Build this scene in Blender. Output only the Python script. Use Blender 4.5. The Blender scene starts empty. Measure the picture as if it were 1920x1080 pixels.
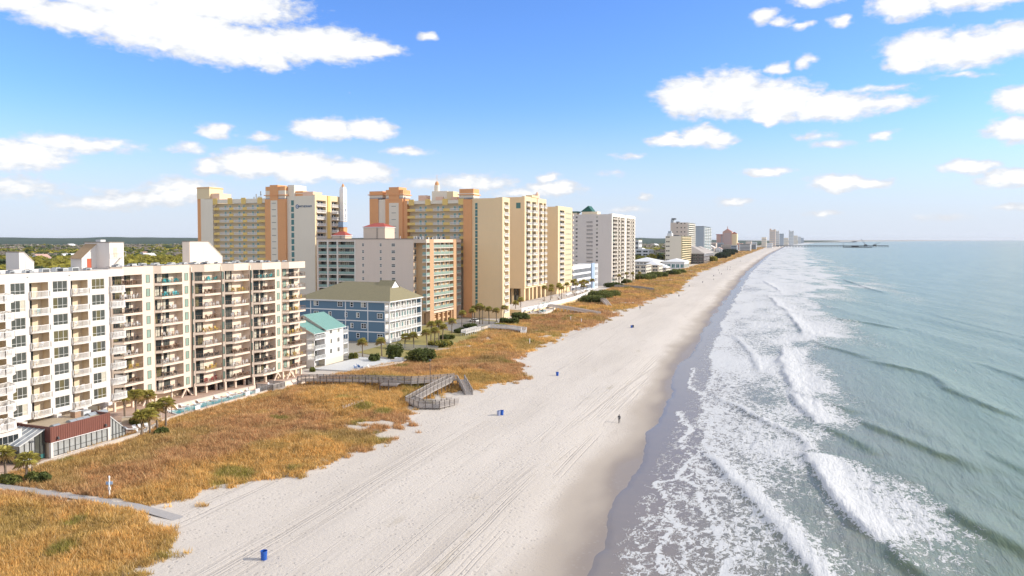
import bpy, bmesh, math, random
import numpy as np
from mathutils import Vector, Matrix
R = random.Random(7)
rad = math.radians
SC = bpy.context.scene
COL = SC.collection

# ------------------------------------------------------------------ camera, sky, sun, exposure
CAM_H = 34.5
F_PX, PITCH, YAW = 1400.0, rad(2.1), rad(21.1)
CY = 449 + F_PX * math.tan(PITCH)
cd = bpy.data.cameras.new('camera')
cam = bpy.data.objects.new('camera', cd)
COL.objects.link(cam)
cam.location = (0, 0, CAM_H)
cam.rotation_euler = (rad(90) - PITCH, 0, YAW)
cd.sensor_width = 36
cd.lens = F_PX / 1920 * 36
cd.shift_y = (CY - 540) / 1920
cd.clip_start = 1
cd.clip_end = 120000
SC.camera = cam

SUN_EL, SUN_AZ = rad(25.5), math.atan2(0.93, 0.36)
sd = bpy.data.lights.new('sun', 'SUN')
sd.energy = 2.1
sd.angle = rad(0.53)
sd.color = (1.0, 0.92, 0.80)
so = bpy.data.objects.new('sun', sd)
COL.objects.link(so)
sv = Vector((math.sin(SUN_AZ) * math.cos(SUN_EL), math.cos(SUN_AZ) * math.cos(SUN_EL), math.sin(SUN_EL)))
so.rotation_euler = sv.to_track_quat('Z', 'Y').to_euler()
so.location = (60, 20, 120)

SC.view_settings.view_transform = 'Standard'
SC.view_settings.look = 'None'
SC.view_settings.exposure = 1.18
SC.view_settings.gamma = 1
SC.view_settings.use_curve_mapping = False
SC.render.engine = 'CYCLES'
SC.cycles.max_bounces = 6
SC.cycles.transparent_max_bounces = 12
SC.cycles.use_denoising = True

def lk(nt, a, b): nt.links.new(a, b)
def nd(nt, t, **kw):
    n = nt.nodes.new(t)
    for k, v in kw.items():
        setattr(n, k, v)
    return n
def mth(nt, op, a, b=None, c=None, clamp=False):
    n = nt.nodes.new('ShaderNodeMath'); n.operation = op; n.use_clamp = clamp
    for i, v in enumerate((a, b, c)):
        if v is None: continue
        if isinstance(v, (int, float)): n.inputs[i].default_value = v
        else: nt.links.new(v, n.inputs[i])
    return n.outputs[0]
def mixc(nt, f, a, b, mode='MIX'):
    n = nt.nodes.new('ShaderNodeMix'); n.data_type = 'RGBA'; n.blend_type = mode
    for i, v in ((0, f), (6, a), (7, b)):
        if isinstance(v, (int, float)): n.inputs[i].default_value = v
        elif isinstance(v, tuple): n.inputs[i].default_value = (*v[:3], 1)
        else: nt.links.new(v, n.inputs[i])
    return n.outputs[2]
def smooth(nt, v, a, b):
    n = nt.nodes.new('ShaderNodeMapRange'); n.interpolation_type = 'SMOOTHSTEP'
    nt.links.new(v, n.inputs[0]); n.inputs[1].default_value = a; n.inputs[2].default_value = b
    return n.outputs[0]
def noise(nt, vec, scale, detail=3, rough=0.55, dist=0.0):
    n = nt.nodes.new('ShaderNodeTexNoise'); n.inputs['Scale'].default_value = scale
    n.inputs['Detail'].default_value = detail; n.inputs['Roughness'].default_value = rough
    n.inputs['Distortion'].default_value = dist
    if vec is not None: nt.links.new(vec, n.inputs['Vector'])
    return n.outputs['Fac']
def mapping(nt, vec, scale=(1, 1, 1), rot=(0, 0, 0), loc=(0, 0, 0)):
    n = nt.nodes.new('ShaderNodeMapping')
    n.inputs['Scale'].default_value = scale; n.inputs['Rotation'].default_value = rot; n.inputs['Location'].default_value = loc
    nt.links.new(vec, n.inputs['Vector'])
    return n.outputs[0]

def build_world():
    w = bpy.data.worlds.new('World'); SC.world = w; w.use_nodes = True
    nt = w.node_tree; nt.nodes.clear()
    out = nd(nt, 'ShaderNodeOutputWorld'); bg = nd(nt, 'ShaderNodeBackground')
    bg.inputs[1].default_value = 0.15
    lk(nt, bg.outputs[0], out.inputs[0])
    sky = nd(nt, 'ShaderNodeTexSky', sky_type='NISHITA', sun_disc=False)
    sky.sun_elevation = SUN_EL; sky.sun_rotation = SUN_AZ
    sky.air_density = 1.0; sky.dust_density = 0.6; sky.ozone_density = 2.2; sky.altitude = 0
    tc = nd(nt, 'ShaderNodeTexCoord').outputs['Generated']
    sep = nd(nt, 'ShaderNodeSeparateXYZ'); lk(nt, tc, sep.inputs[0])
    X, Y, Z = sep.outputs
    az = mth(nt, 'MULTIPLY', mth(nt, 'ARCTAN2', X, Y), 180 / math.pi)
    hz = mth(nt, 'SQRT', mth(nt, 'ADD', mth(nt, 'MULTIPLY', X, X), mth(nt, 'MULTIPLY', Y, Y)))
    el = mth(nt, 'MULTIPLY', mth(nt, 'ARCTAN2', Z, hz), 180 / math.pi)
    comb = nd(nt, 'ShaderNodeCombineXYZ'); lk(nt, az, comb.inputs[0]); lk(nt, el, comb.inputs[1])
    P = comb.outputs[0]
    # low edge wobble so that the outlines are ragged
    wob = nd(nt, 'ShaderNodeTexNoise'); wob.inputs['Scale'].default_value = 0.55; wob.inputs['Detail'].default_value = 2
    lk(nt, mapping(nt, P, (1, 1.6, 1)), wob.inputs['Vector'])
    wv = nd(nt, 'ShaderNodeVectorMath', operation='MULTIPLY_ADD')
    lk(nt, wob.outputs['Color'], wv.inputs[0]); wv.inputs[1].default_value = (2.0, 0.8, 0); wv.inputs[2].default_value = (-1.0, -0.4, 0)
    ad = nd(nt, 'ShaderNodeVectorMath', operation='ADD'); lk(nt, P, ad.inputs[0]); lk(nt, wv.outputs[0], ad.inputs[1])
    PW = ad.outputs[0]
    # cloud banks: azimuth, elevation, half width, half height (degrees), weight
    blobs = [(-46, 14.5, 6.5, 1.7, 1), (-41, 13.6, 6.5, 1.25, 1), (-35.5, 14.0, 5.5, 1.1, 1), (-31.5, 13.9, 2.6, .55, 1), (-51.5, 14.3, 3.4, .9, 1), (-49, 15.8, 5, .9, 1), (-43, 16.3, 7, 1.4, 1), (-38.8, 12.9, 1.8, .9, .9),
             (-54.6, 14.8, 2.4, .7, .9), (-27.6, 14.9, .9, .3, .7),
             (-35.2, 8.1, 2.6, .75, 1), (-32, 8.2, 2.4, .7, 1), (-42.6, 7.7, 1.3, .45, .7), (-39.6, 7.4, 1.4, .35, .65), (-29.1, 6.6, 1.9, .3, .6), (-44.5, 6.4, 1.4, .35, .5), (-33.3, 10.9, .1, .1, .1),
             (-40.2, 5.5, 2.8, 1.0, 1), (-36.8, 5.3, 3.4, 1.05, 1), (-33.2, 5.1, 3.6, .75, .95), (-43, 5.2, 1.6, .6, .7),
             (-54.6, 5.4, 3.6, 1.05, .9), (-51.6, 6.3, 4.4, .5, .75), (-55, 3.4, 3.5, .7, .6), (-47.5, 2.8, 3.8, .6, .65), (-44.8, 3.4, 3, .85, .7), (-50, 2.4, 3.5, .5, .5),
             (-24, 4.3, 3.6, .6, .6), (-27.5, 4.2, 2.4, .5, .5), (-17.8, 3.9, 2.4, .55, .75), (-18.4, 4.6, .9, .45, .7), (-20.5, 3.5, 2.2, .35, .55), (-12.5, 6.2, 1.3, .25, .35), (-12.2, 2.2, 1.4, .3, .45), (-11.0, 3.2, .6, .28, .6),
             (-8.0, 10.4, 2.5, 1.35, 1), (-4.8, 10.5, 3.2, 1.55, 1), (-1.6, 9.8, 3.4, 1.35, 1), (2.0, 9.2, 3.6, .9, 1), (5.2, 9.2, 2.8, .5, .75), (-2.4, 8.7, 1.1, .6, .9), (-1.7, 12.1, .9, .42, .7), (.2, 12.4, .7, .45, .65), (5, 10.2, 2, .22, .45),
             (-8.6, 7.3, 2.4, .4, .9), (-7.0, 7.6, 1.7, .75, 1), (-5.6, 7.2, 1.5, .5, .95), (-9, 7.7, .8, .3, .6),
             (-2.6, 15.6, 1.1, .5, .75), (-1.4, 15.2, .8, .3, .6), (2.5, 14.8, .9, .3, .7), (0, 14.8, 1, .25, .55), (.6, 16.4, 1.8, .4, .8),
             (6.3, 15.4, 2.2, .85, 1), (9.2, 15.6, 2.2, .9, 1), (11.5, 15.0, 2.0, .5, .85),
             (7.4, 12.4, 2.6, 1.15, 1), (10.0, 12.2, 3.2, 1.15, 1), (12.8, 12.5, 2.4, .95, 1), (6.6, 11.6, 1.5, .55, .95), (10, 10.6, 1.8, .2, .35), 
             (13.2, 8.8, 1.9, .85, 1), (12.9, 6.9, 2.2, .75, 1), (5.2, 7.1, .9, .3, .55), (2, 6.6, 1.6, .3, .5), (.8, 7.2, 1.4, .3, .35),
             (-2.4, 4.9, 2.0, .28, .8), (2.4, 4.0, 2.0, .6, 1), (4.0, 3.9, 2.1, .35, .85), (10.2, 4.7, 1.8, .5, .9), (12.6, 3.9, 2.3, .55, .9), (-4.6, 2.8, 1.5, .28, .6), (1.5, 1.85, 1.3, .22, .5), (8.8, 1.4, 1.9, .3, .35), (12.4, 2.1, 1.3, .25, .4),
             (-13.5, 5.0, 1.1, .2, .3)]
    acc = None
    for (a, e, ra, re, wt) in blobs:
        ra, re = ra * 1.1, re * 1.32
        m = mapping(nt, PW, (1 / ra, 1 / re, 1), (0, 0, 0), (-a / ra, -e / re, 0))
        ln = nd(nt, 'ShaderNodeVectorMath', operation='LENGTH'); lk(nt, m, ln.inputs[0])
        v = mth(nt, 'MULTIPLY_ADD', ln.outputs['Value'], -wt, wt)          # wt*(1-r)
        v = v if wt >= 1 else mth(nt, 'MINIMUM', v, wt * .72)
        acc = v if acc is None else mth(nt, 'MAXIMUM', acc, v)
    fb = noise(nt, mapping(nt, P, (1, 1.9, 1)), 1.15, 9, 0.61, .2)
    inside = mth(nt, 'MULTIPLY_ADD', mth(nt, 'SUBTRACT', fb, .5), .75, acc)
    # away from the view broken cumulus goes on, thickened to add unseen white fill
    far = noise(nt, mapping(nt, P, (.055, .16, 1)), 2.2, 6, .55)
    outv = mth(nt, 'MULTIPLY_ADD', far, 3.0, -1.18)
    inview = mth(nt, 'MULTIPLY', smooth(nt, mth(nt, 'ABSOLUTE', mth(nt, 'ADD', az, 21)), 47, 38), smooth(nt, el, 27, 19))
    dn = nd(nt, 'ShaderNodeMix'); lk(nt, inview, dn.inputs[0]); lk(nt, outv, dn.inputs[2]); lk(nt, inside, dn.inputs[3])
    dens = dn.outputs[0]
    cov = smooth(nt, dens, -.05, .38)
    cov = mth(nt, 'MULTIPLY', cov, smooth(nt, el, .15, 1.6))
    body = smooth(nt, dens, .1, .75)
    lumps = noise(nt, mapping(nt, P, (1, 2.2, 1), (0, 0, 0), (3, .35, 0)), .8, 5, .55)
    body = mth(nt, 'MULTIPLY_ADD', mth(nt, 'SUBTRACT', lumps, .5), 1.5, body)
    ccol = mixc(nt, mth(nt, 'ADD', body, 0, clamp=True), (2.3, 2.38, 2.55), (3.55, 3.55, 3.52))
    # a saturated sky: the printed blue is deeper than the physical one; pale milky air close to the horizon
    hs = nd(nt, 'ShaderNodeHueSaturation'); hs.inputs['Saturation'].default_value = 1.1; hs.inputs['Value'].default_value = 1.0
    lk(nt, sky.outputs[0], hs.inputs['Color'])
    sk = mixc(nt, 1.0, hs.outputs[0], (.385, .495, .735), 'MULTIPLY')
    milk = mth(nt, 'POWER', smooth(nt, el, 11.5, 0.0), 1.35)
    sk = mixc(nt, mth(nt, 'MULTIPLY', milk, .93), sk, (2.2, 2.4, 2.78))
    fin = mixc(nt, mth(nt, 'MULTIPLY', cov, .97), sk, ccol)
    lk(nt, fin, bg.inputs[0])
build_world()

# ------------------------------------------------------------------ small maths
def ray(px, py):
    a = (px - 960) / F_PX; b = -(py - CY) / F_PX
    fw = math.cos(PITCH) + b * math.sin(PITCH); up = -math.sin(PITCH) + b * math.cos(PITCH)
    c, s = math.cos(YAW), math.sin(YAW)
    return (-s * fw + c * a, c * fw + s * a, up)
def at(px, py, z=0.0):
    """the point of the place at height z that the photograph shows at px, py"""
    d = ray(px, py); t = (z - CAM_H) / d[2]
    return (d[0] * t, d[1] * t)

def _h(ix, iy, seed):
    n = (ix * 374761393 + iy * 668265263 + seed * 974711) & 0x7fffffff
    n = ((n ^ (n >> 13)) * 1274126177) & 0x7fffffff
    return ((n ^ (n >> 16)) & 0xffff) / 65535.0
def vnoise(x, y, seed=0):
    x = np.asarray(x, float); y = np.asarray(y, float)
    ix = np.floor(x).astype(np.int64); iy = np.floor(y).astype(np.int64)
    fx = x - ix; fy = y - iy
    fx = fx * fx * (3 - 2 * fx); fy = fy * fy * (3 - 2 * fy)
    a = _h(ix, iy, seed); b = _h(ix + 1, iy, seed); c = _h(ix, iy + 1, seed); d = _h(ix + 1, iy + 1, seed)
    return (a * (1 - fx) + b * fx) * (1 - fy) + (c * (1 - fx) + d * fx) * fy
def fbm(x, y, seed=0, oct=4):
    v = 0; amp = .5; tot = 0
    for k in range(oct):
        v = v + amp * vnoise(x * 2 ** k, y * 2 ** k, seed + k * 17); tot += amp; amp *= .5
    return v / tot
def sstep(v, a, b):
    t = np.clip((v - a) / (b - a), 0, 1); return t * t * (3 - 2 * t)

_SH = np.array([(-400, -14), (30, -20.5), (78, -22), (112, -24.1), (167, -27.3), (220, -31.5), (352, -38.5), (506, -43.7), (888, -56.5), (1888, -71.7), (3000, -74), (3940, -78), (6000, -60), (9000, 60), (14000, 700), (40000, 9000)], float)
_ED = np.array([(-400, -60), (30, -57), (50, -61), (57, -64.5), (66, -68.5), (70, -75), (72.9, -78), (75.5, -74.2), (80, -75.5), (85.6, -75.2), (90, -68), (93.4, -65.6), (100, -66.5), (109.7, -67.8), (118, -66.5), (125.3, -69.1), (132, -74), (140.6, -75.5), (150, -77), (157, -70), (163, -71), (173.7, -66), (185, -70), (210, -78.6), (240, -80), (264.5, -80.9), (290, -79), (315, -77.1), (350, -82), (400, -80.2), (513, -78), (600, -86), (817, -101), (1200, -108), (1758, -116), (3211, -140), (6000, -140), (9000, -10), (14000, 640), (40000, 8900)], float)
_IN = np.array([(-400, -108), (40, -107), (72, -106.7), (77.8, -106.8), (83, -107.3), (97.7, -109.8), (110, -111.5), (131, -110.6), (153, -111), (165, -108), (172, -107), (190, -102), (217, -103), (250, -108), (286, -114), (382, -116.8), (465, -121), (630, -131), (900, -128), (1300, -128), (1700, -150), (2500, -175), (3300, -185), (6000, -190), (9000, -50), (14000, 600), (40000, 8800)], float)
def shore_x(y): return np.interp(y, _SH[:, 0], _SH[:, 1])
def edge_x(y): return np.interp(y, _ED[:, 0], _ED[:, 1])
def inner_x(y): return np.interp(y, _IN[:, 0], _IN[:, 1])
_PATH = np.array([(-112, 71.5), (-103.9, 69.9), (-95, 70.4), (-86, 71.2), (-80, 71.4), (-70, 71.0)], float)
def path_d(x, y):
    d = np.full(np.shape(x), 1e9)
    for (a, b) in zip(_PATH[:-1], _PATH[1:]):
        ab = b - a; t = np.clip(((x - a[0]) * ab[0] + (y - a[1]) * ab[1]) / (ab @ ab), 0, 1)
        d = np.minimum(d, np.hypot(x - a[0] - t * ab[0], y - a[1] - t * ab[1]))
    return d
def dune_mask(x, y):
    x = np.asarray(x, float); y = np.asarray(y, float)
    ed = edge_x(y) + (fbm(x * .16, y * .16, 5, 4) - .5) * 7.0 + (fbm(x * .03, y * .045, 9, 2) - .5) * 5.0
    a = np.clip((ed - x) / 3.0, -1, 1)
    b = np.clip((x - inner_x(y)) / 1.5 + .5, -1, 1)
    m = np.minimum(a, b)
    return np.where(path_d(x, y) < 1.0 + .5 * vnoise(x * .6, y * .6, 12), -1.0, m)
def gh(x, y):
    """height of the ground"""
    x = np.asarray(x, float); y = np.asarray(y, float)
    s = shore_x(y); e = edge_x(y); i = inner_x(y)
    t = np.clip((x - e) / np.maximum(s - e, 5), -.3, 3)
    beach = -.35 - 1.0 * np.clip(t, 0, 1) - 1.15 * sstep(t, .62, 1.02) - np.clip(t - 1, 0, 2) * 1.1
    hum = (fbm(x * .09, y * .09, 21, 3) - .42) * 2.9 + (fbm(x * .28, y * .28, 25, 2) - .5) * .9
    d = np.clip((e - x) / 7.0, 0, 1); d2 = np.clip((x - i) / 5.0, 0, 1)
    dune = np.maximum(hum, -.25) * d * d2 * .75
    return np.where(x > e, beach, -.35 + .35 * d * 1.0 + dune)
def g1(x, y): return float(gh(np.array([x]), np.array([y]))[0])

# ------------------------------------------------------------------ materials
MATS = {}
def mat(name, col, rough=.7, var=.12, scale=.6, streak=0.0, metal=0.0, bump=0.0, bscale=30, spec=.35, alpha=None, dirt=None):
    m = bpy.data.materials.new(name); m.use_nodes = True; MATS[name] = m
    nt = m.node_tree; b = nt.nodes['Principled BSDF']
    b.inputs['Roughness'].default_value = rough; b.inputs['Metallic'].default_value = metal
    b.inputs['Specular IOR Level'].default_value = spec
    pos = nd(nt, 'ShaderNodeNewGeometry').outputs['Position']
    if var > 0:
        n = noise(nt, pos, scale, 4, .6)
        n2 = noise(nt, mapping(nt, pos, (2.2, 2.2, .12)), 1.4, 3, .6) if streak else None
        k = mth(nt, 'MULTIPLY_ADD', mth(nt, 'SUBTRACT', n, .5), var * 2, 1.0)
        if n2 is not None:
            k = mth(nt, 'MULTIPLY_ADD', mth(nt, 'SUBTRACT', n2, .5), streak * 2, k)
        c = nd(nt, 'ShaderNodeVectorMath', operation='SCALE'); c.inputs[0].default_value = col; lk(nt, k, c.inputs['Scale'])
        lk(nt, c.outputs[0], b.inputs['Base Color'])
    else:
        b.inputs['Base Color'].default_value = (*col, 1)
    if bump:
        bn = nd(nt, 'ShaderNodeBump'); bn.inputs['Strength'].default_value = bump; bn.inputs['Distance'].default_value = .05
        lk(nt, noise(nt, pos, bscale, 3), bn.inputs['Height']); lk(nt, bn.outputs[0], b.inputs['Normal'])
    if alpha is not None: b.inputs['Alpha'].default_value = alpha
    return m

# ------------------------------------------------------------------ mesh helpers
class MB:
    def __init__(s): s.v = []; s.f = []; s.m = []; s.mats = []
    def mi(s, m):
        m = MATS[m] if isinstance(m, str) else m
        if m not in s.mats: s.mats.append(m)
        return s.mats.index(m)
    def quad(s, pts, m):
        k = len(s.v); s.v.extend(pts); s.f.append(tuple(range(k, k + len(pts)))); s.m.append(s.mi(m))
    def box(s, x0, y0, z0, x1, y1, z1, m, bottom=True):
        k = len(s.v); i = s.mi(m)
        s.v += [(x0, y0, z0), (x1, y0, z0), (x1, y1, z0), (x0, y1, z0), (x0, y0, z1), (x1, y0, z1), (x1, y1, z1), (x0, y1, z1)]
        fs = [(4, 5, 6, 7), (0, 1, 5, 4), (1, 2, 6, 5), (2, 3, 7, 6), (3, 0, 4, 7)] + ([(3, 2, 1, 0)] if bottom else [])
        s.f += [tuple(k + a for a in q) for q in fs]; s.m += [i] * len(fs)
    def prism(s, poly, z0, z1, m, mtop=None, caps=True):
        k = len(s.v); n = len(poly); i = s.mi(m); it = s.mi(mtop) if mtop else i
        s.v += [(p[0], p[1], z0) for p in poly] + [(p[0], p[1], z1) for p in poly]
        for a in range(n):
            b = (a + 1) % n
            s.f.append((k + a, k + b, k + n + b, k + n + a)); s.m.append(i)
        if caps:
            s.f.append(tuple(k + n + a for a in range(n))); s.m.append(it)
            s.f.append(tuple(k + a for a in reversed(range(n)))); s.m.append(i)
    def bar(s, p, q, w, h, m):
        """a straight bar of section w x h from p to q"""
        p = Vector(p); q = Vector(q); d = (q - p)
        if d.length < 1e-6: return
        dn = d.normalized(); side = dn.cross(Vector((0, 0, 1)))
        side = Vector((1, 0, 0)) if side.length < 1e-3 else side.normalized()
        up = side.cross(dn); k = len(s.v); i = s.mi(m)
        for e in (p, q):
            for (a, b) in ((-1, -1), (1, -1), (1, 1), (-1, 1)):
                s.v.append(tuple(e + side * a * w / 2 + up * b * h / 2))
        for f in ((0, 1, 5, 4), (1, 2, 6, 5), (2, 3, 7, 6), (3, 0, 4, 7), (3, 2, 1, 0), (4, 5, 6, 7)):
            s.f.append(tuple(k + a for a in f)); s.m.append(i)
    def tube(s, pts, rs, m, n=8, cap=True):
        k = len(s.v); i = s.mi(m)
        for j, p in enumerate(pts):
            r = rs[j] if isinstance(rs, (list, tuple)) else rs
            for a in range(n):
                t = 2 * math.pi * a / n
                s.v.append((p[0] + r * math.cos(t), p[1] + r * math.sin(t), p[2]))
        for j in range(len(pts) - 1):
            for a in range(n):
                b = (a + 1) % n
                s.f.append((k + j * n + a, k + j * n + b, k + (j + 1) * n + b, k + (j + 1) * n + a)); s.m.append(i)
        if cap:
            s.f.append(tuple(k + (len(pts) - 1) * n + a for a in range(n))); s.m.append(i)
            s.f.append(tuple(k + a for a in reversed(range(n)))); s.m.append(i)
    def mesh(s, name):
        me = bpy.data.meshes.new(name); me.from_pydata(s.v, [], s.f)
        for m in s.mats: me.materials.append(m)
        if len(s.mats) > 1: me.polygons.foreach_set('material_index', s.m)
        me.update(); return me

def obj(name, me, parent=None, loc=(0, 0, 0), rz=0.0, label=None, cat=None, group=None, kind=None):
    if isinstance(me, MB): me = me.mesh(name)
    o = bpy.data.objects.new(name, me); COL.objects.link(o)
    o.location = loc; o.rotation_euler = (0, 0, rz)
    if parent is not None: o.parent = parent
    if label: o['label'] = label
    if cat: o['category'] = cat
    if group: o['group'] = group
    if kind: o['kind'] = kind
    return o
def thing(name, label, cat, loc=(0, 0, 0), rz=0.0, group=None):
    return obj(name, None, None, loc, rz, label, cat, group)
_CH = {}
def kids(o):
    return [c for c in o.children]
def dup(root, loc, rz=None, label=None, group=None, scale=None):
    r = root.copy(); COL.objects.link(r); r.location = loc
    if rz is not None: r.rotation_euler = (0, 0, rz)
    if scale: r.scale = (scale,) * 3
    if label: r['label'] = label
    if group: r['group'] = group
    for ch in kids(root):
        c = ch.copy(); COL.objects.link(c); c.parent = r
        for g in kids(ch):
            d = g.copy(); COL.objects.link(d); d.parent = c
    return r
_MC = {}
def cached(key, fn):
    if key not in _MC: _MC[key] = fn()
    return _MC[key]
def np_mesh(name, V, Fq, mats, attrs=None, cols=None, smooth_=False):
    me = bpy.data.meshes.new(name)
    V = np.asarray(V, np.float32); Fq = np.asarray(Fq, np.int32); n = Fq.shape[1]
    me.vertices.add(len(V)); me.vertices.foreach_set('co', V.ravel())
    me.loops.add(Fq.size); me.loops.foreach_set('vertex_index', Fq.ravel())
    me.polygons.add(len(Fq)); me.polygons.foreach_set('loop_start', np.arange(0, Fq.size, n, dtype=np.int32))
    try: me.polygons.foreach_set('loop_total', np.full(len(Fq), n, np.int32))
    except Exception: pass
    for m in mats: me.materials.append(MATS[m] if isinstance(m, str) else m)
    me.update(calc_edges=True)
    if smooth_: me.polygons.foreach_set('use_smooth', np.ones(len(Fq), bool))
    for k, a in (attrs or {}).items():
        at_ = me.attributes.new(k, 'FLOAT', 'POINT'); at_.data.foreach_set('value', np.asarray(a, np.float32).ravel())
    for k, a in (cols or {}).items():
        at_ = me.attributes.new(k, 'FLOAT_COLOR', 'POINT')
        c4 = np.ones((len(V), 4), np.float32); c4[:, :3] = a; at_.data.foreach_set('color', c4.ravel())
    return me
def grid_faces(nr, nc):
    i = np.arange(nr - 1)[:, None] * nc + np.arange(nc - 1)[None, :]
    return np.stack([i, i + 1, i + nc + 1, i + nc], -1).reshape(-1, 4)
# ------------------------------------------------------------------ the ground: beach, dunes, land
def beach_material():
    m = bpy.data.materials.new('sand'); m.use_nodes = True; MATS['sand'] = m
    nt = m.node_tree; b = nt.nodes['Principled BSDF']
    pos = nd(nt, 'ShaderNodeNewGeometry').outputs['Position']
    A = lambda n: nd(nt, 'ShaderNodeAttribute', attribute_name=n).outputs['Fac']
    dune, wet, u, foot = A('dune'), A('wet'), A('track_u'), A('foot')
    big = noise(nt, mapping(nt, pos, (.5, .1, 1)), .16, 4, .6)
    fine = noise(nt, pos, 1.7, 5, .65)
    dry = mixc(nt, smooth(nt, big, .3, .75), (.605, .548, .485), (.54, .485, .425))
    dry = mixc(nt, mth(nt, 'MULTIPLY', smooth(nt, fine, .52, .8), .35), dry, (.50, .445, .385))
    # tan blotches where the last tide left coarse wet sand
    bl = noise(nt, mapping(nt, pos, (.22, .06, 1)), 1.0, 4, .6)
    dry = mixc(nt, mth(nt, 'MULTIPLY', smooth(nt, bl, .6, .72), mth(nt, 'MULTIPLY', foot, .55)), dry, (.38, .325, .245))
    damp = mixc(nt, smooth(nt, wet, .0, .55), dry, (.40, .345, .29))
    damp = mixc(nt, smooth(nt, wet, .5, .95), damp, (.265, .22, .185))
    dn = mixc(nt, noise(nt, pos, .35, 4, .6), (.30, .20, .095), (.21, .145, .065))  # brown litter, darkened as shade between the grass tufts
    dn = mixc(nt, A('bare'), dn, (.54, .475, .40))
    base = mixc(nt, dune, damp, dn)
    lk(nt, base, b.inputs['Base Color'])
    rg = nd(nt, 'ShaderNodeMapRange'); lk(nt, wet, rg.inputs[0]); rg.inputs[1].default_value = .55; rg.inputs[2].default_value = 1
    rg.inputs[3].default_value = .9; rg.inputs[4].default_value = .42
    lk(nt, rg.outputs[0], b.inputs['Roughness']); b.inputs['Specular IOR Level'].default_value = .25
    # relief: vehicle tracks along the beach, prints, ripples
    cu = nd(nt, 'ShaderNodeCombineXYZ'); lk(nt, u, cu.inputs[0])
    sp = nd(nt, 'ShaderNodeSeparateXYZ'); lk(nt, pos, sp.inputs[0]); lk(nt, mth(nt, 'MULTIPLY', sp.outputs[1], .0035), cu.inputs[1])
    tr = noise(nt, cu.outputs[0], 1.25, 3, .7)
    tr2 = noise(nt, mapping(nt, cu.outputs[0], (1, 1, 1), (0, 0, .02), (5, 3, 0)), 3.2, 2, .6)
    band = smooth(nt, noise(nt, mapping(nt, cu.outputs[0], (1, 1, 1), (0, 0, 0), (11, 2, 0)), .11, 2), .46, .60)
    h = mth(nt, 'MULTIPLY', mth(nt, 'ADD', mth(nt, 'MULTIPLY', tr, .06), mth(nt, 'MULTIPLY', tr2, .035)), mth(nt, 'MULTIPLY_ADD', band, .9, .25))
    prints = nd(nt, 'ShaderNodeTexVoronoi'); prints.inputs['Scale'].default_value = 1.25; lk(nt, pos, prints.inputs['Vector'])
    pr = mth(nt, 'MULTIPLY', smooth(nt, prints.outputs['Distance'], .34, .12), smooth(nt, noise(nt, pos, .16, 4), .36, .58))
    lines = None
    for k_, (sc, tilt, wd_) in enumerate(((.33, .0, .030), (.33, .0, .012), (.24, .035, .016), (.20, -.05, .014))):
        cc = nd(nt, 'ShaderNodeCombineXYZ')
        lk(nt, mth(nt, 'MULTIPLY_ADD', sp.outputs[1], tilt, u), cc.inputs[0]); lk(nt, mth(nt, 'MULTIPLY', sp.outputs[1], .0028), cc.inputs[1]); cc.inputs[2].default_value = 0 if k_ < 2 else k_ * 3.7
        nz = noise(nt, cc.outputs[0], sc, 2, .75)
        if k_ == 1: nz = mth(nt, 'ADD', nz, .09)
        ln = smooth(nt, mth(nt, 'ABSOLUTE', mth(nt, 'SUBTRACT', nz, .5)), wd_, 0.0)
        lines = ln if lines is None else mth(nt, 'MAXIMUM', lines, ln)
    gap = mth(nt, 'MULTIPLY', smooth(nt, noise(nt, mapping(nt, pos, (.25, .06, 1)), .5, 3), .40, .58), mth(nt, 'MULTIPLY_ADD', band, .85, .15))
    lines = mth(nt, 'MULTIPLY', mth(nt, 'MULTIPLY', lines, gap), mth(nt, 'SUBTRACT', 1.0, smooth(nt, wet, .02, .3)))
    lines = mth(nt, 'MULTIPLY', lines, mth(nt, 'SUBTRACT', 1.0, dune))
    base2 = mixc(nt, mth(nt, 'MULTIPLY', lines, .55), base, (.40, .355, .31))
    base2 = mixc(nt, mth(nt, 'MULTIPLY', pr, .35), base2, (.36, .32, .28))
    lk(nt, base2, b.inputs['Base Color'])
    h = mth(nt, 'MULTIPLY_ADD', lines, -.10, h)
    h = mth(nt, 'MULTIPLY_ADD', pr, -.10, h)
    h = mth(nt, 'MULTIPLY_ADD', noise(nt, pos, 1.9, 6, .75), .20, h)
    bn = nd(nt, 'ShaderNodeBump'); bn.inputs['Distance'].default_value = 1.0
    lk(nt, mth(nt, 'MULTIPLY', mth(nt, 'SUBTRACT', 1.0, mth(nt, 'MULTIPLY', smooth(nt, wet, .1, .6), .9)), .55), bn.inputs['Strength'])
    lk(nt, h, bn.inputs['Height']); lk(nt, bn.outputs[0], b.inputs['Normal'])

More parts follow.
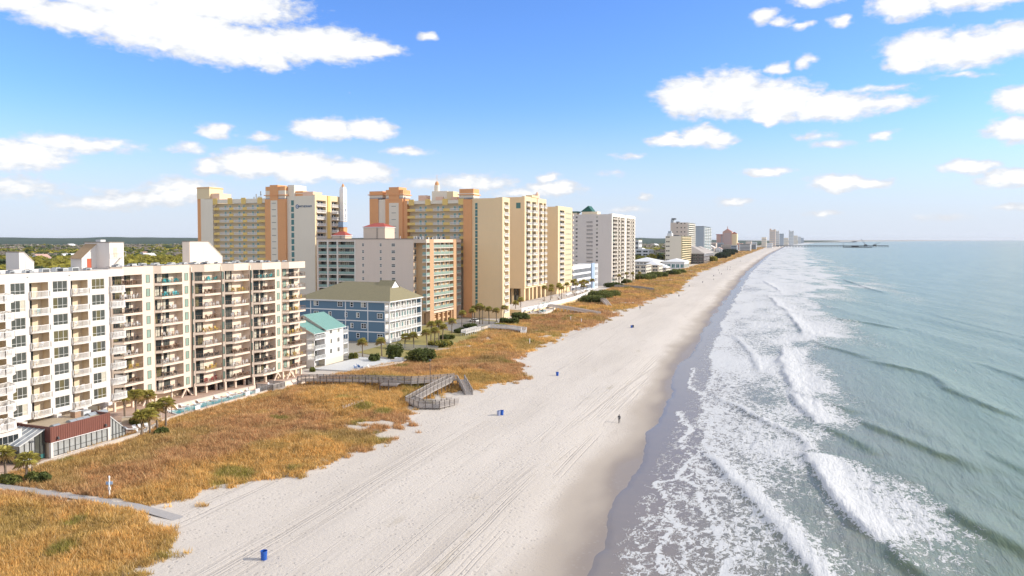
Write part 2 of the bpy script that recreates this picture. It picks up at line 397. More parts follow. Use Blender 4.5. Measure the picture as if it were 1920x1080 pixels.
def build_ground():
    beach_material()
    ys = [-300, -200, -120, -60, 0, 20]
    y = 32.0
    while y < 42000:
        ys.append(y); y += max(.55, y * .0075)
    ys = np.array(ys)
    ts = np.concatenate([np.linspace(0, .12, 10)[:-1], np.linspace(.12, .9, 110)[:-1], np.linspace(.9, 1.0, 30), [1.1, 1.25, 1.6, 2.2]])
    iy = inner_x(ys) - 14; sy = shore_x(ys) + 2
    Xg = iy[:, None] + (sy - iy)[:, None] * ts[None, :]
    Yg = np.repeat(ys[:, None], len(ts), 1)
    Zg = gh(Xg, Yg)
    # wheel ruts and soft mounds in the dry sand
    s = shore_x(Yg); e = edge_x(Yg)
    tt = np.clip((Xg - e) / np.maximum(s - e, 5), 0, 1.2)
    Zg = Zg + np.where(tt > 0, (fbm(Xg * .25, Yg * .09, 31, 3) - .5) * .12 * (1 - sstep(tt, .5, .8)) * np.clip(tt * 8, 0, 1), 0)
    wetn = (fbm(Xg * .1, Yg * .035, 41, 3) - .5)
    wd = (s - Xg) + wetn * 7 + (fbm(Xg * .4, Yg * .16, 44, 3) - .5) * 1.5          # metres above the wet edge
    wet = 1 - np.clip(wd / 9.0, 0, 1)
    dm = sstep(dune_mask(Xg, Yg), -.25, .15)
    uu = Xg - np.interp(Yg, [0, 900, 1888, 3940], [0, -30, -47, -52]) + .5 * np.sin(Yg * .012 + 1)
    foot = sstep(tt, .45, .6) * (1 - sstep(tt, .8, .92))
    bare = np.maximum(sstep(fbm(Xg * .07, Yg * .06, 150, 3), .66, .74) * (Yg > 106), 1 - sstep(dune_mask(Xg, Yg), .1, .7))
    me = np_mesh('beach', np.stack([Xg, Yg, Zg], -1).reshape(-1, 3), grid_faces(*Xg.shape), ['sand'],
                 dict(dune=dm, wet=wet, track_u=uu, foot=foot, bare=bare), smooth_=True)
    obj('beach', me, kind='structure', label='pale sand beach with vehicle tracks running along it')
    # the land behind
    mat('land', (.33, .30, .24), .9, .35, .02)
    V, Fc = [], []
    yl = np.array([-300, 0, 40, 60, 80, 120, 160, 200, 260, 350, 500, 800, 1300, 2000, 3000, 4500, 6000, 9000, 14000, 42000.])
    Xl = np.stack([np.full(len(yl), -40000.), np.full(len(yl), -3000.), np.full(len(yl), -700.), np.minimum(inner_x(yl) - 12.5, 1e9)], 1)
    Xl[-2:, 1] = -2000; 
    Zl = np.full(Xl.shape, -.06)
    me = np_mesh('ground', np.stack([Xl, np.repeat(yl[:, None], 4, 1), Zl], -1).reshape(-1, 3), grid_faces(len(yl), 4), ['land'])
    obj('ground', me, kind='structure', label='flat built-up land behind the dunes')
    # paved path through the dune grass
    mat('asphalt_path', (.36, .34, .33), .9, .15, 2.0, bump=.3)
    pl = MB()
    P = [Vector((p[0], p[1], 0)) for p in _PATH]
    L, Rr = [], []
    for k, p in enumerate(P):
        d = (P[min(k + 1, len(P) - 1)] - P[max(k - 1, 0)]).normalized(); nrm = Vector((-d.y, d.x, 0))
        for lst, sg in ((L, .85), (Rr, -.85)):
            q = p + nrm * sg; lst.append((q.x, q.y, max(g1(q.x, q.y), g1(p.x, p.y)) + (.09 if k < len(P) - 1 else -.12)))
    for k in range(len(P) - 1):
        pl.quad([Rr[k], Rr[k + 1], L[k + 1], L[k]], 'asphalt_path')
    obj('path', pl, kind='structure', label='narrow grey path crossing the dune grass to the sand')

# ------------------------------------------------------------------ the sea
def sea_material():
    m = bpy.data.materials.new('sea_water'); m.use_nodes = True; MATS['sea_water'] = m
    nt = m.node_tree; b = nt.nodes['Principled BSDF']
    pos = nd(nt, 'ShaderNodeNewGeometry').outputs['Position']
    A = lambda n: nd(nt, 'ShaderNodeAttribute', attribute_name=n).outputs['Fac']
    foam, off, streak, calm = A('foam'), A('offshore'), A('crest'), A('far')
    ROT = (0, 0, rad(-15.5))
    w1 = noise(nt, mapping(nt, pos, (1, .22, 1), ROT), .55, 5, .6, .3)
    w2 = noise(nt, mapping(nt, pos, (1, .4, 1), (0, 0, rad(-28))), 1.9, 4, .65)
    w0 = noise(nt, mapping(nt, pos, (1, .16, 1), ROT), .075, 3, .55)
    deep = mixc(nt, smooth(nt, w0, .35, .7), (.175, .245, .165), (.22, .29, .205))
    shal = mixc(nt, smooth(nt, off, 6, 26), (.235, .205, .185), (.185, .21, .17))
    run = noise(nt, mapping(nt, pos, (.25, 1, 1), (0, 0, rad(24))), .55, 5, .65)
    shal = mixc(nt, mth(nt, 'MULTIPLY', smooth(nt, run, .38, .7), .55), shal, (.215, .195, .18))
    col = mixc(nt, smooth(nt, off, 20, 75), shal, deep)
    col = mixc(nt, mth(nt, 'MULTIPLY', streak, .8), col, (.10, .15, .07))  # green wave faces, colour darkened as shade on the fronts
    # foam: broken into lace by two cell sizes
    wp = nd(nt, 'ShaderNodeVectorMath', operation='MULTIPLY_ADD')
    nn = nd(nt, 'ShaderNodeTexNoise'); nn.inputs['Scale'].default_value = .9; nn.inputs['Detail'].default_value = 3; lk(nt, pos, nn.inputs['Vector'])
    lk(nt, nn.outputs['Color'], wp.inputs[0]); wp.inputs[1].default_value = (1.5, 1.5, 0); lk(nt, pos, wp.inputs[2])
    def web(sc, an, rot, w, d=4, off_=(0, 0, 0)):
        n = noise(nt, mapping(nt, wp.outputs[0], (1, an, 1), (0, 0, rad(rot)), off_), sc, d, .62)
        return smooth(nt, mth(nt, 'ABSOLUTE', mth(nt, 'SUBTRACT', n, .5)), w, 0.0)
    l1 = web(.42, .55, -66, .075); l2 = web(1.05, .45, -70, .10, 4, (7, 3, 0)); l3 = web(2.6, .5, -68, .14, 3, (2, 9, 0))
    brk = noise(nt, mapping(nt, pos, (.55, 1, 1), (0, 0, rad(22))), 1.5, 6, .70)
    brk2 = noise(nt, mapping(nt, pos, (.22, 1, 1), (0, 0, rad(22))), 1.0, 5, .66)
    pat = mth(nt, 'ADD', mth(nt, 'MULTIPLY', l1, .30), mth(nt, 'MULTIPLY', l2, .34)); pat = mth(nt, 'ADD', pat, mth(nt, 'MULTIPLY', l3, .22))
    pat = mth(nt, 'ADD', pat, mth(nt, 'MULTIPLY', brk, .28)); pat = mth(nt, 'ADD', pat, mth(nt, 'MULTIPLY', brk2, .30))
    fv = mth(nt, 'ADD', mth(nt, 'MULTIPLY', foam, 1.30), mth(nt, 'SUBTRACT', pat, 1.14))
    fm = smooth(nt, fv, -.09, .17)
    fm = mth(nt, 'MULTIPLY', fm, smooth(nt, foam, .03, .14))
    fcol = mixc(nt, brk, (.50, .51, .515), (.66, .66, .655))
    col = mixc(nt, fm, col, fcol)
    lk(nt, col, b.inputs['Base Color'])
    ro = nd(nt, 'ShaderNodeMapRange'); lk(nt, fm, ro.inputs[0]); ro.inputs[3].default_value = .22; ro.inputs[4].default_value = .8
    lk(nt, ro.outputs[0], b.inputs['Roughness']); b.inputs['IOR'].default_value = 1.33
    b.inputs['Specular IOR Level'].default_value = .24
    h = mth(nt, 'ADD', mth(nt, 'MULTIPLY', w1, .95), mth(nt, 'MULTIPLY', w2, .20))
    h = mth(nt, 'MULTIPLY_ADD', w0, 1.1, h)
    h = mth(nt, 'MULTIPLY', h, smooth(nt, off, 3, 30))
    h = mth(nt, 'ADD', h, mth(nt, 'MULTIPLY', mth(nt, 'MULTIPLY', fm, mth(nt, 'ADD', brk, .4)), .16))
    bn = nd(nt, 'ShaderNodeBump'); bn.inputs['Distance'].default_value = 1.0
    lk(nt, mth(nt, 'MULTIPLY_ADD', calm, -.25, .62), bn.inputs['Strength'])
    lk(nt, h, bn.inputs['Height']); lk(nt, bn.outputs[0], b.inputs['Normal'])

def seg_dist(X, Y, pts):
    """distance to a polyline, signed offshore (+) or shoreward (-), and how far along"""
    D = np.full(X.shape, 1e9); S = np.zeros(X.shape); T = np.zeros(X.shape)
    n = len(pts) - 1
    for k in range(n):
        a = np.array(pts[k], float); b = np.array(pts[k + 1], float); ab = b - a; L2 = ab @ ab
        t0 = ((X - a[0]) * ab[0] + (Y - a[1]) * ab[1]) / L2; t = np.clip(t0, 0, 1)
        d = np.hypot(X - a[0] - t * ab[0], Y - a[1] - t * ab[1])
        cr = (X - a[0]) * ab[1] - (Y - a[1]) * ab[0]
        u = d < D
        D = np.where(u, d, D); S = np.where(u, np.sign(cr) * np.sign(ab[1]), S); T = np.where(u, (k + t) / n, T)
    return D, S, T

def build_sea():
    sea_material()
    ys = [-300, -200, -120, -60, 0, 25]
    y = 40.0
    while y < 41000:
        ys.append(y); y += max(.42, y * .0062)
    ys = np.array(ys)
    ts = list(np.arange(-1.5, 92, .42)); t = ts[-1]; st = .42
    while t < 40000:
        st *= 1.06; t += st; ts.append(t)
    ts = np.array(ts)
    Xg = shore_x(ys)[:, None] + ts[None, :] + np.zeros((len(ys), 1)); Yg = np.repeat(ys[:, None], len(ts), 1)
    wig = (fbm(0 * Yg, Yg * .05, 61, 3) - .5) * 5 + (fbm(0 * Yg, Yg * .22, 66, 3) - .5) * 1.6
    off = np.repeat(ts[None, :], len(ys), 0)                         # metres offshore
    Z = np.full(Xg.shape, -2.40)
    S = .966 * Xg + .26 * Yg
    Q = -.26 * Xg + .966 * Yg
    # swell: long crests of uneven height, dying towards the sand
    env = sstep(off, 14, 60) * (1 - .75 * sstep(off, 150, 700))
    ph = S + 5 * (fbm(S * .02, Q * .012, 71, 2) - .5)
    for wl, am, sd_ in ((23.0, .15, 1), (13.5, .09, 2), (7.5, .05, 3)):
        g = sstep(fbm(S * .016 * 23 / wl, Q * .022 * 15 / wl, 80 + sd_, 3), .34, .62)
        c = np.cos(2 * math.pi * ph / wl + sd_)
        Z = Z + env * am * g * (c + .35 * c * c)
    foam = np.zeros(Xg.shape); crest = np.zeros(Xg.shape)
    n1 = fbm(Xg * .12, Yg * .05, 91, 4); n2 = fbm(Xg * .5, Yg * .25, 95, 3); n3 = fbm(S * .09, Q * .03, 99, 3)
    # surf zone: a ragged carpet of foam from the swash to the last breaker
    inner = np.interp(Yg, [30, 83, 102, 127, 168, 219, 356, 700, 1500, 4000], [11, 15, 12.6, 8.5, 7, 6.5, 6, 5, 5, 5]) + wig * .7 + (n2 - .5) * 2
    outer = np.interp(Yg, [30, 88, 100, 136, 188, 272, 420, 780, 1500, 4000], [25, 29, 27, 25, 29, 36, 48, 62, 75, 90]) + (n1 - .5) * 22
    carpet = sstep(off, inner - .6, inner + 1.2) * (1 - sstep(off, outer - 4, outer + 10))
    dens = np.interp(Yg, [40, 110, 170, 250, 400, 900, 4000], [.28, .32, .42, .55, .62, .52, .42])
    foam = np.maximum(foam, carpet * np.clip(dens + (n1 - .5) * .75 + (n3 - .5) * .35, .1, .95))
    foam = np.maximum(foam, carpet * sstep(off, inner + 2.5, inner) * (.55 + .5 * n2))
    # thin scum in the wash
    foam = np.maximum(foam, .32 * sstep(off, .5, 6) * (off < inner + 1) * (.35 + n2 * 1.1) * np.interp(Yg, [60, 100, 130, 170], [1.15, 1.0, .75, .5]))
    def line(pts, w, v, wob=1.0):
        D, s_, t_ = seg_dist(Xg + (n2 - .5) * wob * 2.4, Yg + (n1 - .5) * wob * 4, pts)
        return v * np.clip(1.35 - D / w, 0, 1)
    near = Yg < 900
    for pts in ([(-28.1, 217.2), (-26.0, 192.6), (-21.8, 180.2)], [(-23.7, 161.7), (-21.7, 152.3), (-19.1, 148.7), (-19.9, 136.0), (-15.9, 127.0)],
                [(-16.5, 128.4), (-16.7, 123.5), (-17.7, 115.7), (-19.5, 112.3), (-15.7, 100.7), (-13.7, 96.5), (-12.1, 95.1), (-10.3, 96.2)],
                [(-16.2, 125.2), (-15.6, 116.5), (-11.2, 104.6), (-9.5, 95.2), (-6.4, 83.7)], [(-14.9, 96.0), (-15.5, 87.7), (-13.4, 81.0)]):
        foam = np.maximum(foam, line(pts, .26, 1.0))
        D, s_, t_ = seg_dist(Xg, Yg, pts)
        foam = np.maximum(foam, np.where(s_ > 0, .40 * np.exp(-D / 2.6) * (.4 + n2), 0))
    # breakers: crest line, height, foam reach behind the front (0 = not yet broken)
    brk = [([(1.2, 137), (1.7, 134), (3.8, 121.3), (7.0, 106.4), (9.3, 99.8)], .75, 11, 1.05), ([(9.3, 99.8), (11.7, 93.6), (13.0, 91.2), (15, 84)], .95, 0, 0),
           ([(18.2, 118), (20.3, 112.9), (21.6, 110.1), (23.7, 106.3), (25.1, 102.6), (27.5, 95)], .85, 0, 0),
           ([(-2.0, 191.1), (0.4, 176.5), (4.4, 160.1)], .6, 6.5, 1.0), ([(4.4, 160.1), (9, 150), (13, 140)], .55, 0, 0),
           ([(-5.6, 271.5), (-3.0, 217.7), (-0.8, 191.6)], .65, 14, 1.05), ([(-.8, 191.6), (5, 182), (12, 172)], .5, 0, 0),
           ([(-6.0, 402.8), (2.3, 301.6)], .6, 26, .95), ([(2.3, 301.6), (8.9, 277.1), (15.0, 266.4), (22, 250)], .6, 0, 0),
           ([(10, 170), (14.1, 161.5), (18.7, 152.8), (22.7, 145.2), (24.7, 142.6), (28, 136)], .65, 0, 0),
           ([(19, 252), (23.7, 242.0), (31.9, 231.2), (34.6, 208.7), (39.6, 188.8), (44, 176)], .7, 0, 0),
           ([(14, 380), (18.6, 371.9), (26.8, 363.4), (34.1, 351.0), (40, 340)], .8, 0, 0), ([(36, 760), (39.4, 713.7), (50.4, 594.0), (56, 560)], .9, 0, 0),
           ([(-18.5, 181.4), (-6.6, 158.2), (0.4, 147.8), (3.0, 137.6)], .5, 2.6, .7), ([(-14.2, 131), (-12.2, 125.2), (-6.7, 110.9), (-2.1, 100.0), (0.5, 90.7), (3, 80)], .5, 3.5, .85),
           ([(-24, 300), (-14, 250), (-9, 215)], .35, 5, .8), ([(-20, 520), (-10, 430), (-4, 400)], .5, 20, .8), ([(-30, 700), (-12, 560)], .5, 22, .8),
           ([(30, 150), (36, 132), (42, 112)], .45, 0, 0), ([(48, 260), (56, 225), (66, 190)], .5, 0, 0), ([(60, 420), (72, 360), (86, 300)], .5, 0, 0)]
    for pts, hgt, reach, fv in brk:
        D, s_, t_ = seg_dist(Xg + (n1 - .5) * 3.0 + (n2 - .5) * .8, Yg, pts)
        endw = np.clip(np.minimum(t_, 1 - t_) * 5 + (.15 if reach else 0), 0, 1) ** .7
        hgt = hgt if reach else hgt * .72
        sd = D * s_                                                   # + is offshore
        prof = np.where(sd < 0, np.exp(-(sd / .95) ** 2), np.exp(-(sd / 3.4) ** 2))
        Z = Z + hgt * prof * endw * (.8 + .4 * n2)
        crest = np.maximum(crest, np.exp(-((sd + .6) / 1.0) ** 2) * endw * (0.2 if reach else .75))
        if reach:
            rr = reach * (.35 + 1.1 * n3 + .5 * (n2 - .5)) * (.35 + .65 * np.clip(t_ * 2.2, 0, 1) if reach > 5 else 1)
            ff = np.where(sd < 0, np.exp(-(sd / .7) ** 2), 1 - .72 * np.clip(sd / np.maximum(rr, .5), 0, 1.45)) * np.clip(endw * 1.6, 0, 1)
            foam = np.maximum(foam, fv * np.clip(ff, 0, 1))
            front = np.exp(-((sd - .2) / .8) ** 2) * endw
            Z = Z + .22 * front * (fbm(Xg * 1.3, Yg * 1.3, 111, 3) - .3)
    # far breakers, seen as pale strips along the coast
    fz = sstep(Yg, 380, 700) * (1 - sstep(off, 60, 120 + 60 * n1)) * sstep(off, 4, 9)
    foam = np.maximum(foam, fz * np.clip(.40 + (fbm(S * .07, Q * .02, 120, 4) - .5) * 2.4, 0, .9))
    lift = (fbm(Xg * .35, Yg * .2, 130, 3) - .5) * .10 * sstep(foam, .2, .7)
    Z = Z + lift
    # run-up: the sheet follows the sand
    Zb = gh(Xg, Yg)
    Z = np.where(off < 12, np.maximum(Z, np.minimum(Zb, -2.2) + .02 + .02 * sstep(off, 2, 10)), Z)
    edge = off + wig
    k_ = np.clip((edge + .7) / 1.4, 0, 1)
    Z = np.where(edge < .7, (Zb - .10) * (1 - k_) + Z * k_, Z)
    foam = np.where(edge < .25, np.maximum(foam * .3, 0), foam)
    far = sstep(Yg + np.abs(Xg), 300, 3000)
    me = np_mesh('sea', np.stack([Xg, Yg, Z], -1).reshape(-1, 3), grid_faces(*Xg.shape), ['sea_water'],
                 dict(foam=np.clip(foam, 0, 1), offshore=np.clip(off, 0, 400), crest=np.clip(crest, 0, 1) * (1 - foam), far=far), smooth_=True)
    obj('sea', me, kind='structure', label='green sea with foaming breakers rolling onto the beach')

# ------------------------------------------------------------------ dune grass
def grass_material():
    m = bpy.data.materials.new('dune_grass'); m.use_nodes = True; MATS['dune_grass'] = m
    nt = m.node_tree; b = nt.nodes['Principled BSDF']
    c = nd(nt, 'ShaderNodeAttribute', attribute_name='tint').outputs['Color']
    lk(nt, c, b.inputs['Base Color']); b.inputs['Roughness'].default_value = .75; b.inputs['Specular IOR Level'].default_value = .2
    tl = nd(nt, 'ShaderNodeBsdfTranslucent'); lk(nt, c, tl.inputs[0])
    mx = nd(nt, 'ShaderNodeMixShader'); mx.inputs[0].default_value = .28
    lk(nt, b.outputs[0], mx.inputs[1]); lk(nt, tl.outputs[0], mx.inputs[2]); lk(nt, mx.outputs[0], nt.nodes['Material Output'].inputs[0])

def build_grass():
    grass_material()
    g = np.random.default_rng(3)
    P = []
    for (ya, yb, den, size) in ((38, 120, 7.6, 1.0), (120, 200, 6.0, 1.05), (200, 330, 2.6, 1.4), (330, 620, .62, 2.4), (620, 1300, .14, 4.6), (1300, 3300, .022, 9.5)):
        xa, xb = (-190, -66) if ya >= 1300 else (-152 if ya > 600 else -124, -60)
        n = int((yb - ya) * (xb - xa) * den)
        x = g.uniform(xa, xb, n); y = g.uniform(ya, yb, n)
        dm = dune_mask(x, y)
        patch = fbm(x * .35, y * .35, 140, 3)
        keep = ((dm > (patch - .5) * 1.5 - .12) | ((dm > -.95) & (fbm(x * .7, y * .7, 145, 2) > .70))) & ((x > edge_x(y) - 14) | (patch > .18))
        bare = (fbm(x * .07, y * .06, 150, 3) > .74) & (patch < .6) & (y > 108)
        keep &= ~bare
        P.append(np.stack([x, y, np.full(n, size), np.full(n, yb)], -1)[keep])
    P = np.concatenate(P)
    x, y, size = P[:, 0], P[:, 1], P[:, 2]
    n = len(P)
    z = gh(x, y)
    # colour drifts: gold, rust and olive patches
    a = fbm(x * .055, y * .05, 160, 3); b = fbm(x * .11, y * .1, 170, 3); c = fbm(x * .5, y * .5, 180, 2)
    gold = np.array((.58, .365, .125)); rust = np.array((.47, .27, .13)); olive = np.array((.33, .255, .085)); straw = np.array((.74, .52, .25)); green = np.array((.20, .22, .045))
    w_r = sstep(a, .42, .60)[:, None]; w_o = (sstep(b, .5, .72) * .6)[:, None]
    inn = np.clip((x - inner_x(y)) / 14, 0, 1)[:, None]
    tint = gold * (1 - w_r) + rust * w_r
    tint = tint * (1 - w_o) + olive * w_o
    tint = tint * (.55 + .45 * inn) + (gold * .8 + olive * .4) * (.45 - .45 * inn)
    gsp = (sstep(fbm(x * .17, y * .17, 190, 2), .74, .82) * .7)[:, None]
    tint = tint * (1 - gsp) + green * gsp
    B = 18
    bx = g.normal(0, .24, (n, B)) * size[:, None]; by = g.normal(0, .24, (n, B)) * size[:, None]
    hh = (.30 + .50 * g.random((n, B)) ** 1.5) * (.45 + .85 * c[:, None]) * (.8 + .5 * g.random((n, 1))) * np.minimum(size[:, None], 1.55) * .95
    tall = g.random((n, B)) < .035
    hh = np.where(tall, hh * 1.55, hh)
    ang = g.uniform(0, 2 * math.pi, (n, B)); lean = g.uniform(.1, 1.0, (n, B)) * hh
    wv = (.03 + .028 * g.random((n, B))) * np.clip(size[:, None] ** 1.15, 1, 30)
    fa = g.uniform(0, math.pi, (n, B))
    X = x[:, None] + bx; Y = y[:, None] + by
    V = np.empty((n, B, 3, 3), np.float32)
    V[..., 0, 0] = X - np.cos(fa) * wv; V[..., 0, 1] = Y - np.sin(fa) * wv; V[..., 0, 2] = z[:, None] - .06
    V[..., 1, 0] = X + np.cos(fa) * wv; V[..., 1, 1] = Y + np.sin(fa) * wv; V[..., 1, 2] = z[:, None] - .06
    V[..., 2, 0] = X + np.cos(ang) * lean - .12 * hh; V[..., 2, 1] = Y + np.sin(ang) * lean; V[..., 2, 2] = z[:, None] + hh
    tv = (.62 + .62 * g.random((n, B, 1))) * (.70 + .6 * g.random((n, 1, 1))) * (.72 + .5 * fbm(x * .9, y * .9, 185, 2))[:, None, None] * 1.27
    T = tint[:, None, :] * tv
    T = np.where(tall[..., None], straw * (.7 + .5 * g.random((n, B, 1))), T)
    C = np.repeat(T[:, :, None, :], 3, 2)
    V = V.reshape(-1, 3)
    me = np_mesh('dune_grass', V, np.arange(len(V)).reshape(-1, 3), ['dune_grass'], cols=dict(tint=C.reshape(-1, 3)))
    obj('dune_grass', me, kind='stuff', label='dry golden dune grass with rust and olive patches')
    print('grass tris', len(V) // 3)

build_ground()
build_sea()
build_grass()
# ------------------------------------------------------------------ building materials
mat('white_stucco', (.71, .655, .60), .8, .05, .25, .05)
mat('beige_stucco', (.76, .63, .51), .8, .06, .25, .06)
mat('tan_inside', (.70, .58, .42), .85, .06)
mat('grey_stucco', (.56, .53, .50), .85, .05)
mat('roof_white', (.72, .70, .66), .9, .14, .5)
mat('roof_grey', (.30, .285, .26), .9, .2, .5)
mat('roof_tan', (.42, .34, .24), .9, .2, .6)
mat('shingle_brown', (.38, .26, .15), .9, .18, 2.5, bump=.4, bscale=8)
mat('parapet_cap', (.24, .20, .17), .7, .1)
mat('glass_dark', (.022, .028, .03), .07, 0, spec=.4)
mat('glass_far', (.04, .055, .075), .45, .2, .3, spec=.05)
mat('wood_dark', (.17, .145, .13), .85, .2, 2)
mat('glass_grey', (.075, .08, .07), .12, .3, .8, spec=.6)
mat('glass_olive', (.125, .11, .055), .18, .35, 1.2, spec=.5)
mat('glass_green', (.27, .37, .30), .14, .2, .5, spec=.6)
mat('glass_teal', (.05, .17, .165), .1, .25, .3, spec=.6)
mat('curtain', (.50, .47, .38), .6, .2, 2.0)
mat('frame_white', (.78, .77, .74), .5, .03)
mat('frame_dark', (.05, .05, .048), .5, .05)
mat('frame_bronze', (.13, .085, .06), .5, .05)
mat('rail_white', (.80, .78, .75), .5, .03)
mat('rail_brown', (.30, .20, .14), .6, .08)
mat('door_red', (.45, .10, .05), .6, .05)
mat('metal_grey', (.36, .37, .38), .5, .12, 3)
mat('metal_pale', (.60, .61, .60), .5, .1, 3)
mat('metal_dark', (.10, .105, .11), .5, .1)
mat('maroon_metal', (.21, .085, .065), .45, .1, .6, .06)
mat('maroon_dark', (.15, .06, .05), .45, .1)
mat('wood_deck', (.36, .235, .16), .85, .2, 3)
mat('wood_grey', (.36, .325, .30), .85, .25, 2.5)
mat('wood_pale', (.62, .56, .52), .85, .14, 2.5)
mat('blue_siding', (.125, .21, .29), .75, .06, .4, .05)
mat('trim_white', (.80, .79, .78), .6, .03)
mat('white_siding', (.64, .62, .60), .75, .04)
mat('grey_siding', (.44, .40, .37), .8, .05, .5)
mat('roof_olive', (.24, .21, .125), .9, .14, 1.2, bump=.3, bscale=6)
mat('roof_teal', (.24, .43, .385), .45, .06, .5)
mat('taupe_stucco', (.74, .61, .51), .85, .04, .15, .05)
mat('condo_orange', (.66, .45, .26), .8, .05)
mat('condo_pier', (.52, .33, .19), .8, .05)
mat('condo_pink', (.70, .56, .44), .8, .04)
mat('rail_glass', (.27, .38, .33), .12, .15, .6, spec=.6)
mat('recess_shade', (.06, .055, .05), .8, .1)  # near-black colour painted for the shade in recesses and undercroft
mat('roof_red', (.40, .085, .06), .7, .1)
mat('tower_cream', (.76, .64, .46), .85, .03, .12, .04)
mat('tower_pale', (.78, .70, .57), .85, .03, .12, .04)
mat('tower_yellow', (.78, .55, .19), .8, .05, .2, .05)
mat('tower_gold', (.84, .63, .38), .8, .04, .2, .05)  # shaded end-wall tone, lifted and warmed in place of fill light
mat('tower_orange', (.74, .37, .17), .8, .05, .2, .05)
mat('tower_lit', (.74, .60, .38), .8, .04, .2)  # copy of the tower wall colour for sunlit fronts
mat('tower_peach', (.76, .52, .39), .8, .04, .2)
mat('door_teal', (.24, .44, .42), .4, .1)
mat('sign_blue', (.02, .09, .22), .4, .05)
mat('sign_teal', (.26, .42, .39), .5, .05)
mat('roof_green', (.02, .11, .085), .6, .1)
mat('grey_tower', (.70, .635, .58), .85, .03, .1, .04)
mat('balcony_pale', (.76, .70, .62), .8, .05)
mat('motel_white', (.76, .77, .80), .8, .04)
mat('motel_blue', (.34, .45, .60), .8, .05)
mat('far_tan', (.68, .57, .48), .85, .04, .1)
mat('far_blue', (.40, .45, .49), .7, .05, .1)
mat('far_pink', (.55, .35, .29), .85, .05, .1)
mat('far_white', (.70, .70, .69), .85, .05, .1)
mat('far_brown', (.115, .10, .10), .85, .1, .2)
mat('far_roof', (.40, .36, .33), .9, .1, .3)
mat('cream_low', (.66, .60, .49), .85, .06, .3)
mat('concrete', (.60, .53, .46), .9, .12, .6)
mat('paver_pink', (.50, .36, .28), .9, .14, 1.0)
mat('pool_water', (.05, .34, .38), .08, .12, .4, spec=.5)
mat('pool_rim', (.60, .60, .585), .7, .05)
mat('canvas_white', (.80, .79, .77), .8, .04)
mat('plastic_white', (.80, .79, .78), .5, .03)
mat('plastic_teal', (.05, .42, .45), .5, .05)
mat('plastic_brown', (.16, .09, .055), .6, .08)
mat('plastic_red', (.36, .07, .07), .6, .08)
mat('plastic_yellow', (.60, .42, .09), .6, .08)
mat('plastic_dark', (.05, .055, .06), .6, .08)
mat('plastic_blue', (.05, .17, .42), .5, .05)

# ------------------------------------------------------------------ building helpers
# facade parts are drawn in a frame with x along the wall, z up and -y outwards
S90 = rad(90)
def facade(mb, o, rot, U0, U1, V0, V1, holes, m):
    """a wall plane with recesses; hole = (u0, u1, v0, v1, depth, back material, side material)"""
    c, s = math.cos(rot), math.sin(rot)
    T = lambda u, v, d: (o[0] + u * c - d * s, o[1] + u * s + d * c, o[2] + v)
    us = sorted({U0, U1, *[h[0] for h in holes], *[h[1] for h in holes]}); us = [u for u in us if U0 <= u <= U1]
    vs = sorted({V0, V1, *[h[2] for h in holes], *[h[3] for h in holes]}); vs = [v for v in vs if V0 <= v <= V1]
    for a, b in zip(us[:-1], us[1:]):
        run = None
        for p, q in zip(vs[:-1], vs[1:]):
            um, vm = (a + b) / 2, (p + q) / 2
            ins = any(h[0] < um < h[1] and h[2] < vm < h[3] for h in holes)
            if not ins: run = (run[0], q) if run else (p, q)
            if ins or q == vs[-1]:
                if run: mb.quad([T(a, run[0], 0), T(b, run[0], 0), T(b, run[1], 0), T(a, run[1], 0)], m)
                run = None
    for h in holes:
        a, b, p, q, d = h[:5]; mbk = h[5] if len(h) > 5 else m; ms = h[6] if len(h) > 6 else m
        mb.quad([T(a, p, d), T(b, p, d), T(b, q, d), T(a, q, d)], mbk)
        mb.quad([T(a, p, 0), T(a, p, d), T(a, q, d), T(a, q, 0)], ms); mb.quad([T(b, p, d), T(b, p, 0), T(b, q, 0), T(b, q, d)], ms)
        mb.quad([T(a, p, 0), T(b, p, 0), T(b, p, d), T(a, p, d)], ms); mb.quad([T(a, q, d), T(b, q, d), T(b, q, 0), T(a, q, 0)], ms)

def frame_mesh(w, h, nx, ny, fm, t=.07, low=None):
    def mk():
        b = MB()
        b.box(0, -.05, 0, w, .04, t, fm); b.box(0, -.05, h - t, w, .04, h, fm)
        b.box(0, -.05, t, t, .04, h - t, fm); b.box(w - t, -.05, t, w, .04, h - t, fm)
        for k in range(1, nx): b.box(w * k / nx - t * .4, -.04, t, w * k / nx + t * .4, .04, h - t, fm)
        zs = [low] if low else [h * k / ny for k in range(1, ny)]
        for z in zs: b.box(t, -.035, z - t * .4, w - t, .035, z + t * .4, fm)
        return b.mesh('window_frame')
    return cached(('f', w, h, nx, ny, fm, t, low), mk)
def pane_mesh(w, h, pm, cur=None):
    """a pane; cur = (material, x0, x1) adds a drawn curtain close behind the glass line"""
    def mk():
        b = MB()
        if cur:
            cm, x0, x1 = cur; a, c = w * x0, w * x1
            if a > .08: b.box(.06, .0, .06, a, .02, h - .06, pm)
            b.box(max(a, .06), .0, .06, min(c, w - .06), .02, h - .06, cm)
            if c < w - .08: b.box(c, .0, .06, w - .06, .02, h - .06, pm)
        else: b.box(.06, .0, .06, w - .06, .02, h - .06, pm)
        return b.mesh('pane')
    return cached(('p', w, h, pm, cur), mk)
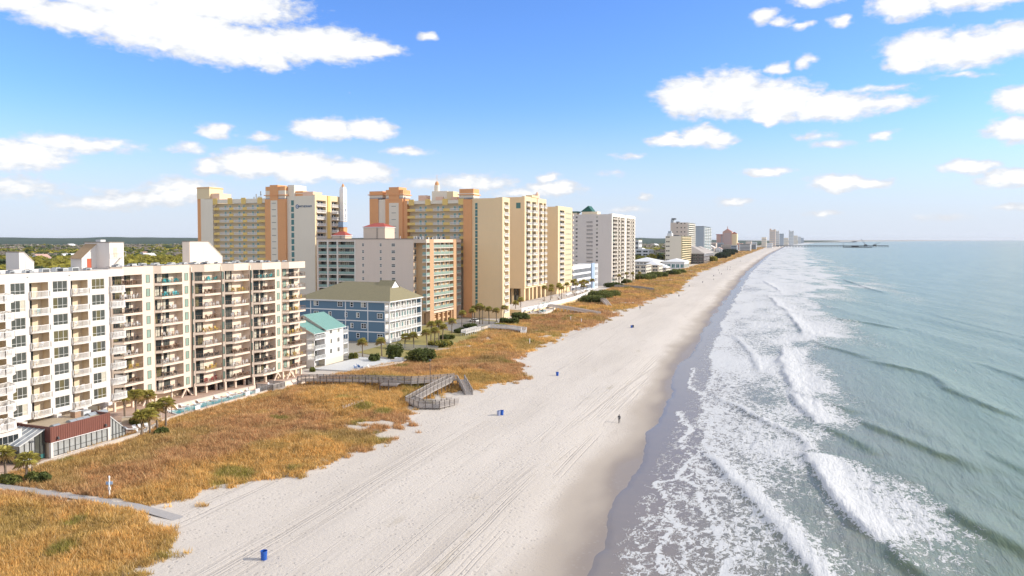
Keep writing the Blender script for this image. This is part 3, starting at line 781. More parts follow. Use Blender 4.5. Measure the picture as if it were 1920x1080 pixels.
def window(parent, pos, rot, w, h, nx=2, ny=1, fm='frame_white', pm='glass_dark', cur=None, name='window', low=None, split=True, t=.07):
    if not split:
        def mk():
            b = MB(); b.box(0, -.03, 0, w, .02, h, fm)
            for k in range(nx):
                for j in range(ny):
                    b.quad([(w * k / nx + t, -.034, h * j / ny + t), (w * (k + 1) / nx - t, -.034, h * j / ny + t), (w * (k + 1) / nx - t, -.034, h * (j + 1) / ny - t), (w * k / nx + t, -.034, h * (j + 1) / ny - t)], pm)
            return b.mesh('window')
        return obj(name, cached(('w', w, h, nx, ny, fm, pm, t), mk), parent, pos, rot)
    o = obj(name, frame_mesh(w, h, nx, ny, fm, t, low), parent, pos, rot)
    obj('pane', pane_mesh(w, h, pm, cur), o)
    return o
def rail_pts(mb, pts, h, m, sp=.16, bw=.035, top=.07, z0=0.0, post=None, glass=None):
    for p, q in zip(pts[:-1], pts[1:]):
        p, q = Vector((*p, z0)), Vector((*q, z0)); L = (q - p).length
        mb.bar(p + Vector((0, 0, h)), q + Vector((0, 0, h)), top, top, m)
        if glass:
            d = (q - p).normalized(); nrm = Vector((-d.y, d.x, 0)) * .015
            a, b = p + d * .06, q - d * .06
            for s_ in (1, -1):
                o_ = nrm * s_
                pts4 = [a + o_ + Vector((0, 0, .1)), b + o_ + Vector((0, 0, .1)), b + o_ + Vector((0, 0, h - .06)), a + o_ + Vector((0, 0, h - .06))]
                mb.quad([tuple(v) for v in (pts4 if s_ < 0 else pts4[::-1])], glass)
        else:
            mb.bar(p + Vector((0, 0, .1)), q + Vector((0, 0, .1)), top * .7, top * .7, m)
            n = max(1, int(L / sp))
            for k in range(n + 1):
                e = p + (q - p) * (k / n)
                mb.box(e.x - bw / 2, e.y - bw / 2, z0 + .02, e.x + bw / 2, e.y + bw / 2, z0 + h, m, False)
        if post:
            n = max(1, round(L / post))
            for k in range(n + 1):
                e = p + (q - p) * (k / n)
                mb.box(e.x - .05, e.y - .05, z0, e.x + .05, e.y + .05, z0 + h + .03, m, False)

CUR = [('curtain', 0, .45), ('curtain', .55, 1), ('curtain', .25, .8), None, None, ('glass_olive', 0, .5), ('glass_olive', .3, 1), ('glass_grey', 0, 1), ('curtain', .75, 1)]

# ------------------------------------------------------------------ 1 white apartment block (nearest)
FURN = []            # places where people keep furniture on their balconies: (world point, rot, kind, building)
def white_block():
    B = thing('apartment_building', 'long white stucco apartment block with white railed balconies beside the maroon roofed pavilion', 'apartment building', (-117, 80, 0))
    wl = MB(); rows = [5.1 + 2.81 * k for k in range(8)]
    bays = [(1.8, 4.2, 'w'), (4.9, 8.2, 'l'), (9.0, 11.7, 'w'), (12.3, 15.6, 'l'), (16.4, 19.0, 'w'), (-6, -3.2, 'w'), (-12, -8.5, 'l'), (-2.4, .9, 'l')]
    holes = []
    for a, b, t in bays:
        for z in rows:
            if t == 'w': holes.append((a, b, z + .85, z + 2.72, .18))
            else: holes.append((a, b, z + .2, z + 2.66, 1.7, 'tan_inside', 'tan_inside'))
    facade(wl, (0, 0, 0), S90, -18, 19.9, 5.1, 29.0, holes, 'white_stucco')
    # rest of the body
    wl.quad([(-16, 19.9, 5.1), (-16, 19.9, 29), (0, 19.9, 29), (0, 19.9, 5.1)][::-1], 'white_stucco')
    wl.quad([(-16, -18, 5.1), (-16, -18, 29), (0, -18, 29), (0, -18, 5.1)], 'white_stucco')
    wl.quad([(-16, -18, 5.1), (-16, 19.9, 5.1), (-16, 19.9, 29), (-16, -18, 29)][::-1], 'white_stucco')
    wl.quad([(0, -18, 5.1), (0, 19.9, 5.1), (-16, 19.9, 5.1), (-16, -18, 5.1)], 'tan_inside')
    # cornice band over the open corner
    wl.box(-3.2, 19.902, 27.75, 0, 23.1, 29, 'white_stucco')
    wl.box(-3.4, 19.902, 2.6, -3.0, 21.6, 27.75, 'tan_inside')
    # ground floor: stepped beams, columns and a shaded back wall
    wl.box(-9, -18, 0, -8.6, 19.8, 5.098, 'tan_inside')
    for y in (-14, -7, -1, 3.0, 9, 14, 19.0):
        wl.box(-1.2, y - .35, 0, -.5, y + .35, 4.3, 'white_stucco'); wl.box(-6, y - .45, 4.3, .35, y + .45, 5.096, 'white_stucco')
        wl.box(.352, y - .42, 4.55, .9, y + .42, 5.09, 'white_stucco')
    obj('wall', wl, B)
    rf = MB(); rf.quad([(-15.9, -18, 28.55), (-.25, -18, 28.55), (-.25, 19.7, 28.55), (-15.9, 19.7, 28.55)], 'roof_white')
    rf.box(-.28, -18, 28.55, -.02, 19.88, 29.06, 'parapet_cap')
    rf.box(-15.9, 19.6, 28.55, -.3, 19.88, 29.04, 'white_stucco')
    obj('roof', rf, B)
    for a, b, t in bays:
        w = round(b - a, 2)
        for i, z in enumerate(rows):
            if t == 'w':
                cu = R.choice([None, None, ('glass_olive', 0, .36), ('glass_olive', .3, .68), ('glass_olive', 0, 1), ('curtain', .64, 1), ('glass_grey', 0, 1), ('glass_olive', .33, 1)])
                window(B, (-.1, a, z + .85), S90, w, 1.87, 3, 1, 'frame_white', 'glass_grey', cu, low=.55, t=.05)
            else:
                window(B, (-1.66, a + .08, z + .24), S90, round(w * .45, 2), 2.2, 2, 1, 'frame_dark', 'glass_dark', R.choice([('glass_olive', 0, 1), ('glass_olive', .3, 1), ('curtain', 0, .3), ('glass_olive', 0, .5), None]), name='sliding_door', t=.05)
                def sl(w=w):
                    m_ = MB(); m_.prism([(-.02, -.02), (.42, 0), (.66, w * .25), (.74, w * .5), (.66, w * .75), (.42, w), (-.02, w + .02)], 0, .2, 'white_stucco'); return m_.mesh('balcony')
                def rl(w=w):
                    m_ = MB(); rail_pts(m_, [(.02, .03), (.38, .03), (.61, w * .25), (.69, w * .5), (.61, w * .75), (.38, w - .03), (.02, w - .03)], 1.02, 'rail_white', .17, .065, .08, .2); return m_.mesh('railing')
                bo = obj('balcony', cached(('wb', w), sl), B, (.003, a, z)); obj('railing', cached(('wr', w), rl), bo)
                FURN.append(((-117 - .35, 80 + a + w * .5, z + .2), S90, 'white', R.random()))
    # corner balconies at the far end
    for i, z in enumerate(rows):
        def sl():
            m_ = MB(); m_.prism([(-3, .05), (.4, .05), (.7, .8), (.7, 2.6), (.3, 3.3), (-2.9, 3.4)], 0, .2, 'white_stucco'); return m_.mesh('balcony')
        def rl():
            m_ = MB(); rail_pts(m_, [(.03, .1), (.38, .1), (.64, .8), (.64, 2.58), (.27, 3.24), (-2.8, 3.33)], 1.02, 'rail_white', .17, .065, .08, .2); return m_.mesh('railing')
        bo = obj('balcony', cached('wcs', sl), B, (0, 19.92, z)); obj('railing', cached('wcr', rl), bo)
        window(B, (-2.94, 20.1, z + .24), S90, 1.4, 2.2, 2, 1, 'frame_dark', 'glass_dark', R.choice(CUR), name='sliding_door', t=.05)
    # deep balcony stack at the near end with the glazed bay below it
    for i, z in enumerate(rows):
        def sl():
            m_ = MB(); m_.prism([(0.01, -6), (4.0, -6), (4.3, -2.2), (4.0, -.9), (3.2, .1), (1.2, .6), (0.01, .8)], 0, .2, 'white_stucco'); return m_.mesh('balcony')
        def rl():
            m_ = MB(); rail_pts(m_, [(3.95, -5.9), (4.24, -2.2), (3.94, -.92), (3.16, .04), (1.2, .53), (.05, .72)], 1.02, 'rail_white', .17, .065, .08, .2); return m_.mesh('railing')
        bo = obj('balcony', cached('wds', sl), B, (0, 0, z)); obj('railing', cached('wdr', rl), bo)
        FURN.append(((-117 + 3, 80 - 1.6, z + .2), R.uniform(0, 6), 'white', R.random()))
    lb = MB()
    facade(lb, (4.0, 0, 0), S90, -8, .25, 1.7, 4.95, [(-3.6, -.25, 2.6, 4.4, .15), (-7.6, -4.2, 2.6, 4.4, .15)], 'white_stucco')
    lb.quad([(4.0, .25, 1.7), (0, .25, 1.7), (0, .25, 4.95), (4.0, .25, 4.95)], 'white_stucco')
    lb.quad([(4.0, -8, 4.95), (4.0, .25, 4.95), (0, .25, 4.95), (0, -8, 4.95)], 'white_stucco'); lb.quad([(0, -8, 1.7), (0, .25, 1.7), (4.0, .25, 1.7), (4.0, -8, 1.7)], 'tan_inside')
    for y in (-6, -.2): lb.box(3.3, y - .25, 0, 3.8, y + .25, 1.698, 'white_stucco')
    lo = obj('bay_front', lb, B)
    window(B, (3.93, -3.6, 2.6), S90, 3.35, 1.8, 4, 1, 'frame_white', 'glass_dark', None, low=.6, t=.05); window(B, (3.93, -7.6, 2.6), S90, 3.4, 1.8, 4, 1, 'frame_white', 'glass_dark', None, low=.6, t=.05)
    for y in (4.55, 12.0):
        v = MB(); v.box(0.003, 0, 0, .12, .22, .16, 'metal_grey'); obj('vent', v, B, (0, y, 28.3))
    return B
white_block()

def stair_house(name, label, loc, W, D, H, Hl, slope_at, door, flip=False, roofm='shingle_brown', wallm='white_stucco'):
    """a rooftop stair house: flat top, then a slope falling along y"""
    t = thing(name, label, 'stair house', loc)
    b = MB(); p = [(0, 0), (W, 0), (W, Hl), (slope_at, H), (0, H)]
    if flip: p = [(W - a, z) for a, z in p][::-1]
    for x in (0, -D):
        pts = [(x, y, z) for y, z in p]
        b.quad(pts if x == 0 else pts[::-1], wallm)
    n = len(p)
    for k in range(n):
        a, c = p[k], p[(k + 1) % n]
        if a[1] == 0 and c[1] == 0: continue
        sl = abs(a[1] - c[1]) > .1 and abs(a[0] - c[0]) > .1
        if sl: continue
        b.quad([(0, *a), (-D, *a), (-D, *c), (0, *c)], 'roof_tan' if a[1] == c[1] else wallm)
    obj('wall', b, t)
    r = MB()
    for k in range(n):
        a, c = p[k], p[(k + 1) % n]
        if abs(a[1] - c[1]) > .1 and abs(a[0] - c[0]) > .1:
            r.quad([(.1, *a), (-D - .1, *a), (-D - .1, *c), (.1, *c)], roofm)
            r.quad([(.1, a[0], a[1] - .12), (.1, c[0], c[1] - .12), (.1, *c), (.1, *a)], 'white_stucco')
    obj('roof', r, t)
    cp = MB(); ya, yb = (0, slope_at) if not flip else (W - slope_at, W)
    cp.box(-D - .08, ya - .06, H + .003, .08, yb + .06, H + .16, 'parapet_cap'); obj('coping', cp, t)
    d = MB(); d.box(.004, 0, 0, .05, .95, 2.05, door); obj('door', d, t, (0, W * (.4 if not flip else .55), .05))
    return t
stair_house('stair_house', 'white rooftop stair house with grey door near the photo\'s left edge', (-136.6, 97.3, 28.56), 2.9, 3.6, 3.5, 1.7, 1.0, 'metal_pale')
def big_stair_house():
    t = thing('stair_house', 'large white rooftop stair house with brown shingled lean-to and red door', 'stair house', (-132.8, 113.7, 28.56))
    b = MB(); b.box(-7.0, 0, 0, 0, 3.5, 5.3, 'white_stucco')
    x0, x1, y0, ze, zt = -6.7, -3.6, -3.5, 2.1, 5.0
    b.quad([(x1, y0, 0), (x1, -.002, 0), (x1, -.002, zt), (x1, y0, ze)], 'white_stucco'); b.quad([(x0, y0, 0), (x1, y0, 0), (x1, y0, ze), (x0, y0, ze)], 'white_stucco'); b.quad([(x0, y0, 0), (x0, y0, ze), (x0, -.002, zt), (x0, -.002, 0)], 'white_stucco')
    obj('wall', b, t)
    r = MB(); r.quad([(x1 + .12, y0 - .3, ze - .08), (x1 + .12, -.003, zt + .02), (x0 - .1, -.003, zt + .02), (x0 - .1, y0 - .3, ze - .08)], 'shingle_brown'); obj('roof', r, t)
    c = MB(); c.box(-7.1, -.1, 5.303, .1, 3.6, 5.45, 'parapet_cap'); c.box(-5, 1.0, 5.451, -3.6, 2.2, 5.9, 'metal_pale'); obj('coping', c, t)
    d = MB(); d.box(x1 + .004, -2.3, .05, x1 + .05, -1.3, 2.0, 'door_red'); obj('door', d, t)
    l = MB()
    for k in range(8): l.bar((.25, .5 + k * .3, .25 + k * .28), (.9, .5 + k * .3, .25 + k * .28), .3, .06, 'tan_inside')
    rail_pts(l, [(.9, .4), (.9, 3.2)], 1.0, 'metal_pale', .5, .05, .06, 2.4); obj('ladder', l, t)
    d = MB(); d.box(.004, 1.0, 2.3, .05, 1.9, 4.3, 'tan_inside'); obj('door', d, t)
big_stair_house()
stair_house('stair_house', 'cream rooftop stair house with ladder above the beige apartment balconies', (-132.8, 135.4, 28.46), 10.5, 2.2, 5.5, 1.9, 5.9, 'metal_pale', wallm='beige_stucco')

# ------------------------------------------------------------------ 2 beige apartment building with the saw-tooth front
def beige_block():
    OX, OY = -118, 110
    B = thing('apartment_building', 'stepped beige apartment building with brown railed balconies full of furniture above a pool', 'apartment building', (OX, OY, 0))
    bays = [('A', (-127.4, 109.2), (-125.9, 110.7), (-125.9, 118.3), 115.4), ('B', (-125.9, 118.3), (-124.8, 119.4), (-124.8, 127.2), 125.0), ('C', (-124.8, 127.2), (-122.7, 129.3), (-122.7, 134.2), 134.2),
            ('D', (-122.7, 134.2), (-120.7, 136.2), (-120.7, 141.2), 141.2), ('E', (-120.7, 141.2), (-118.6, 143.3), (-118.6, 150.1), 147.9), ('F', (-118.6, 150.1), (-117.2, 151.4), (-117.2, 157.8), 157.8)]
    rows = [2.0 + 2.85 * k for k in range(9)]
    wl = MB(); T = lambda p: (p[0] - OX, p[1] - OY)
    for nm, r, o, e, yb in bays:
        r, o, e = T(r), T(o), T(e); yb -= OY; xb = o[0] - 1.8
        wl.box(-27, r[1], 2.0, xb, e[1] - .003, 28.4, 'beige_stucco')
        k = .30 if nm in 'CDE' else .12
        rp = (r[0] + k * (o[0] - r[0]), r[1] + k * (o[1] - r[1]))
        wl.prism([(xb, r[1] + .004), (r[0], r[1] + .004), rp, (xb, rp[1])], 2.0, 27.35, 'beige_stucco')
        if yb < e[1] - .1: wl.prism([(xb, yb), (o[0], yb), (o[0], e[1] - .004), (xb, e[1] - .004)], 2.0, 27.35, 'beige_stucco')
        wl.prism([(xb - .2, r[1] + .002), (r[0], r[1] + .002), o, (e[0], e[1] - .002), (xb - .2, e[1] - .002)], 27.353, 29.0, 'beige_stucco')
        # ground level: columns and braces in front of an undercroft partly painted as shade
        wl.box(-27, r[1], 0, xb - 1.0, e[1] - .003, 1.998, 'recess_shade' if nm in 'CDE' else 'tan_inside')
        for yy in (r[1] + .25, (r[1] + e[1]) / 2, e[1] - .4):
            wl.box(xb + .2, yy - .2, 0, xb + .65, yy + .2, 1.997, 'beige_stucco')
        if nm in 'ABEF':
            m0 = (yb + e[1]) / 2 if nm in 'ABE' else r[1] + 2
            for sg in (-1, 1): wl.bar((o[0] - .5, m0, 1.95), (o[0] - .4, m0 + sg * 1.5, .05), .3, .3, 'beige_stucco')
    obj('wall', wl, B)
    rf = MB()
    for nm, r, o, e, yb in bays:
        r, o, e = T(r), T(o), T(e)
        rf.prism([(-27, r[1] + .005), (o[0] - 2.7, r[1] + .005), (o[0] - 2.7, e[1] - .005), (-27, e[1] - .005)], 28.403, 28.45, 'roof_white')
        rf.prism([(o[0] - 2.75, r[1] - .01), (r[0] + .04, r[1] - .01), (o[0] + .04, o[1] - .02), (e[0] + .04, e[1]), (e[0] - .2, e[1]), (o[0] - .2, o[1] + .1), (r[0] - .2, r[1] + .2), (o[0] - 2.75, r[1] + .2)], 29.003, 29.09, 'parapet_cap')
    obj('roof', rf, B)
    for nm, r, o, e, yb in bays:
        r, o, e = T(r), T(o), T(e); yb -= OY; xb = o[0] - 1.8
        k = .30 if nm in 'CDE' else .12
        rp = (r[0] + k * (o[0] - r[0]), r[1] + k * (o[1] - r[1]))
        def sl():
            m_ = MB(); m_.prism([(xb + .003, rp[1] + .01), (rp[0] + .02, rp[1] - .005), (o[0] + .05, o[1] - .02), (o[0] + .05, yb - .01), (xb + .003, yb - .01)], .06, .5, 'beige_stucco', 'concrete'); return m_.mesh('balcony')
        def rl():
            m_ = MB(); pts = [(rp[0] - .03, rp[1] + .06), (o[0] - .04, o[1] + .03), (o[0] - .04, yb - .08)]
            if nm == 'F': pts.append((xb + .2, yb - .08))
            rail_pts(m_, pts, 1.0, 'rail_brown', .42, .022, .05, .5, post=2.2); return m_.mesh('railing')
        ms, mr = sl(), rl()
        for i, z in enumerate(rows):
            bo = obj('balcony', ms, B, (0, 0, z)); obj('railing', mr, bo)
            cu = lambda: R.choice(CUR)
            y0 = rp[1] + .35; span = yb - y0
            if nm in 'BE':
                window(B, (xb + .06, y0, z + .52), S90, 1.9, 2.1, 2, 1, 'frame_dark', 'glass_dark', cu(), name='sliding_door', t=.05)
                window(B, (xb + .06, y0 + 2.5, z + .52), S90, 1.6, 2.1, 2, 1, 'frame_dark', 'glass_dark', cu(), name='sliding_door', t=.05)
            elif nm in 'ACD':
                window(B, (xb + .06, y0, z + .52), S90, 2.2, 2.1, 2, 1, 'frame_dark', 'glass_dark', cu(), name='sliding_door', t=.05)
                if nm == 'A': window(B, (xb + .06, y0 + 2.9, z + .52), S90, 1.4, 2.1, 2, 1, 'frame_dark', 'glass_dark', cu(), name='sliding_door', t=.05)
            else:
                window(B, (xb + .06, y0 + .6, z + .7), S90, 1.3, 1.7, 1, 1, 'frame_dark', 'glass_green', None)
                window(B, (xb + .06, y0 + 3.0, z + .52), S90, 1.9, 2.1, 2, 1, 'frame_dark', 'glass_dark', cu(), name='sliding_door', t=.05)
            if yb < e[1] - .1:
                wd = .95; window(B, (o[0] + .01, (yb + e[1]) / 2 - wd / 2, z + .75), S90, wd, 1.65, 1, 1, 'frame_dark', 'glass_green', None, t=.045)
            if nm in 'BCDEF':
                # narrow window on the slanted face
                dx, dy = o[0] - r[0], o[1] - r[1]; L = math.hypot(dx, dy); w_ = .5 if nm in 'CDE' else .12
                if nm in 'CDE': window(B, (r[0] + dx / L * .18 + .01, r[1] + dy / L * .18 - .01, z + .75), math.atan2(dy, dx), w_, 1.65, 1, 1, 'frame_dark', 'glass_green', None, t=.045)
            FURN.append(((OX + o[0] - .9, OY + o[1] + .8, z + .5), S90, nm, i))
    return B
beige_block()

# ------------------------------------------------------------------ 3 pavilion with the maroon fascia
def pavilion():
    B = thing('pavilion', 'low glazed restaurant pavilion with ribbed maroon fascia and tan roof', 'restaurant', (-109.4, 82.3, 0))
    fs = MB(); L = 10.9
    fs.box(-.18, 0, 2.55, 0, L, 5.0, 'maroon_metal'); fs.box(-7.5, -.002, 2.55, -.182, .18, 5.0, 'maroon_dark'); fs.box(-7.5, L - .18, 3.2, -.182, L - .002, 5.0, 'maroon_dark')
    fs.box(-.05, .0, 2.45, .06, L, 2.548, 'trim_white')
    fo = obj('fascia', fs, B)
    for k in range(28):
        def rb():
            m_ = MB(); m_.box(.001, -.03, 2.56, .05, .03, 4.97, 'maroon_metal'); return m_.mesh('rib')
        obj('rib', cached('rib', rb), fo, (0, .2 + k * (L - .4) / 27, 0))
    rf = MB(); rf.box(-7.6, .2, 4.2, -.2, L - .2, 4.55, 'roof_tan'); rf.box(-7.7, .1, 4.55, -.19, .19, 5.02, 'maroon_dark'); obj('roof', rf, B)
    for (x, y, n) in ((-1.5, 1.4, 1), (-1.9, 4.6, 3), (-3.3, 9.2, 3)):
        for k in range(n):
            s_ = MB(); pr = [(-.75 + 1.5 * i / 6, .42 * math.sin(math.pi * i / 6)) for i in range(7)]
            for (a, za), (b, zb) in zip(pr[:-1], pr[1:]): s_.quad([(a, 0, za), (b, 0, zb), (b, 1.15, zb), (a, 1.15, za)][::-1], 'glass_sky')
            s_.quad([(a, 0, z) for a, z in pr], 'glass_sky'); s_.quad([(a, 1.15, z) for a, z in pr][::-1], 'glass_sky')
            obj('skylight', s_, B, (x, y + k * 1.2, 4.553))
    # store front
    wl = MB(); wl.box(-7.5, .3, 0, -.5, L - .3, 4.198, 'tan_inside')
    wl.box(-.45, 0.02, 0, .0, .42, 2.448, 'white_stucco'); wl.box(-.45, L - .5, 0, 0, L, 2.448, 'white_stucco'); wl.box(-.44, .42, 0, -.1, L - .5, .25, 'white_stucco')
    obj('wall', wl, B)
    n = 10; w = (L - .92) / n
    for k in range(n):
        window(B, (-.25, .42 + k * w, .25), S90, round(w - .002, 3), 2.19, 1, 2, 'frame_dark', 'blind', None, name='glazing', low=.8, t=.075)
    # sloped glass ends
    for side in (0, 1):
        g = MB()
        if side == 0:
            ya, yb_ = -4.2, -.02; za, zb = 2.9, 4.6
        else: ya, yb_ = 3.2 + L, L + .02; za, zb = 1.5, 4.4
        x0, x1 = (-7, -1.3) if side == 0 else (-6, -.3)
        go = thing_part = obj('sun_room', None, B)
        N = 5
        for k in range(N):
            t0, t1 = k / N, (k + 1) / N
            pa, pb = (x1, ya + (yb_ - ya) * t0), (x1, ya + (yb_ - ya) * t1); z0_, z1_ = za + (zb - za) * t0, za + (zb - za) * t1
            g.quad([(pa[0], pa[1], .1), (pb[0], pb[1], .1), (pb[0], pb[1], z1_), (pa[0], pa[1], z0_)] if side == 0 else [(pb[0], pb[1], .1), (pa[0], pa[1], .1), (pa[0], pa[1], z0_), (pb[0], pb[1], z1_)], 'glass_grey' if side == 0 and k > 2 else 'blind')
            g.bar((pa[0] + .03, pa[1], .05), (pa[0] + .03, pa[1], z0_), .1, .1, 'frame_dark')
        g.bar((x1 + .03, ya, za), (x1 + .03, yb_, zb), .14, .14, 'metal_pale'); g.bar((x1 + .03, ya, 1.0), (x1 + .03, yb_, 1.0), .08, .08, 'frame_dark')
        g.quad([(x1, ya, za), (x1, yb_, zb), (x0, yb_, zb), (x0, ya, za)] if (side == 0) else [(x1, yb_, zb), (x1, ya, za), (x0, ya, za), (x0, yb_, zb)], 'glass_sky')
        for k in range(6):
            x = x0 + (x1 - x0) * k / 5; g.bar((x, ya, za + .04), (x, yb_, zb + .04), .09, .09, 'metal_pale')
        g.quad([(x1, ya, .1), (x1, ya, za), (x0, ya, za), (x0, ya, .1)] if side == 0 else [(x1, ya, .1), (x0, ya, .1), (x0, ya, za), (x1, ya, za)], 'glass_grey')
        bpy.data.objects.remove(go)
        obj('sun_room', g, B)
    d = MB(); d.box(-1.28, -.9, .1, -1.2, -.1, 2.3, 'frame_dark'); d.box(-1.2, -.82, .9, -1.18, -.18, 2.2, 'glass_grey'); d.box(-1.2, -.82, .2, -1.18, -.18, .85, 'glass_teal'); obj('door', d, B)
    for y in (1.1, 9.8):
        lm = MB(); lm.box(0.052, -.08, 0, .3, .08, .12, 'metal_dark'); lm.box(.2, -.12, -.3, .42, .12, 0, 'metal_dark'); obj('lamp', lm, B, (0, y, 3.2))
mat('glass_sky', (.30, .33, .36), .1, .1, spec=.6)
mat('blind', (.37, .38, .37), .25, .35, 1.3, spec=.5)
pavilion()

# ------------------------------------------------------------------ 4 grey house with the teal roof
def grey_house():
    B = thing('beach_house', 'narrow grey and white beach house with a teal metal roof beside the blue building', 'house', (-121, 166.6, 0))
    W = 13.6; wl = MB(); zs = [2.0, 4.75, 7.5]
    for k in range(18): wl.box(-18, 0 - .012 * (k % 2), .55 * k, -2.6, .3, .55 * k + .548, 'grey_siding')
    wl.box(-18, .31, 0, -2.6, 5.2, 9.6, 'grey_siding'); 
    wl.box(-2.58, .05, 0, -.1, .3, 2.0, 'white_siding')
    wl.box(-2.6, .1, 0, -2.3, 5.0, 9.6, 'white_siding')
    holes = [(a, a + 1.15, z + .9, z + 2.25, .1) for z in zs for a in (7.0, 10.6)]
    facade(wl, (0, 0, 0), S90, 5.0, W, 1.6, 10.0, holes, 'white_siding')
    wl.quad([(0, 5.0, 1.6), (-3, 5.0, 1.6), (-3, 5.0, 10), (0, 5.0, 10)][::-1], 'white_siding'); wl.quad([(0, W, 1.6), (-18, W, 1.6), (-18, W, 10), (0, W, 10)], 'white_siding')
    wl.box(-18, 5.0, 0, -.06, W - .02, 1.598, 'cream_low'); wl.quad([(0, 5, 1.6), (0, W, 1.6), (-1, W, 1.6), (-1, 5, 1.6)], 'cream_low')
    # gable fill
    wl.quad([(-7, 5.0, 13.6), (-14, 5.0, 9.6), (0, 5.0, 9.6)], 'white_siding')
    wl.box(-.18, .02, 0, -.02, .18, 9.6, 'trim_white'); wl.box(-.18, 4.8, 0, -.02, 4.98, 9.6, 'trim_white')
    obj('wall', wl, B)
    for z in zs:
        for a in (7.0, 10.6): window(B, (-.03, a, z + .9), S90, 1.15, 1.35, 2, 1, 'frame_white', 'glass_grey', R.choice([None, ('curtain', 0, .5)]), t=.08)
        def sl():
            m_ = MB(); m_.box(-2.5, .05, 0, .25, 4.9, .2, 'trim_white'); return m_.mesh('balcony')
        def rl():
            m_ = MB(); rail_pts(m_, [(-2.4, .12), (.2, .12), (.2, 4.85)], 1.0, 'metal_pale', .14, .045, .08, .2, post=2.2); return m_.mesh('railing')
        bo = obj('balcony', cached('gs', sl), B, (0, 0, z)); obj('railing', cached('gr', rl), bo)
        window(B, (-2.28, 2.0, z + .25), S90, 2.2, 2.0, 2, 1, 'frame_white', 'glass_grey', ('curtain', 0, .5), name='sliding_door')
        def s2():
            m_ = MB(); m_.box(-2.6, .02, 0, .1, 2.4, .2, 'trim_white'); return m_.mesh('balcony')
        def r2():
            m_ = MB(); rail_pts(m_, [(.05, .05), (.05, 2.35), (-2.5, 2.35)], 1.0, 'metal_pale', .14, .05, .08, .2, post=1.4); return m_.mesh('railing')
        bo = obj('balcony', cached('g2', s2), B, (0, W, z)); obj('railing', cached('g2r', r2), bo)
    pp = MB(); pp.box(-.05, W + 2.2, 0, .1, W + 2.35, 9.7, 'trim_white'); obj('post', pp, B)
    rf = MB()
    def gable(y0, y1, xe, ze, xr, zr, xi):
        t = .14
        for (a, za, b, zb) in ((xe, ze, xr, zr), (xr, zr, xi, ze)):
            rf.quad([(a, y0, za), (a, y1, za), (b, y1, zb), (b, y0, zb)], 'roof_teal'); rf.quad([(a, y0, za - t), (b, y0, zb - t), (b, y1, zb - t), (a, y1, za - t)], 'trim_white')
        rf.quad([(xe, y0, ze - t), (xe, y0, ze), (xr, y0, zr), (xi, y0, ze), (xi, y0, ze - t), (xr, y0, zr - t)][::-1], 'trim_white')
        rf.quad([(xe, y0, ze - t), (xe, y1, ze - t), (xe, y1, ze), (xe, y0, ze)], 'trim_white')
        n = int((y1 - y0) / .5)
        for k in range(n + 1):
            y = y0 + (y1 - y0) * k / n
            rf.bar((xe, y, ze + .03), (xr, y, zr + .03), .05, .06, 'roof_teal')
    gable(4.6, 14.2, .7, 9.75, -7, 13.7, -14.7)
    gable(-.5, 4.595, .4, 9.25, -6.5, 12.4, -14)
    obj('roof', rf, B)
    wl2 = MB(); wl2.quad([(-14, -.02, 9.2), (.2, -.02, 9.2), (-6.5, -.02, 12.25)], 'grey_siding'); obj('gable', wl2, B)
grey_house()

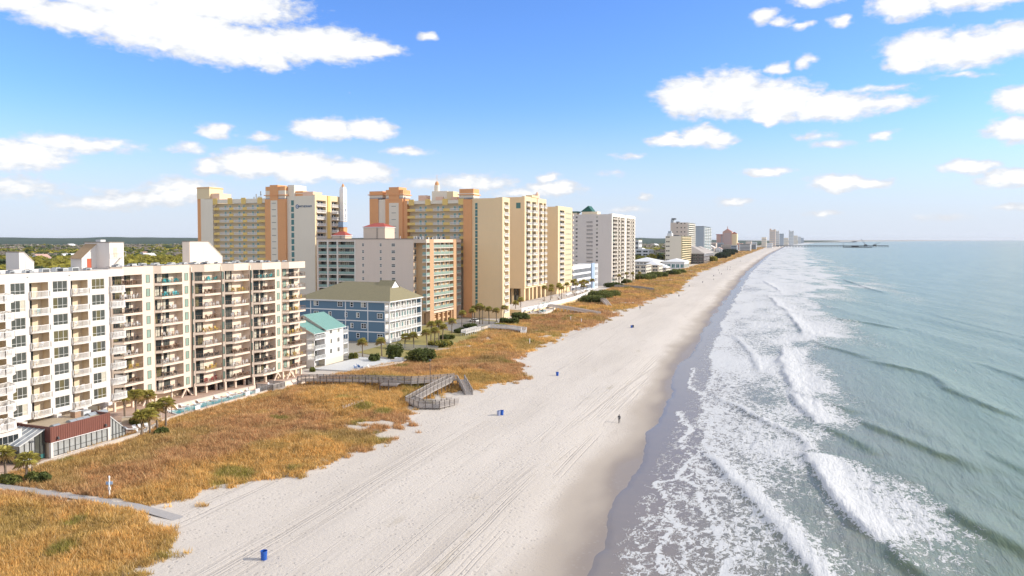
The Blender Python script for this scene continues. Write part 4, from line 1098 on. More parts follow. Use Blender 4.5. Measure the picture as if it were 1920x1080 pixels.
# ------------------------------------------------------------------ 5 blue building with the olive hip roof
def blue_building():
    B = thing('apartment_building', 'blue clapboard building with white trim and olive hip roof facing the dunes', 'apartment building', (-127.4, 216.6, 0))
    W, D = 37.0, 22.5; fl = [0, 3.35, 6.95, 10.5, 13.8]
    wl = MB(); wins = []
    # (distance left of the corner, floor, width)
    for dx, f, w in ((29.0, 3, 2.1), (19.3, 3, 2.1), (14.6, 3, 1.25), (9.9, 3, 2.1), (29, 2, 2.1), (23.4, 2, 1.3), (16.9, 2, 1.1), (12.2, 2, 1.3), (3.6, 2, 2.2), (19.3, 1, 2.1), (14.6, 1, 1.25), (9.9, 1, 2.1), (12.2, 0, 1.3), (3.6, 0, 2.2), (25, 1, 1.3), (29, 0, 2.1)):
        wins.append((-dx - w / 2, fl[f] + 1.05, w))
    holes = [(u, u + w, z, z + 1.75, .12) for u, z, w in wins]
    facade(wl, (0, 0, 0), 0, -W, -1.6, 0, 13.8, holes, 'blue_siding')
    wl.quad([(-W, 0, 0), (-W, D, 0), (-W, D, 13.8), (-W, 0, 13.8)][::-1], 'blue_siding'); wl.quad([(-W, D, 0), (0, D, 0), (0, D, 13.8), (-W, D, 13.8)][::-1], 'blue_siding')
    # sea side: open galleries with a blue inner wall
    wl.box(-2.3, .6, 0, -2.0, D - .3, 13.8, 'white_siding'); wl.quad([(-1.6, 0, 0), (-1.6, 2.2, 0), (-1.6, 2.2, 13.8), (-1.6, 0, 13.8)], 'white_siding')
    wl.quad([(-W, .05, 13.8), (0, .05, 13.8), (0, D, 13.8), (-W, D, 13.8)][::-1], 'trim_white')
    # siding courses, cut proud of the wall
    obj('wall', wl, B)
    sd_ = MB()
    for z in np.arange(.25, 13.7, .3):
        segs = [(-W, -1.6)]
        for u, zz, w in wins:
            if zz - .2 < z < zz + 1.95:
                ns = []
                for a, b in segs:
                    if u - .15 < b and u + w + .15 > a:
                        if u - .15 > a: ns.append((a, u - .15))
                        if u + w + .15 < b: ns.append((u + w + .15, b))
                    else: ns.append((a, b))
                segs = ns
        for a, b in segs: sd_.quad([(a, -.002, z + .26), (a, -.03, z), (b, -.03, z), (b, -.002, z + .26)], 'blue_siding')
    obj('siding', sd_, B)['kind'] = 'stuff'
    for u, z, w in wins: window(B, (u, .04, z), 0, w, 1.75, 2 if w > 1.5 else 1, 2, 'trim_white', 'glass_dark', R.choice([None, None, ('curtain', 0, .5), ('glass_grey', 0, 1)]), t=.16)
    for z in fl[1:4] + [13.45]:
        t = MB(); t.box(-W, -.09, 0, -1.55, -.035, .36, 'trim_white'); obj('band', t, B, (0, 0, z - .16))
    for u in (-W, -31.4, -17.2, -8.4, -1.75):
        t = MB(); t.box(u, -.12, 0, u + .32, -.036, 13.6, 'trim_white'); obj('corner_board', t, B)
    # galleries
    n = 6; bw = D / n
    for k, z in enumerate(fl[:4]):
        s_ = MB(); s_.box(-2.0, 0, z, .15, D, z + .28, 'trim_white'); so_ = obj('gallery', s_, B)
        for j in range(n):
            def r_():
                m_ = MB(); rail_pts(m_, [(.1, .12), (.1, bw - .12)], 1.05, 'rail_white', .19, .05, .08, 0); return m_.mesh('railing')
            obj('railing', cached('br', r_), so_, (0, j * bw, z + .28))
        def r3():
            m_ = MB(); rail_pts(m_, [(-1.5, .06), (.05, .06)], 1.05, 'rail_white', .17, .07, .09, 0); return m_.mesh('railing')
        obj('railing', cached('br3', r3), so_, (0, 0, z + .28))
        for j in range(n):
            for a, w_ in ((.35, 1.25), (2.2, 1.1)):
                window(B, (-1.96, j * bw + a, z + (.35 if a < 1 else .9)), S90, w_, 2.2 if a < 1 else 1.5, 2, 1, 'trim_white', 'glass_teal', R.choice([None, ('curtain', 0, .5), ('glass_dark', 0, 1)]), name='sliding_door' if a < 1 else 'window', t=.09)
    for j in range(n + 1):
        c = MB(); c.box(-.14, -.13, 0, .14, .13, 13.5, 'trim_white'); obj('column', c, B, (0, min(max(j * bw, .15), D - .15), .0))
    tb = MB(); tb.box(-2.0, 0, 13.3, .16, D, 13.798, 'trim_white'); obj('fascia', tb, B)
    rf = MB(); e = .6; x0, x1, y0, y1, ze, zr = -W - e, e, -e, D + e, 13.85, 19.6
    ra, rb = (-24, D / 2 - 1), (-5.5, D / 2 - 1)
    rf.quad([(x0, y0, ze), (x1, y0, ze), (*rb, zr), (*ra, zr)], 'roof_olive'); rf.quad([(x1, y0, ze), (x1, y1, ze), (*rb, zr)], 'roof_olive')
    rf.quad([(x1, y1, ze), (x0, y1, ze), (*ra, zr), (*rb, zr)], 'roof_olive'); rf.quad([(x0, y1, ze), (x0, y0, ze), (*ra, zr)], 'roof_olive')
    rf.box(x0, y0 - .02, ze - .3, x1 + .02, y0 + .1, ze, 'trim_white'); rf.box(x1 - .1, y0 + .1, ze - .3, x1 + .02, y1, ze, 'trim_white')
    ro = obj('roof', rf, B)
    dm = MB(); yy = D / 2 - 1
    dm.quad([(-3.6, yy - 3.4, 17.2), (-3.6, yy + 3.4, 17.2), (-3.6, yy, 20.1)], 'trim_white')
    for sg in (-1, 1):
        dm.quad([(-3.4, yy + sg * 3.8, 17.0), (-3.4, yy, 20.3), (-9.5, yy, 20.3), (-9.5, yy + sg * 3.8, 17.0)][::sg], 'roof_olive')
    obj('gable', dm, ro)
    # side wing with porches further inland
    wg = MB(); wg.box(-44, -1.2, 0, -W - .05, D - 4, 13.4, 'blue_siding'); wg.box(-43.5, -2.6, 3.2, -38.5, -1.22, 3.5, 'trim_white'); wg.box(-43.5, -2.6, 6.8, -38.5, -1.22, 7.1, 'trim_white'); wg.box(-43.5, -2.6, 10.3, -38.5, -1.22, 10.6, 'trim_white')
    for x in (-43.4, -41, -38.7): wg.box(x, -2.55, 0, x + .2, -2.35, 13.3, 'trim_white')
    obj('porch_wing', wg, B)
    pr = MB(); pr.quad([(-44.5, -3, 13.4), (-38.2, -3, 13.4), (-41.3, 8, 16.2), ], 'roof_olive'); pr.quad([(-44.4, -2.9, 13.35), (-38.3, -2.9, 13.35), (-41.3, -2.9, 16.0)], 'trim_white'); pr.quad([(-44.5, -3, 13.4), (-41.3, -3, 16.2), (-41.3, 8, 16.2)], 'roof_olive'); pr.quad([(-38.2, -3, 13.4), (-41.3, -3, 16.2), (-41.3, 8, 16.2)][::-1], 'roof_olive')
    obj('porch_roof', pr, B)
blue_building()
# ------------------------------------------------------------------ lettering
def letters(txt, size, m, depth=.05):
    cu = bpy.data.curves.new('lettering', 'FONT'); cu.body = txt; cu.size = size; cu.extrude = depth; cu.align_x = 'CENTER'; cu.align_y = 'CENTER'; cu.resolution_u = 3
    o = bpy.data.objects.new('lettering_tmp', cu); COL.objects.link(o)
    dg = bpy.context.evaluated_depsgraph_get()
    me = bpy.data.meshes.new_from_object(o.evaluated_get(dg)); bpy.data.objects.remove(o)
    me.materials.clear(); me.materials.append(MATS[m]); return me

# ------------------------------------------------------------------ 6 taupe condominium with teal glass balconies
def condo():
    X0, Y0 = -139.5, 266.0
    B = thing('condominium', 'taupe mid-rise condominium with teal glass balconies and orange sea front', 'condominium', (X0, Y0, 0))
    W, D, H = 52.0, 33.0, 34.6; st = 2.8; z0 = 4.9
    wl = MB(); a0, a1 = -51.4, -33.0
    cols = [(-51.2, -46.9), (-46.1, -42.1), (-41.3, -33.2)]
    zs = [30.9 - st * k for k in range(10)]
    wins = [(-29.2, .95), (-20.8, .95), (-14.9, 1.7)]
    holes = [(u0, u1, z + .25, z + 2.72, 2.2, 'recess_shade', 'taupe_stucco') for u0, u1 in cols for z in zs]
    holes += [(u - w / 2, u + w / 2, z + .75, z + 2.0, .12) for u, w in wins for z in zs]
    facade(wl, (0, 0, 0), 0, -W, -5.6, 0, H, holes, 'taupe_stucco')
    wl.quad([(-W, 0, 0), (-W, D, 0), (-W, D, H), (-W, 0, H)][::-1], 'taupe_stucco'); wl.quad([(-W, D, 0), (0, D, 0), (0, D, H), (-W, D, H)][::-1], 'taupe_stucco')
    wl.quad([(-W, .1, H), (-.2, .1, H), (-.2, D, H), (-W, D, H)], 'roof_grey')
    for z in zs: wl.box(-33, -.025, z + .05, -5.7, -.003, z + .11, 'taupe_stucco')
    # sea front, set back behind piers
    wl.quad([(-5.6, 0, 0), (-5.6, 3.0, 0), (-5.6, 3.0, H), (-5.6, 0, H)], 'condo_orange')
    wl.box(-5.6, 3.0, 4.6, -1.9, D, H - .002, 'condo_orange')
    wl.box(-1.9, -.0, H - 1.5, .1, 3.0, H, 'condo_pink'); wl.box(-5.6, .002, H - 1.5, -1.9, 3.0, H - .002, 'condo_pink')
    wl.box(-1.89, 6.4, H - 1.4, .1, 25.0, H, 'condo_pink'); wl.box(-1.89, 28.2, H - 1.4, .1, D, H, 'condo_pink')
    for y0, y1 in ((3.0, 6.4), (25.0, 28.2)): wl.box(-1.898, y0, 0, .2, y1, H + .002, 'condo_pier')
    # ground storeys: a garage on piers
    wl.box(-W + .1, 3.2, 0.0, -2.6, D - .1, 4.598, 'condo_orange')
    wl.box(-2.6, 6.4, 4.3, .15, 25, 5.2, 'condo_pink')
    for k in range(5): y = 7.2 + k * 4.2; wl.box(-1.5, y - .45, 0, -.2, y + .45, 4.298, 'condo_pier')
    for z in (1.1, 3.3): wl.box(-2.58, 6.5, z, -1.0, 24.8, z + .9, 'condo_orange')
    obj('wall', wl, B)
    cp = MB(); cp.box(-W - .1, -.15, H + .002, -5.5, .2, H + .3, 'parapet_cap'); obj('coping', cp, B)
    for u, w in wins:
        for z in zs: window(B, (u - w / 2, .05, z + .75), 0, w, 1.25, 1, 2, 'frame_white', 'glass_grey', None, split=False, t=.08)
    for u0, u1 in cols:
        w = round(u1 - u0, 2)
        for z in zs:
            def r_(): 
                m_ = MB(); rail_pts(m_, [(0, .1), (w, .1)], 1.1, 'sign_teal', glass='rail_glass', top=.06); return m_.mesh('glass_railing')
            obj('glass_railing', cached(('cr', w), r_), B, (u0, -.05, z + .25))
            n = max(2, round(w / 1.9))
            for k in range(n): window(B, (u0 + .15 + k * (w - .2) / n, 2.12, z + .3), 0, round((w - .4) / n, 2), 2.3, 2, 1, 'frame_dark', 'glass_grey', None, split=False, name='sliding_door', t=.07) if R.random() > .35 else window(B, (u0 + .15 + k * (w - .2) / n, 2.12, z + .3), 0, round((w - .4) / n, 2), 2.3, 2, 1, 'frame_dark', 'curtain', None, split=False, name='sliding_door', t=.07)
    ssl = MB()
    for z in zs + [33.6]: ssl.box(-51.4, -.05, z - .02, -33.1, -.004, z + .22, 'balcony_pale')
    for u in (-46.5, -41.7, -33.1): ssl.box(u - .3, -.08, 5, u + .3, -.052, H - .3, 'balcony_pale')
    obj('slab_edges', ssl, B)
    # sea balconies: corner column, three wide bays, end column
    bays = [(0.15, 2.9, 1), (6.6, 12.6, 2), (12.8, 16.6, 1), (16.8, 20.8, 1), (21.0, 24.8, 1), (28.4, 32.6, 1)]
    for z in zs:
        for (y0, y1, n) in bays:
            w = round(y1 - y0, 2)
            def s_():
                m_ = MB(); m_.box(-1.85, 0, 0, .25, w, .25, 'balcony_pale'); m_.box(.0, -.12, 0, .22, .0, 2.8, 'balcony_pale'); return m_.mesh('balcony')
            def r_():
                m_ = MB(); rail_pts(m_, [(-1.7 if y0 < 1 else .17, .05), (.17, .05), (.17, w - .05)] if y0 < 1 else [(.17, .05), (.17, w - .05)], 1.15, 'sign_teal', glass='rail_glass', top=.06, z0=.25); return m_.mesh('glass_railing')
            bo = obj('balcony', cached(('cs', w, y0 < 1), s_), B, (0, y0, z)); obj('glass_railing', cached(('csr', w, y0 < 1), r_), bo)
            for k in range(n):
                window(B, (-1.88 if y0 > 1 else -5.58, y0 + .3 + k * 3, z + .28), S90, 1.7, 2.2, 2, 1, 'frame_white', R.choice(['glass_dark', 'curtain', 'glass_grey']), split=False, name='sliding_door', t=.08)
    for k in range(4):
        sg = MB(); sg.box(0, 0, 0, .05, .9, .45, 'plastic_white'); 
    # penthouses with red tile hats
    def hat(x, y, w, d, h, lab):
        t = thing('rooftop_cabin', lab, 'roof cabin', (X0 + x, Y0 + y, H + .02))
        b = MB(); b.box(0, 0, 0, w, d, h, 'condo_pink'); obj('wall', b, t)
        r = MB(); e = .35; c = (w * .3, w * .7)
        r.quad([(-e, -e, h), (w + e, -e, h), (c[1], d * .5, h + 1.7), (c[0], d * .5, h + 1.7)], 'roof_red'); r.quad([(w + e, -e, h), (w + e, d + e, h), (c[1], d * .5, h + 1.7)], 'roof_red')
        r.quad([(w + e, d + e, h), (-e, d + e, h), (c[0], d * .5, h + 1.7), (c[1], d * .5, h + 1.7)], 'roof_red'); r.quad([(-e, d + e, h), (-e, -e, h), (c[0], d * .5, h + 1.7)], 'roof_red')
        r.box(-e, -e, h - .25, w + e, d + e, h - .003, 'trim_white'); obj('roof', r, t)
        l = MB()
        for s_ in (0, .5): l.bar((w * .62 + s_, -.12, 0), (w * .62 + s_, -.12, h), .06, .06, 'metal_dark')
        for k in range(7): l.bar((w * .62, -.12, .4 + k * .6), (w * .62 + .5, -.12, .4 + k * .6), .05, .05, 'metal_dark')
        obj('ladder', l, t)
    hat(-34, 8, 10.5, 8, 5.2, 'tall pink rooftop cabin with red tiled hat in the middle of the taupe roof')
    hat(-51.0, 10, 6.5, 5, 1.7, 'low pink rooftop cabin with red tiled hat by the yellow sign tower')
condo()

# ------------------------------------------------------------------ 7 orange and yellow resort towers
def balcony_stack(B, x, y0, w, zs, m_slab='balcony_pale', rail='rail_white', depth=1.5, out=.35, door='glass_far', dm='frame_white', vis=True):
    """a column of loggia balconies on a sea front; the recess is already there"""
    w = round(w, 2)
    for z in zs:
        def s_():
            m_ = MB(); m_.box(-depth + .02, 0, 0, out, w, .28, m_slab); return m_.mesh('balcony')
        def r_():
            m_ = MB(); rail_pts(m_, [(-.0, .06), (out - .06, .06), (out - .06, w - .06), (0, w - .06)], 1.05, rail, .24, .08, .1, .28); return m_.mesh('railing')
        bo = obj('balcony', cached(('bs', w, m_slab, depth, out), s_), B, (x, y0, z)); obj('railing', cached(('bsr', w, rail, out), r_), bo)
        window(B, (x - depth + .05, y0 + w * .36, z + .3), S90, round(w * .60, 2), 2.25, 2, 1, dm, door, None, split=False, name='sliding_door', t=.12)

def corridor(B, u0, u1, y, zs, segs, st):
    """open access galleries: yellow parapets with white railing stretches, doors behind"""
    for z in zs:
        g = MB(); prev = u0
        for a, b in segs + [(u1, u1)]:
            if a > prev: g.box(prev, -.25, -.1, a, .05, 1.15, 'tower_yellow')
            prev = b
        g.box(u0, .05, -.1, u1, 1.9, .1, 'tower_cream')
        go = obj('gallery', cached(('gal', u0, u1, tuple(segs)), lambda: g.mesh('gallery')), B, (0, y, z))
        for a, b in segs:
            w = round(b - a, 2)
            def r_():
                m_ = MB(); rail_pts(m_, [(0, -.1), (w, -.1)], 1.1, 'rail_white', .3, .10, .12, 0); m_.box(0, -.24, -.1, w, 0, .12, 'tower_cream'); return m_.mesh('railing')
            obj('railing', cached(('gr', w), r_), go, (a, 0, 0))
            for k, dx in enumerate((w * .30, w * .78)):
                def d_():
                    m_ = MB(); m_.box(0, -.04, 0, 1.25, .02, 2.1, 'trim_white'); m_.box(.12, -.08, .05, 1.13, -.042, 2.0, 'door_teal'); return m_.mesh('door')
                obj('door', cached('tdoor', d_), go, (a + dx - .5, 1.86, .12))

def stair_crown(name_parent, x0, x1, y0, y1, z0, z1, cx0, cx1, peak):
    """orange crown with white bands on a stair tower"""
    c = MB()
    c.box(x0, y0, z0, x1, y1, z0 + .5, 'metal_grey'); c.box(x0, y0, z0 + .502, x1, y1, z1 - 1.9, 'tower_pale'); c.box(x0 - .6, y0 - .6, z0 + 1.6, x1 + .6, y1 + .6, z0 + 1.95, 'tower_orange')
    c.box(x0, y0, z1 - 1.898, x1, y1, z1, 'tower_orange')
    if cx1 > cx0: c.box(cx0, y0 - .35, z0 - .6, cx1, y1, peak, 'tower_orange')
    obj('crown', c, name_parent)

def tower_one():
    X0, Y0 = -206, 285
    B = thing('hotel_tower', 'yellow and orange resort tower with vertical sign pylon and blue wall logo', 'hotel tower', (X0, Y0, 0))
    st = 2.975; top = 54.4
    wl = MB()
    # cream end wall with glass strip
    wl.box(-15.3, 0, 0, -1.6, 25, top, 'tower_pale'); wl.box(-1.599, 0, 0, -.003, .3, top, 'tower_pale'); wl.box(-1.599, 24.7, 0, -.003, 25, top, 'tower_pale')
    # stair pier
    wl.box(-26.9, -1.2, 0, -15.31, 5, 53.2, 'tower_orange'); wl.box(-23.6, -1.26, 0, -19.8, -1.203, 52.6, 'tower_pale')
    # inland wing with galleries
    wl.box(-58.4, 1.9, 0, -26.92, 14, 51.8, 'tower_cream'); wl.box(-58.4, -.25, 51.9, -26.92, 1.9, 53.7, 'tower_pale')
    wl.box(-64.5, -.4, 0, -58.42, 14, 54.0, 'tower_pale'); wl.box(-66.8, .6, 0, -64.52, 14, 54.3, 'tower_pale'); wl.box(-69.4, 1.2, 0, -66.82, 14, 54.2, 'tower_orange')
    wl.box(-69.2, .8, 54.2, -61.5, 10, 60.0, 'tower_lit'); wl.box(-69.5, .7, 59.4, -61.3, 10.1, 59.7, 'tower_orange'); wl.box(-61.5, 2, 53.9, -56.5, 10, 56.8, 'tower_peach')
    # caps on the gallery parapet
    for u in (-57.0, -48.0, -40.0, -30.5): wl.box(u - 1.3, -.5, 51.3, u + 1.3, -.26, 54.2, 'tower_yellow')
    # sea front with two balcony columns and a pale frame
    zs = [top - 1.9 - 2.9 - st * k for k in range(14)]
    holes = [(a, b, z + .28, z + 2.8, 1.5, 'tower_cream', 'tower_cream') for a, b in ((1.2, 8.4), (13.0, 18.6), (22.6, 24.6)) for z in zs]
    facade(wl, (.02, 0, 0), S90, 0, 25, 0, top, holes, 'tower_lit')
    wl.box(-1.62, 0.002, top - 1.6, .0, 25, top + .5, 'tower_lit')
    wl.box(.03, 9.6, 5, .35, 11.4, top + .4, 'tower_yellow')
    wl.box(-15.2, 2, top, -8, 9, top + 2.4, 'tower_orange'); wl.box(-8, 2, top, -2.4, 9, top + 2.0, 'tower_peach'); wl.box(-15.3, 1.9, top + 1.2, -7.8, 9.1, top + 1.5, 'tower_pale')
    obj('wall', wl, B)
    stair_crown(B, -26.6, -15.6, -1.0, 5.5, 53.2, 59.0, -23.9, -19.4, 59.7)
    wc = MB(); wc.box(-15.5, 1, 54.41, -12, 10, 59.6, 'tower_pale'); obj('penthouse', wc, B)
    for k in range(16):
        s_ = MB(); s_.box(0, -1.36, 0, 2.3, -1.262, .18, 'metal_dark'); obj('slot', cached('slot', lambda: s_.mesh('slot')), B, (-22.9, 0, 51.2 - k * st))
        g_ = MB(); g_.box(0, -.06, 0, 1.5, -.003, 2.3, 'glass_teal'); g_.box(-.1, -.05, 2.3, 1.6, -.002, 2.55, 'tower_pale')
        obj('window', cached('t1strip', lambda: g_.mesh('window')), B, (-13.0, 0, 50.2 - k * st))
    zc = [48.6 - st * k for k in range(10)]
    corridor(B, -58.0, -26.95, 0, zc, [(-54.6, -48.6), (-46.2, -40.6), (-38.2, -32.4)], st)
    for a, w in ((1.2, 7.2), (13.0, 5.6), (22.6, 2.0)): balcony_stack(B, .02, a, w, zs, 'balcony_pale')
    # sign pylon
    py = MB(); pts = [(.4, 18.9), (2.6, 18.9), (2.6, 21.9), (.4, 21.9)]
    py.prism(pts, 22, 43.2, 'tower_orange'); py.prism(pts, 43.202, 58.6, 'canvas_white'); py.prism([(.5, 19.2), (2.4, 19.2), (2.4, 21.6), (.5, 21.6)], 58.602, 59.6, 'canvas_white')
    py.tube([(1.45, 20.4, 59.6), (1.45, 20.4, 60.4), (1.45, 20.4, 61.2)], [.75, .6, .15], 'tower_orange'); py.box(.3, 18.0, 40.4, 2.9, 22.4, 43.0, 'motel_blue')
    po = obj('sign_pylon', py, B)
    for k, ch in enumerate('OCEAN BLVD'):
        if ch == ' ': continue
        o = obj('letter', letters(ch, 2.0, 'sign_teal' if k < 5 else 'sign_blue', .04), po, (2.63, 20.4, 57.4 - k * 1.48)); o.rotation_euler = (rad(90), 0, rad(90))
    # wall logo
    lg = MB(); n = 20
    disc = [(.95 * math.cos(2 * math.pi * k / n), .95 * math.sin(2 * math.pi * k / n)) for k in range(n)]
    lg.quad([(a, -.06, b) for a, b in disc], 'sign_blue'); lg.quad([(a * .62, -.075, b * .62) for a, b in disc], 'trim_white')
    so_ = obj('wall_sign', lg, B, (-9.6, 0, 49.6))
    o = obj('letter', letters('W', 1.0, 'sign_blue', .02), so_, (0, -.1, 0)); o.rotation_euler = (rad(90), 0, 0)
    for k, ch in enumerate('WYNDHAM'):
        o = obj('letter', letters(ch, 1.35, 'sign_blue', .05), so_, (1.55 + k * .98, -.08, 0)); o.rotation_euler = (rad(90), 0, 0)
    for k, (x, h) in enumerate(((-36.5, 3.0), (-35.2, 4.3), (-33.6, 3.2), (-32.6, 5.6))):
        a = thing('antenna', 'dark mobile antenna mast standing in a row on the yellow gallery roof', 'antenna', (X0 + x, Y0 + 3, 51.8), 0, 'antenna masts on the yellow tower roof')
        m_ = MB(); m_.tube([(0, 0, 0), (0, 0, h)], .1, 'metal_dark', 6); obj('mast', m_, a); m_ = MB(); m_.box(-.22, -.2, h - 2.0, .22, .15, h - .1, 'metal_grey'); obj('panel', m_, a)
tower_one()

def tower_two():
    X0, Y0 = -120.6, 301
    B = thing('hotel_tower', 'orange banded resort tower with yellow gallery wing and tall gold end wall', 'hotel tower', (X0, Y0, 0))
    st = 3.05; top = 52.5; wl = MB()
    wl.box(-14.4, 0, 0, -1.6, 8.69, top, 'tower_gold'); wl.box(-1.599, 0, 0, -.003, .3, top, 'tower_gold'); wl.box(-18.4, -.6, 0, -14.41, 8, 52.2, 'tower_orange')
    wl.box(-46.6, 1.9, 0, -18.42, 12, 50.6, 'tower_cream'); wl.box(-48.6, -.25, 50.5, -18.42, 1.9, 52.0, 'tower_pale'); wl.box(-48.6, -.4, 0, -46.62, 12, 52.1, 'tower_orange')
    wl.box(-57.6, -1.0, 0, -48.62, 6, 53.2, 'tower_orange'); wl.box(-55.6, -1.06, 0, -50.6, -1.003, 51.2, 'tower_pale')
    wl.box(-62.0, .4, 0, -57.62, 10, 53, 'tower_pale'); wl.box(-66.6, 0, 0, -62.02, 8, 53.4, 'tower_orange')
    for u in (-44.4, -36.0, -27.4, -19.5): wl.box(u - 1.3, -.5, 49.9, u + 1.3, -.26, 52.6, 'tower_yellow')
    for u, w, h in ((-40.6, 4.0, 3.0), (-32, 3.5, 2.2), (-24.5, 3.2, 2.0)): wl.box(u - w / 2, 3, 50.6, u + w / 2, 7, 51.6 + h, 'tower_peach'); 
    wl.box(-36.2, 4, 50.6, -28.6, 10, 56.4, 'tower_pale'); wl.box(-28.6, 4, 50.6, -25.5, 10, 56.2, 'tower_lit')
    zs = [top - 1.6 - 2.9 - st * k for k in range(16)]
    holes = [(2.0, 7.2, z + .28, z + 2.85, 1.4, 'tower_cream', 'tower_cream') for z in zs if z > 2]
    facade(wl, (.02, 0, 0), S90, 0, 8.7, 0, top, holes, 'tower_lit'); wl.box(-1.62, .002, top - 1, .0, 8.69, top + .35, 'tower_lit')
    wl.quad([(-14.4, 8.7, 0), (0, 8.7, 0), (0, 8.7, top), (-14.4, 8.7, top)][::-1], 'tower_gold')
    for k in range(15): wl.box(-14.35, -.03, 5 + k * st, -.32, -.004, 5.05 + k * st, 'tower_cream')
    obj('wall', wl, B)
    stair_crown(B, -57.4, -48.4, -.8, 6, 53.2, 57.2, -55.6, -50.4, 58.4); stair_crown(B, -66.6, -59.6, 0, 8, 53.4, 56.8, 0, 0, 0); stair_crown(B, -20.4, -13.6, -.3, 6, 52.5, 56.8, 0, 0, 0)
    cup = MB(); cup.tube([(-34.6, 6, 56.4), (-34.6, 6, 59.2)], 1.3, 'tower_pale', 8); cup.tube([(-34.6, 6, 59.2), (-34.6, 6, 60.2), (-34.6, 6, 60.9), (-34.6, 6, 61.0), (-34.6, 6, 64)], [1.0, .9, .5, .08, .05], 'tower_orange', 8); obj('cupola', cup, B)
    for k in range(15):
        obj('slot', _MC['slot'], B, (-54.3, .25, 49.6 - k * st))
        g_ = MB(); g_.box(0, -.06, 0, 1.15, -.003, 2.7, 'glass_teal'); g_.box(-.1, -.08, 1.3, 1.25, -.062, 1.42, 'tower_pale')
        obj('window', cached('t2strip', lambda: g_.mesh('window')), B, (-12.9, 0, 47.8 - k * st))
    zc = [47.2 - 3.1 * k for k in range(9)]
    corridor(B, -46.6, -18.45, 0, zc, [(-42.6, -37.2), (-33.6, -28.4), (-25.2, -20.4)], st)
    balcony_stack(B, .02, 2.0, 5.2, [z for z in zs if z > 2])
    # garage floors beside the end wall
    gw = MB(); gw.box(-40, -.9, 0, -18.5, -.3, 3.0, 'tower_orange'); obj('garage_wall', gw, B)
tower_two()

def sea_tower(name, label, X0, Y0, L, D, top, cols, st, piloti=0, rnd=None, wallm='tower_gold', litm='tower_lit', strip=None, peach=None):
    B = thing('hotel_tower', label, 'hotel tower', (X0, Y0, 0))
    wl = MB(); zb = piloti
    wl.box(-D, 0, zb, -1.6, L, top, wallm); wl.box(-1.599, 0, zb, -.003, .3, top, wallm); wl.box(-1.599, L - .3, zb, -.003, L, top, wallm)
    zs = []; z = top - 1.8 - 2.9
    while z > zb + .3: zs.append(z); z -= st
    holes = [(a, a + w, z + .28, z + 2.75, 1.5, 'tower_cream', 'tower_cream') for a, w in cols for z in zs]
    facade(wl, (.02, 0, 0), S90, 0, L, zb, top, holes, litm); wl.box(-1.62, .002, top - 1, 0, L - .002, top + .4, litm)
    if peach: wl.box(.03, peach[0], zb, .3, peach[1], top + .2, 'tower_peach')
    obj('wall', wl, B)
    for a, w in cols: balcony_stack(B, .02, a, w, zs, out=.9 if rnd else .4)
    return B, zs
B2, _ = sea_tower('hotel_tower', 'cream resort tower standing on golden columns above the pool terrace', -132, 360, 35, 16, 56.3, [(2.4, 6.5), (11.5, 6.5), (23, 5.5), (30.5, 3.8)], 3.17, 9.2, True, peach=(19.2, 22.2))
c_ = MB()
for y in (1, 8, 13.5, 20, 27, 34): c_.box(-2.2, y - .9, 0, -.2, y + .9, 9.198, 'tower_gold'); 
c_.box(-16, 1, 0, -9, 34, 9.198, 'glass_grey'); c_.box(-15.9, -.3, 0, -12, .99, 9.198, 'tower_gold')
for y in (4, 16, 24, 31): c_.box(-8.9, y - .6, 0, -7.8, y + .6, 9.198, 'tower_gold')
obj('column_row', c_, B2)
w_ = MB(); w_.box(-4.6, -.06, 50.5, -2.2, -.003, 53.4, 'glass_teal'); obj('window', w_, B2)
cr = MB(); cr.box(-3, 10, 56.7, .4, 19, 57.8, 'tower_lit'); cr.box(-2.5, 19.3, 56.7, .32, 22.2, 58.6, 'tower_peach'); cr.tube([(-1, 22.5, 56.5), (-1, 22.5, 59), (-1, 22.5, 60.2)], [1.2, 1.0, .2], 'tower_peach'); obj('crown', cr, B2)
B3, z3 = sea_tower('hotel_tower', 'plain cream resort tower with narrow balcony stacks, farthest of the yellow group', -131.5, 415, 29, 14, 53.6, [(3.5, 9.0)], 3.1, 6, False)
for z in z3:
    for k in range(5): window(B3, (.03, 15.2 + k * 2.5, z + .5), S90, 1.5, 1.6, 1, 1, 'tower_lit', 'glass_teal', split=False, t=.2)
b_ = MB(); b_.box(-14, .5, 0, -1, 28.5, 5.998, 'tower_gold'); obj('base', b_, B3)
for y in (29.3,):
    for z in z3:
        m_ = MB(); m_.box(-4, 0, 0, .8, .9, 1.2, 'balcony_pale'); obj('balcony', cached('b3e', lambda: m_.mesh('balcony')), B3, (0, 29.01, z))

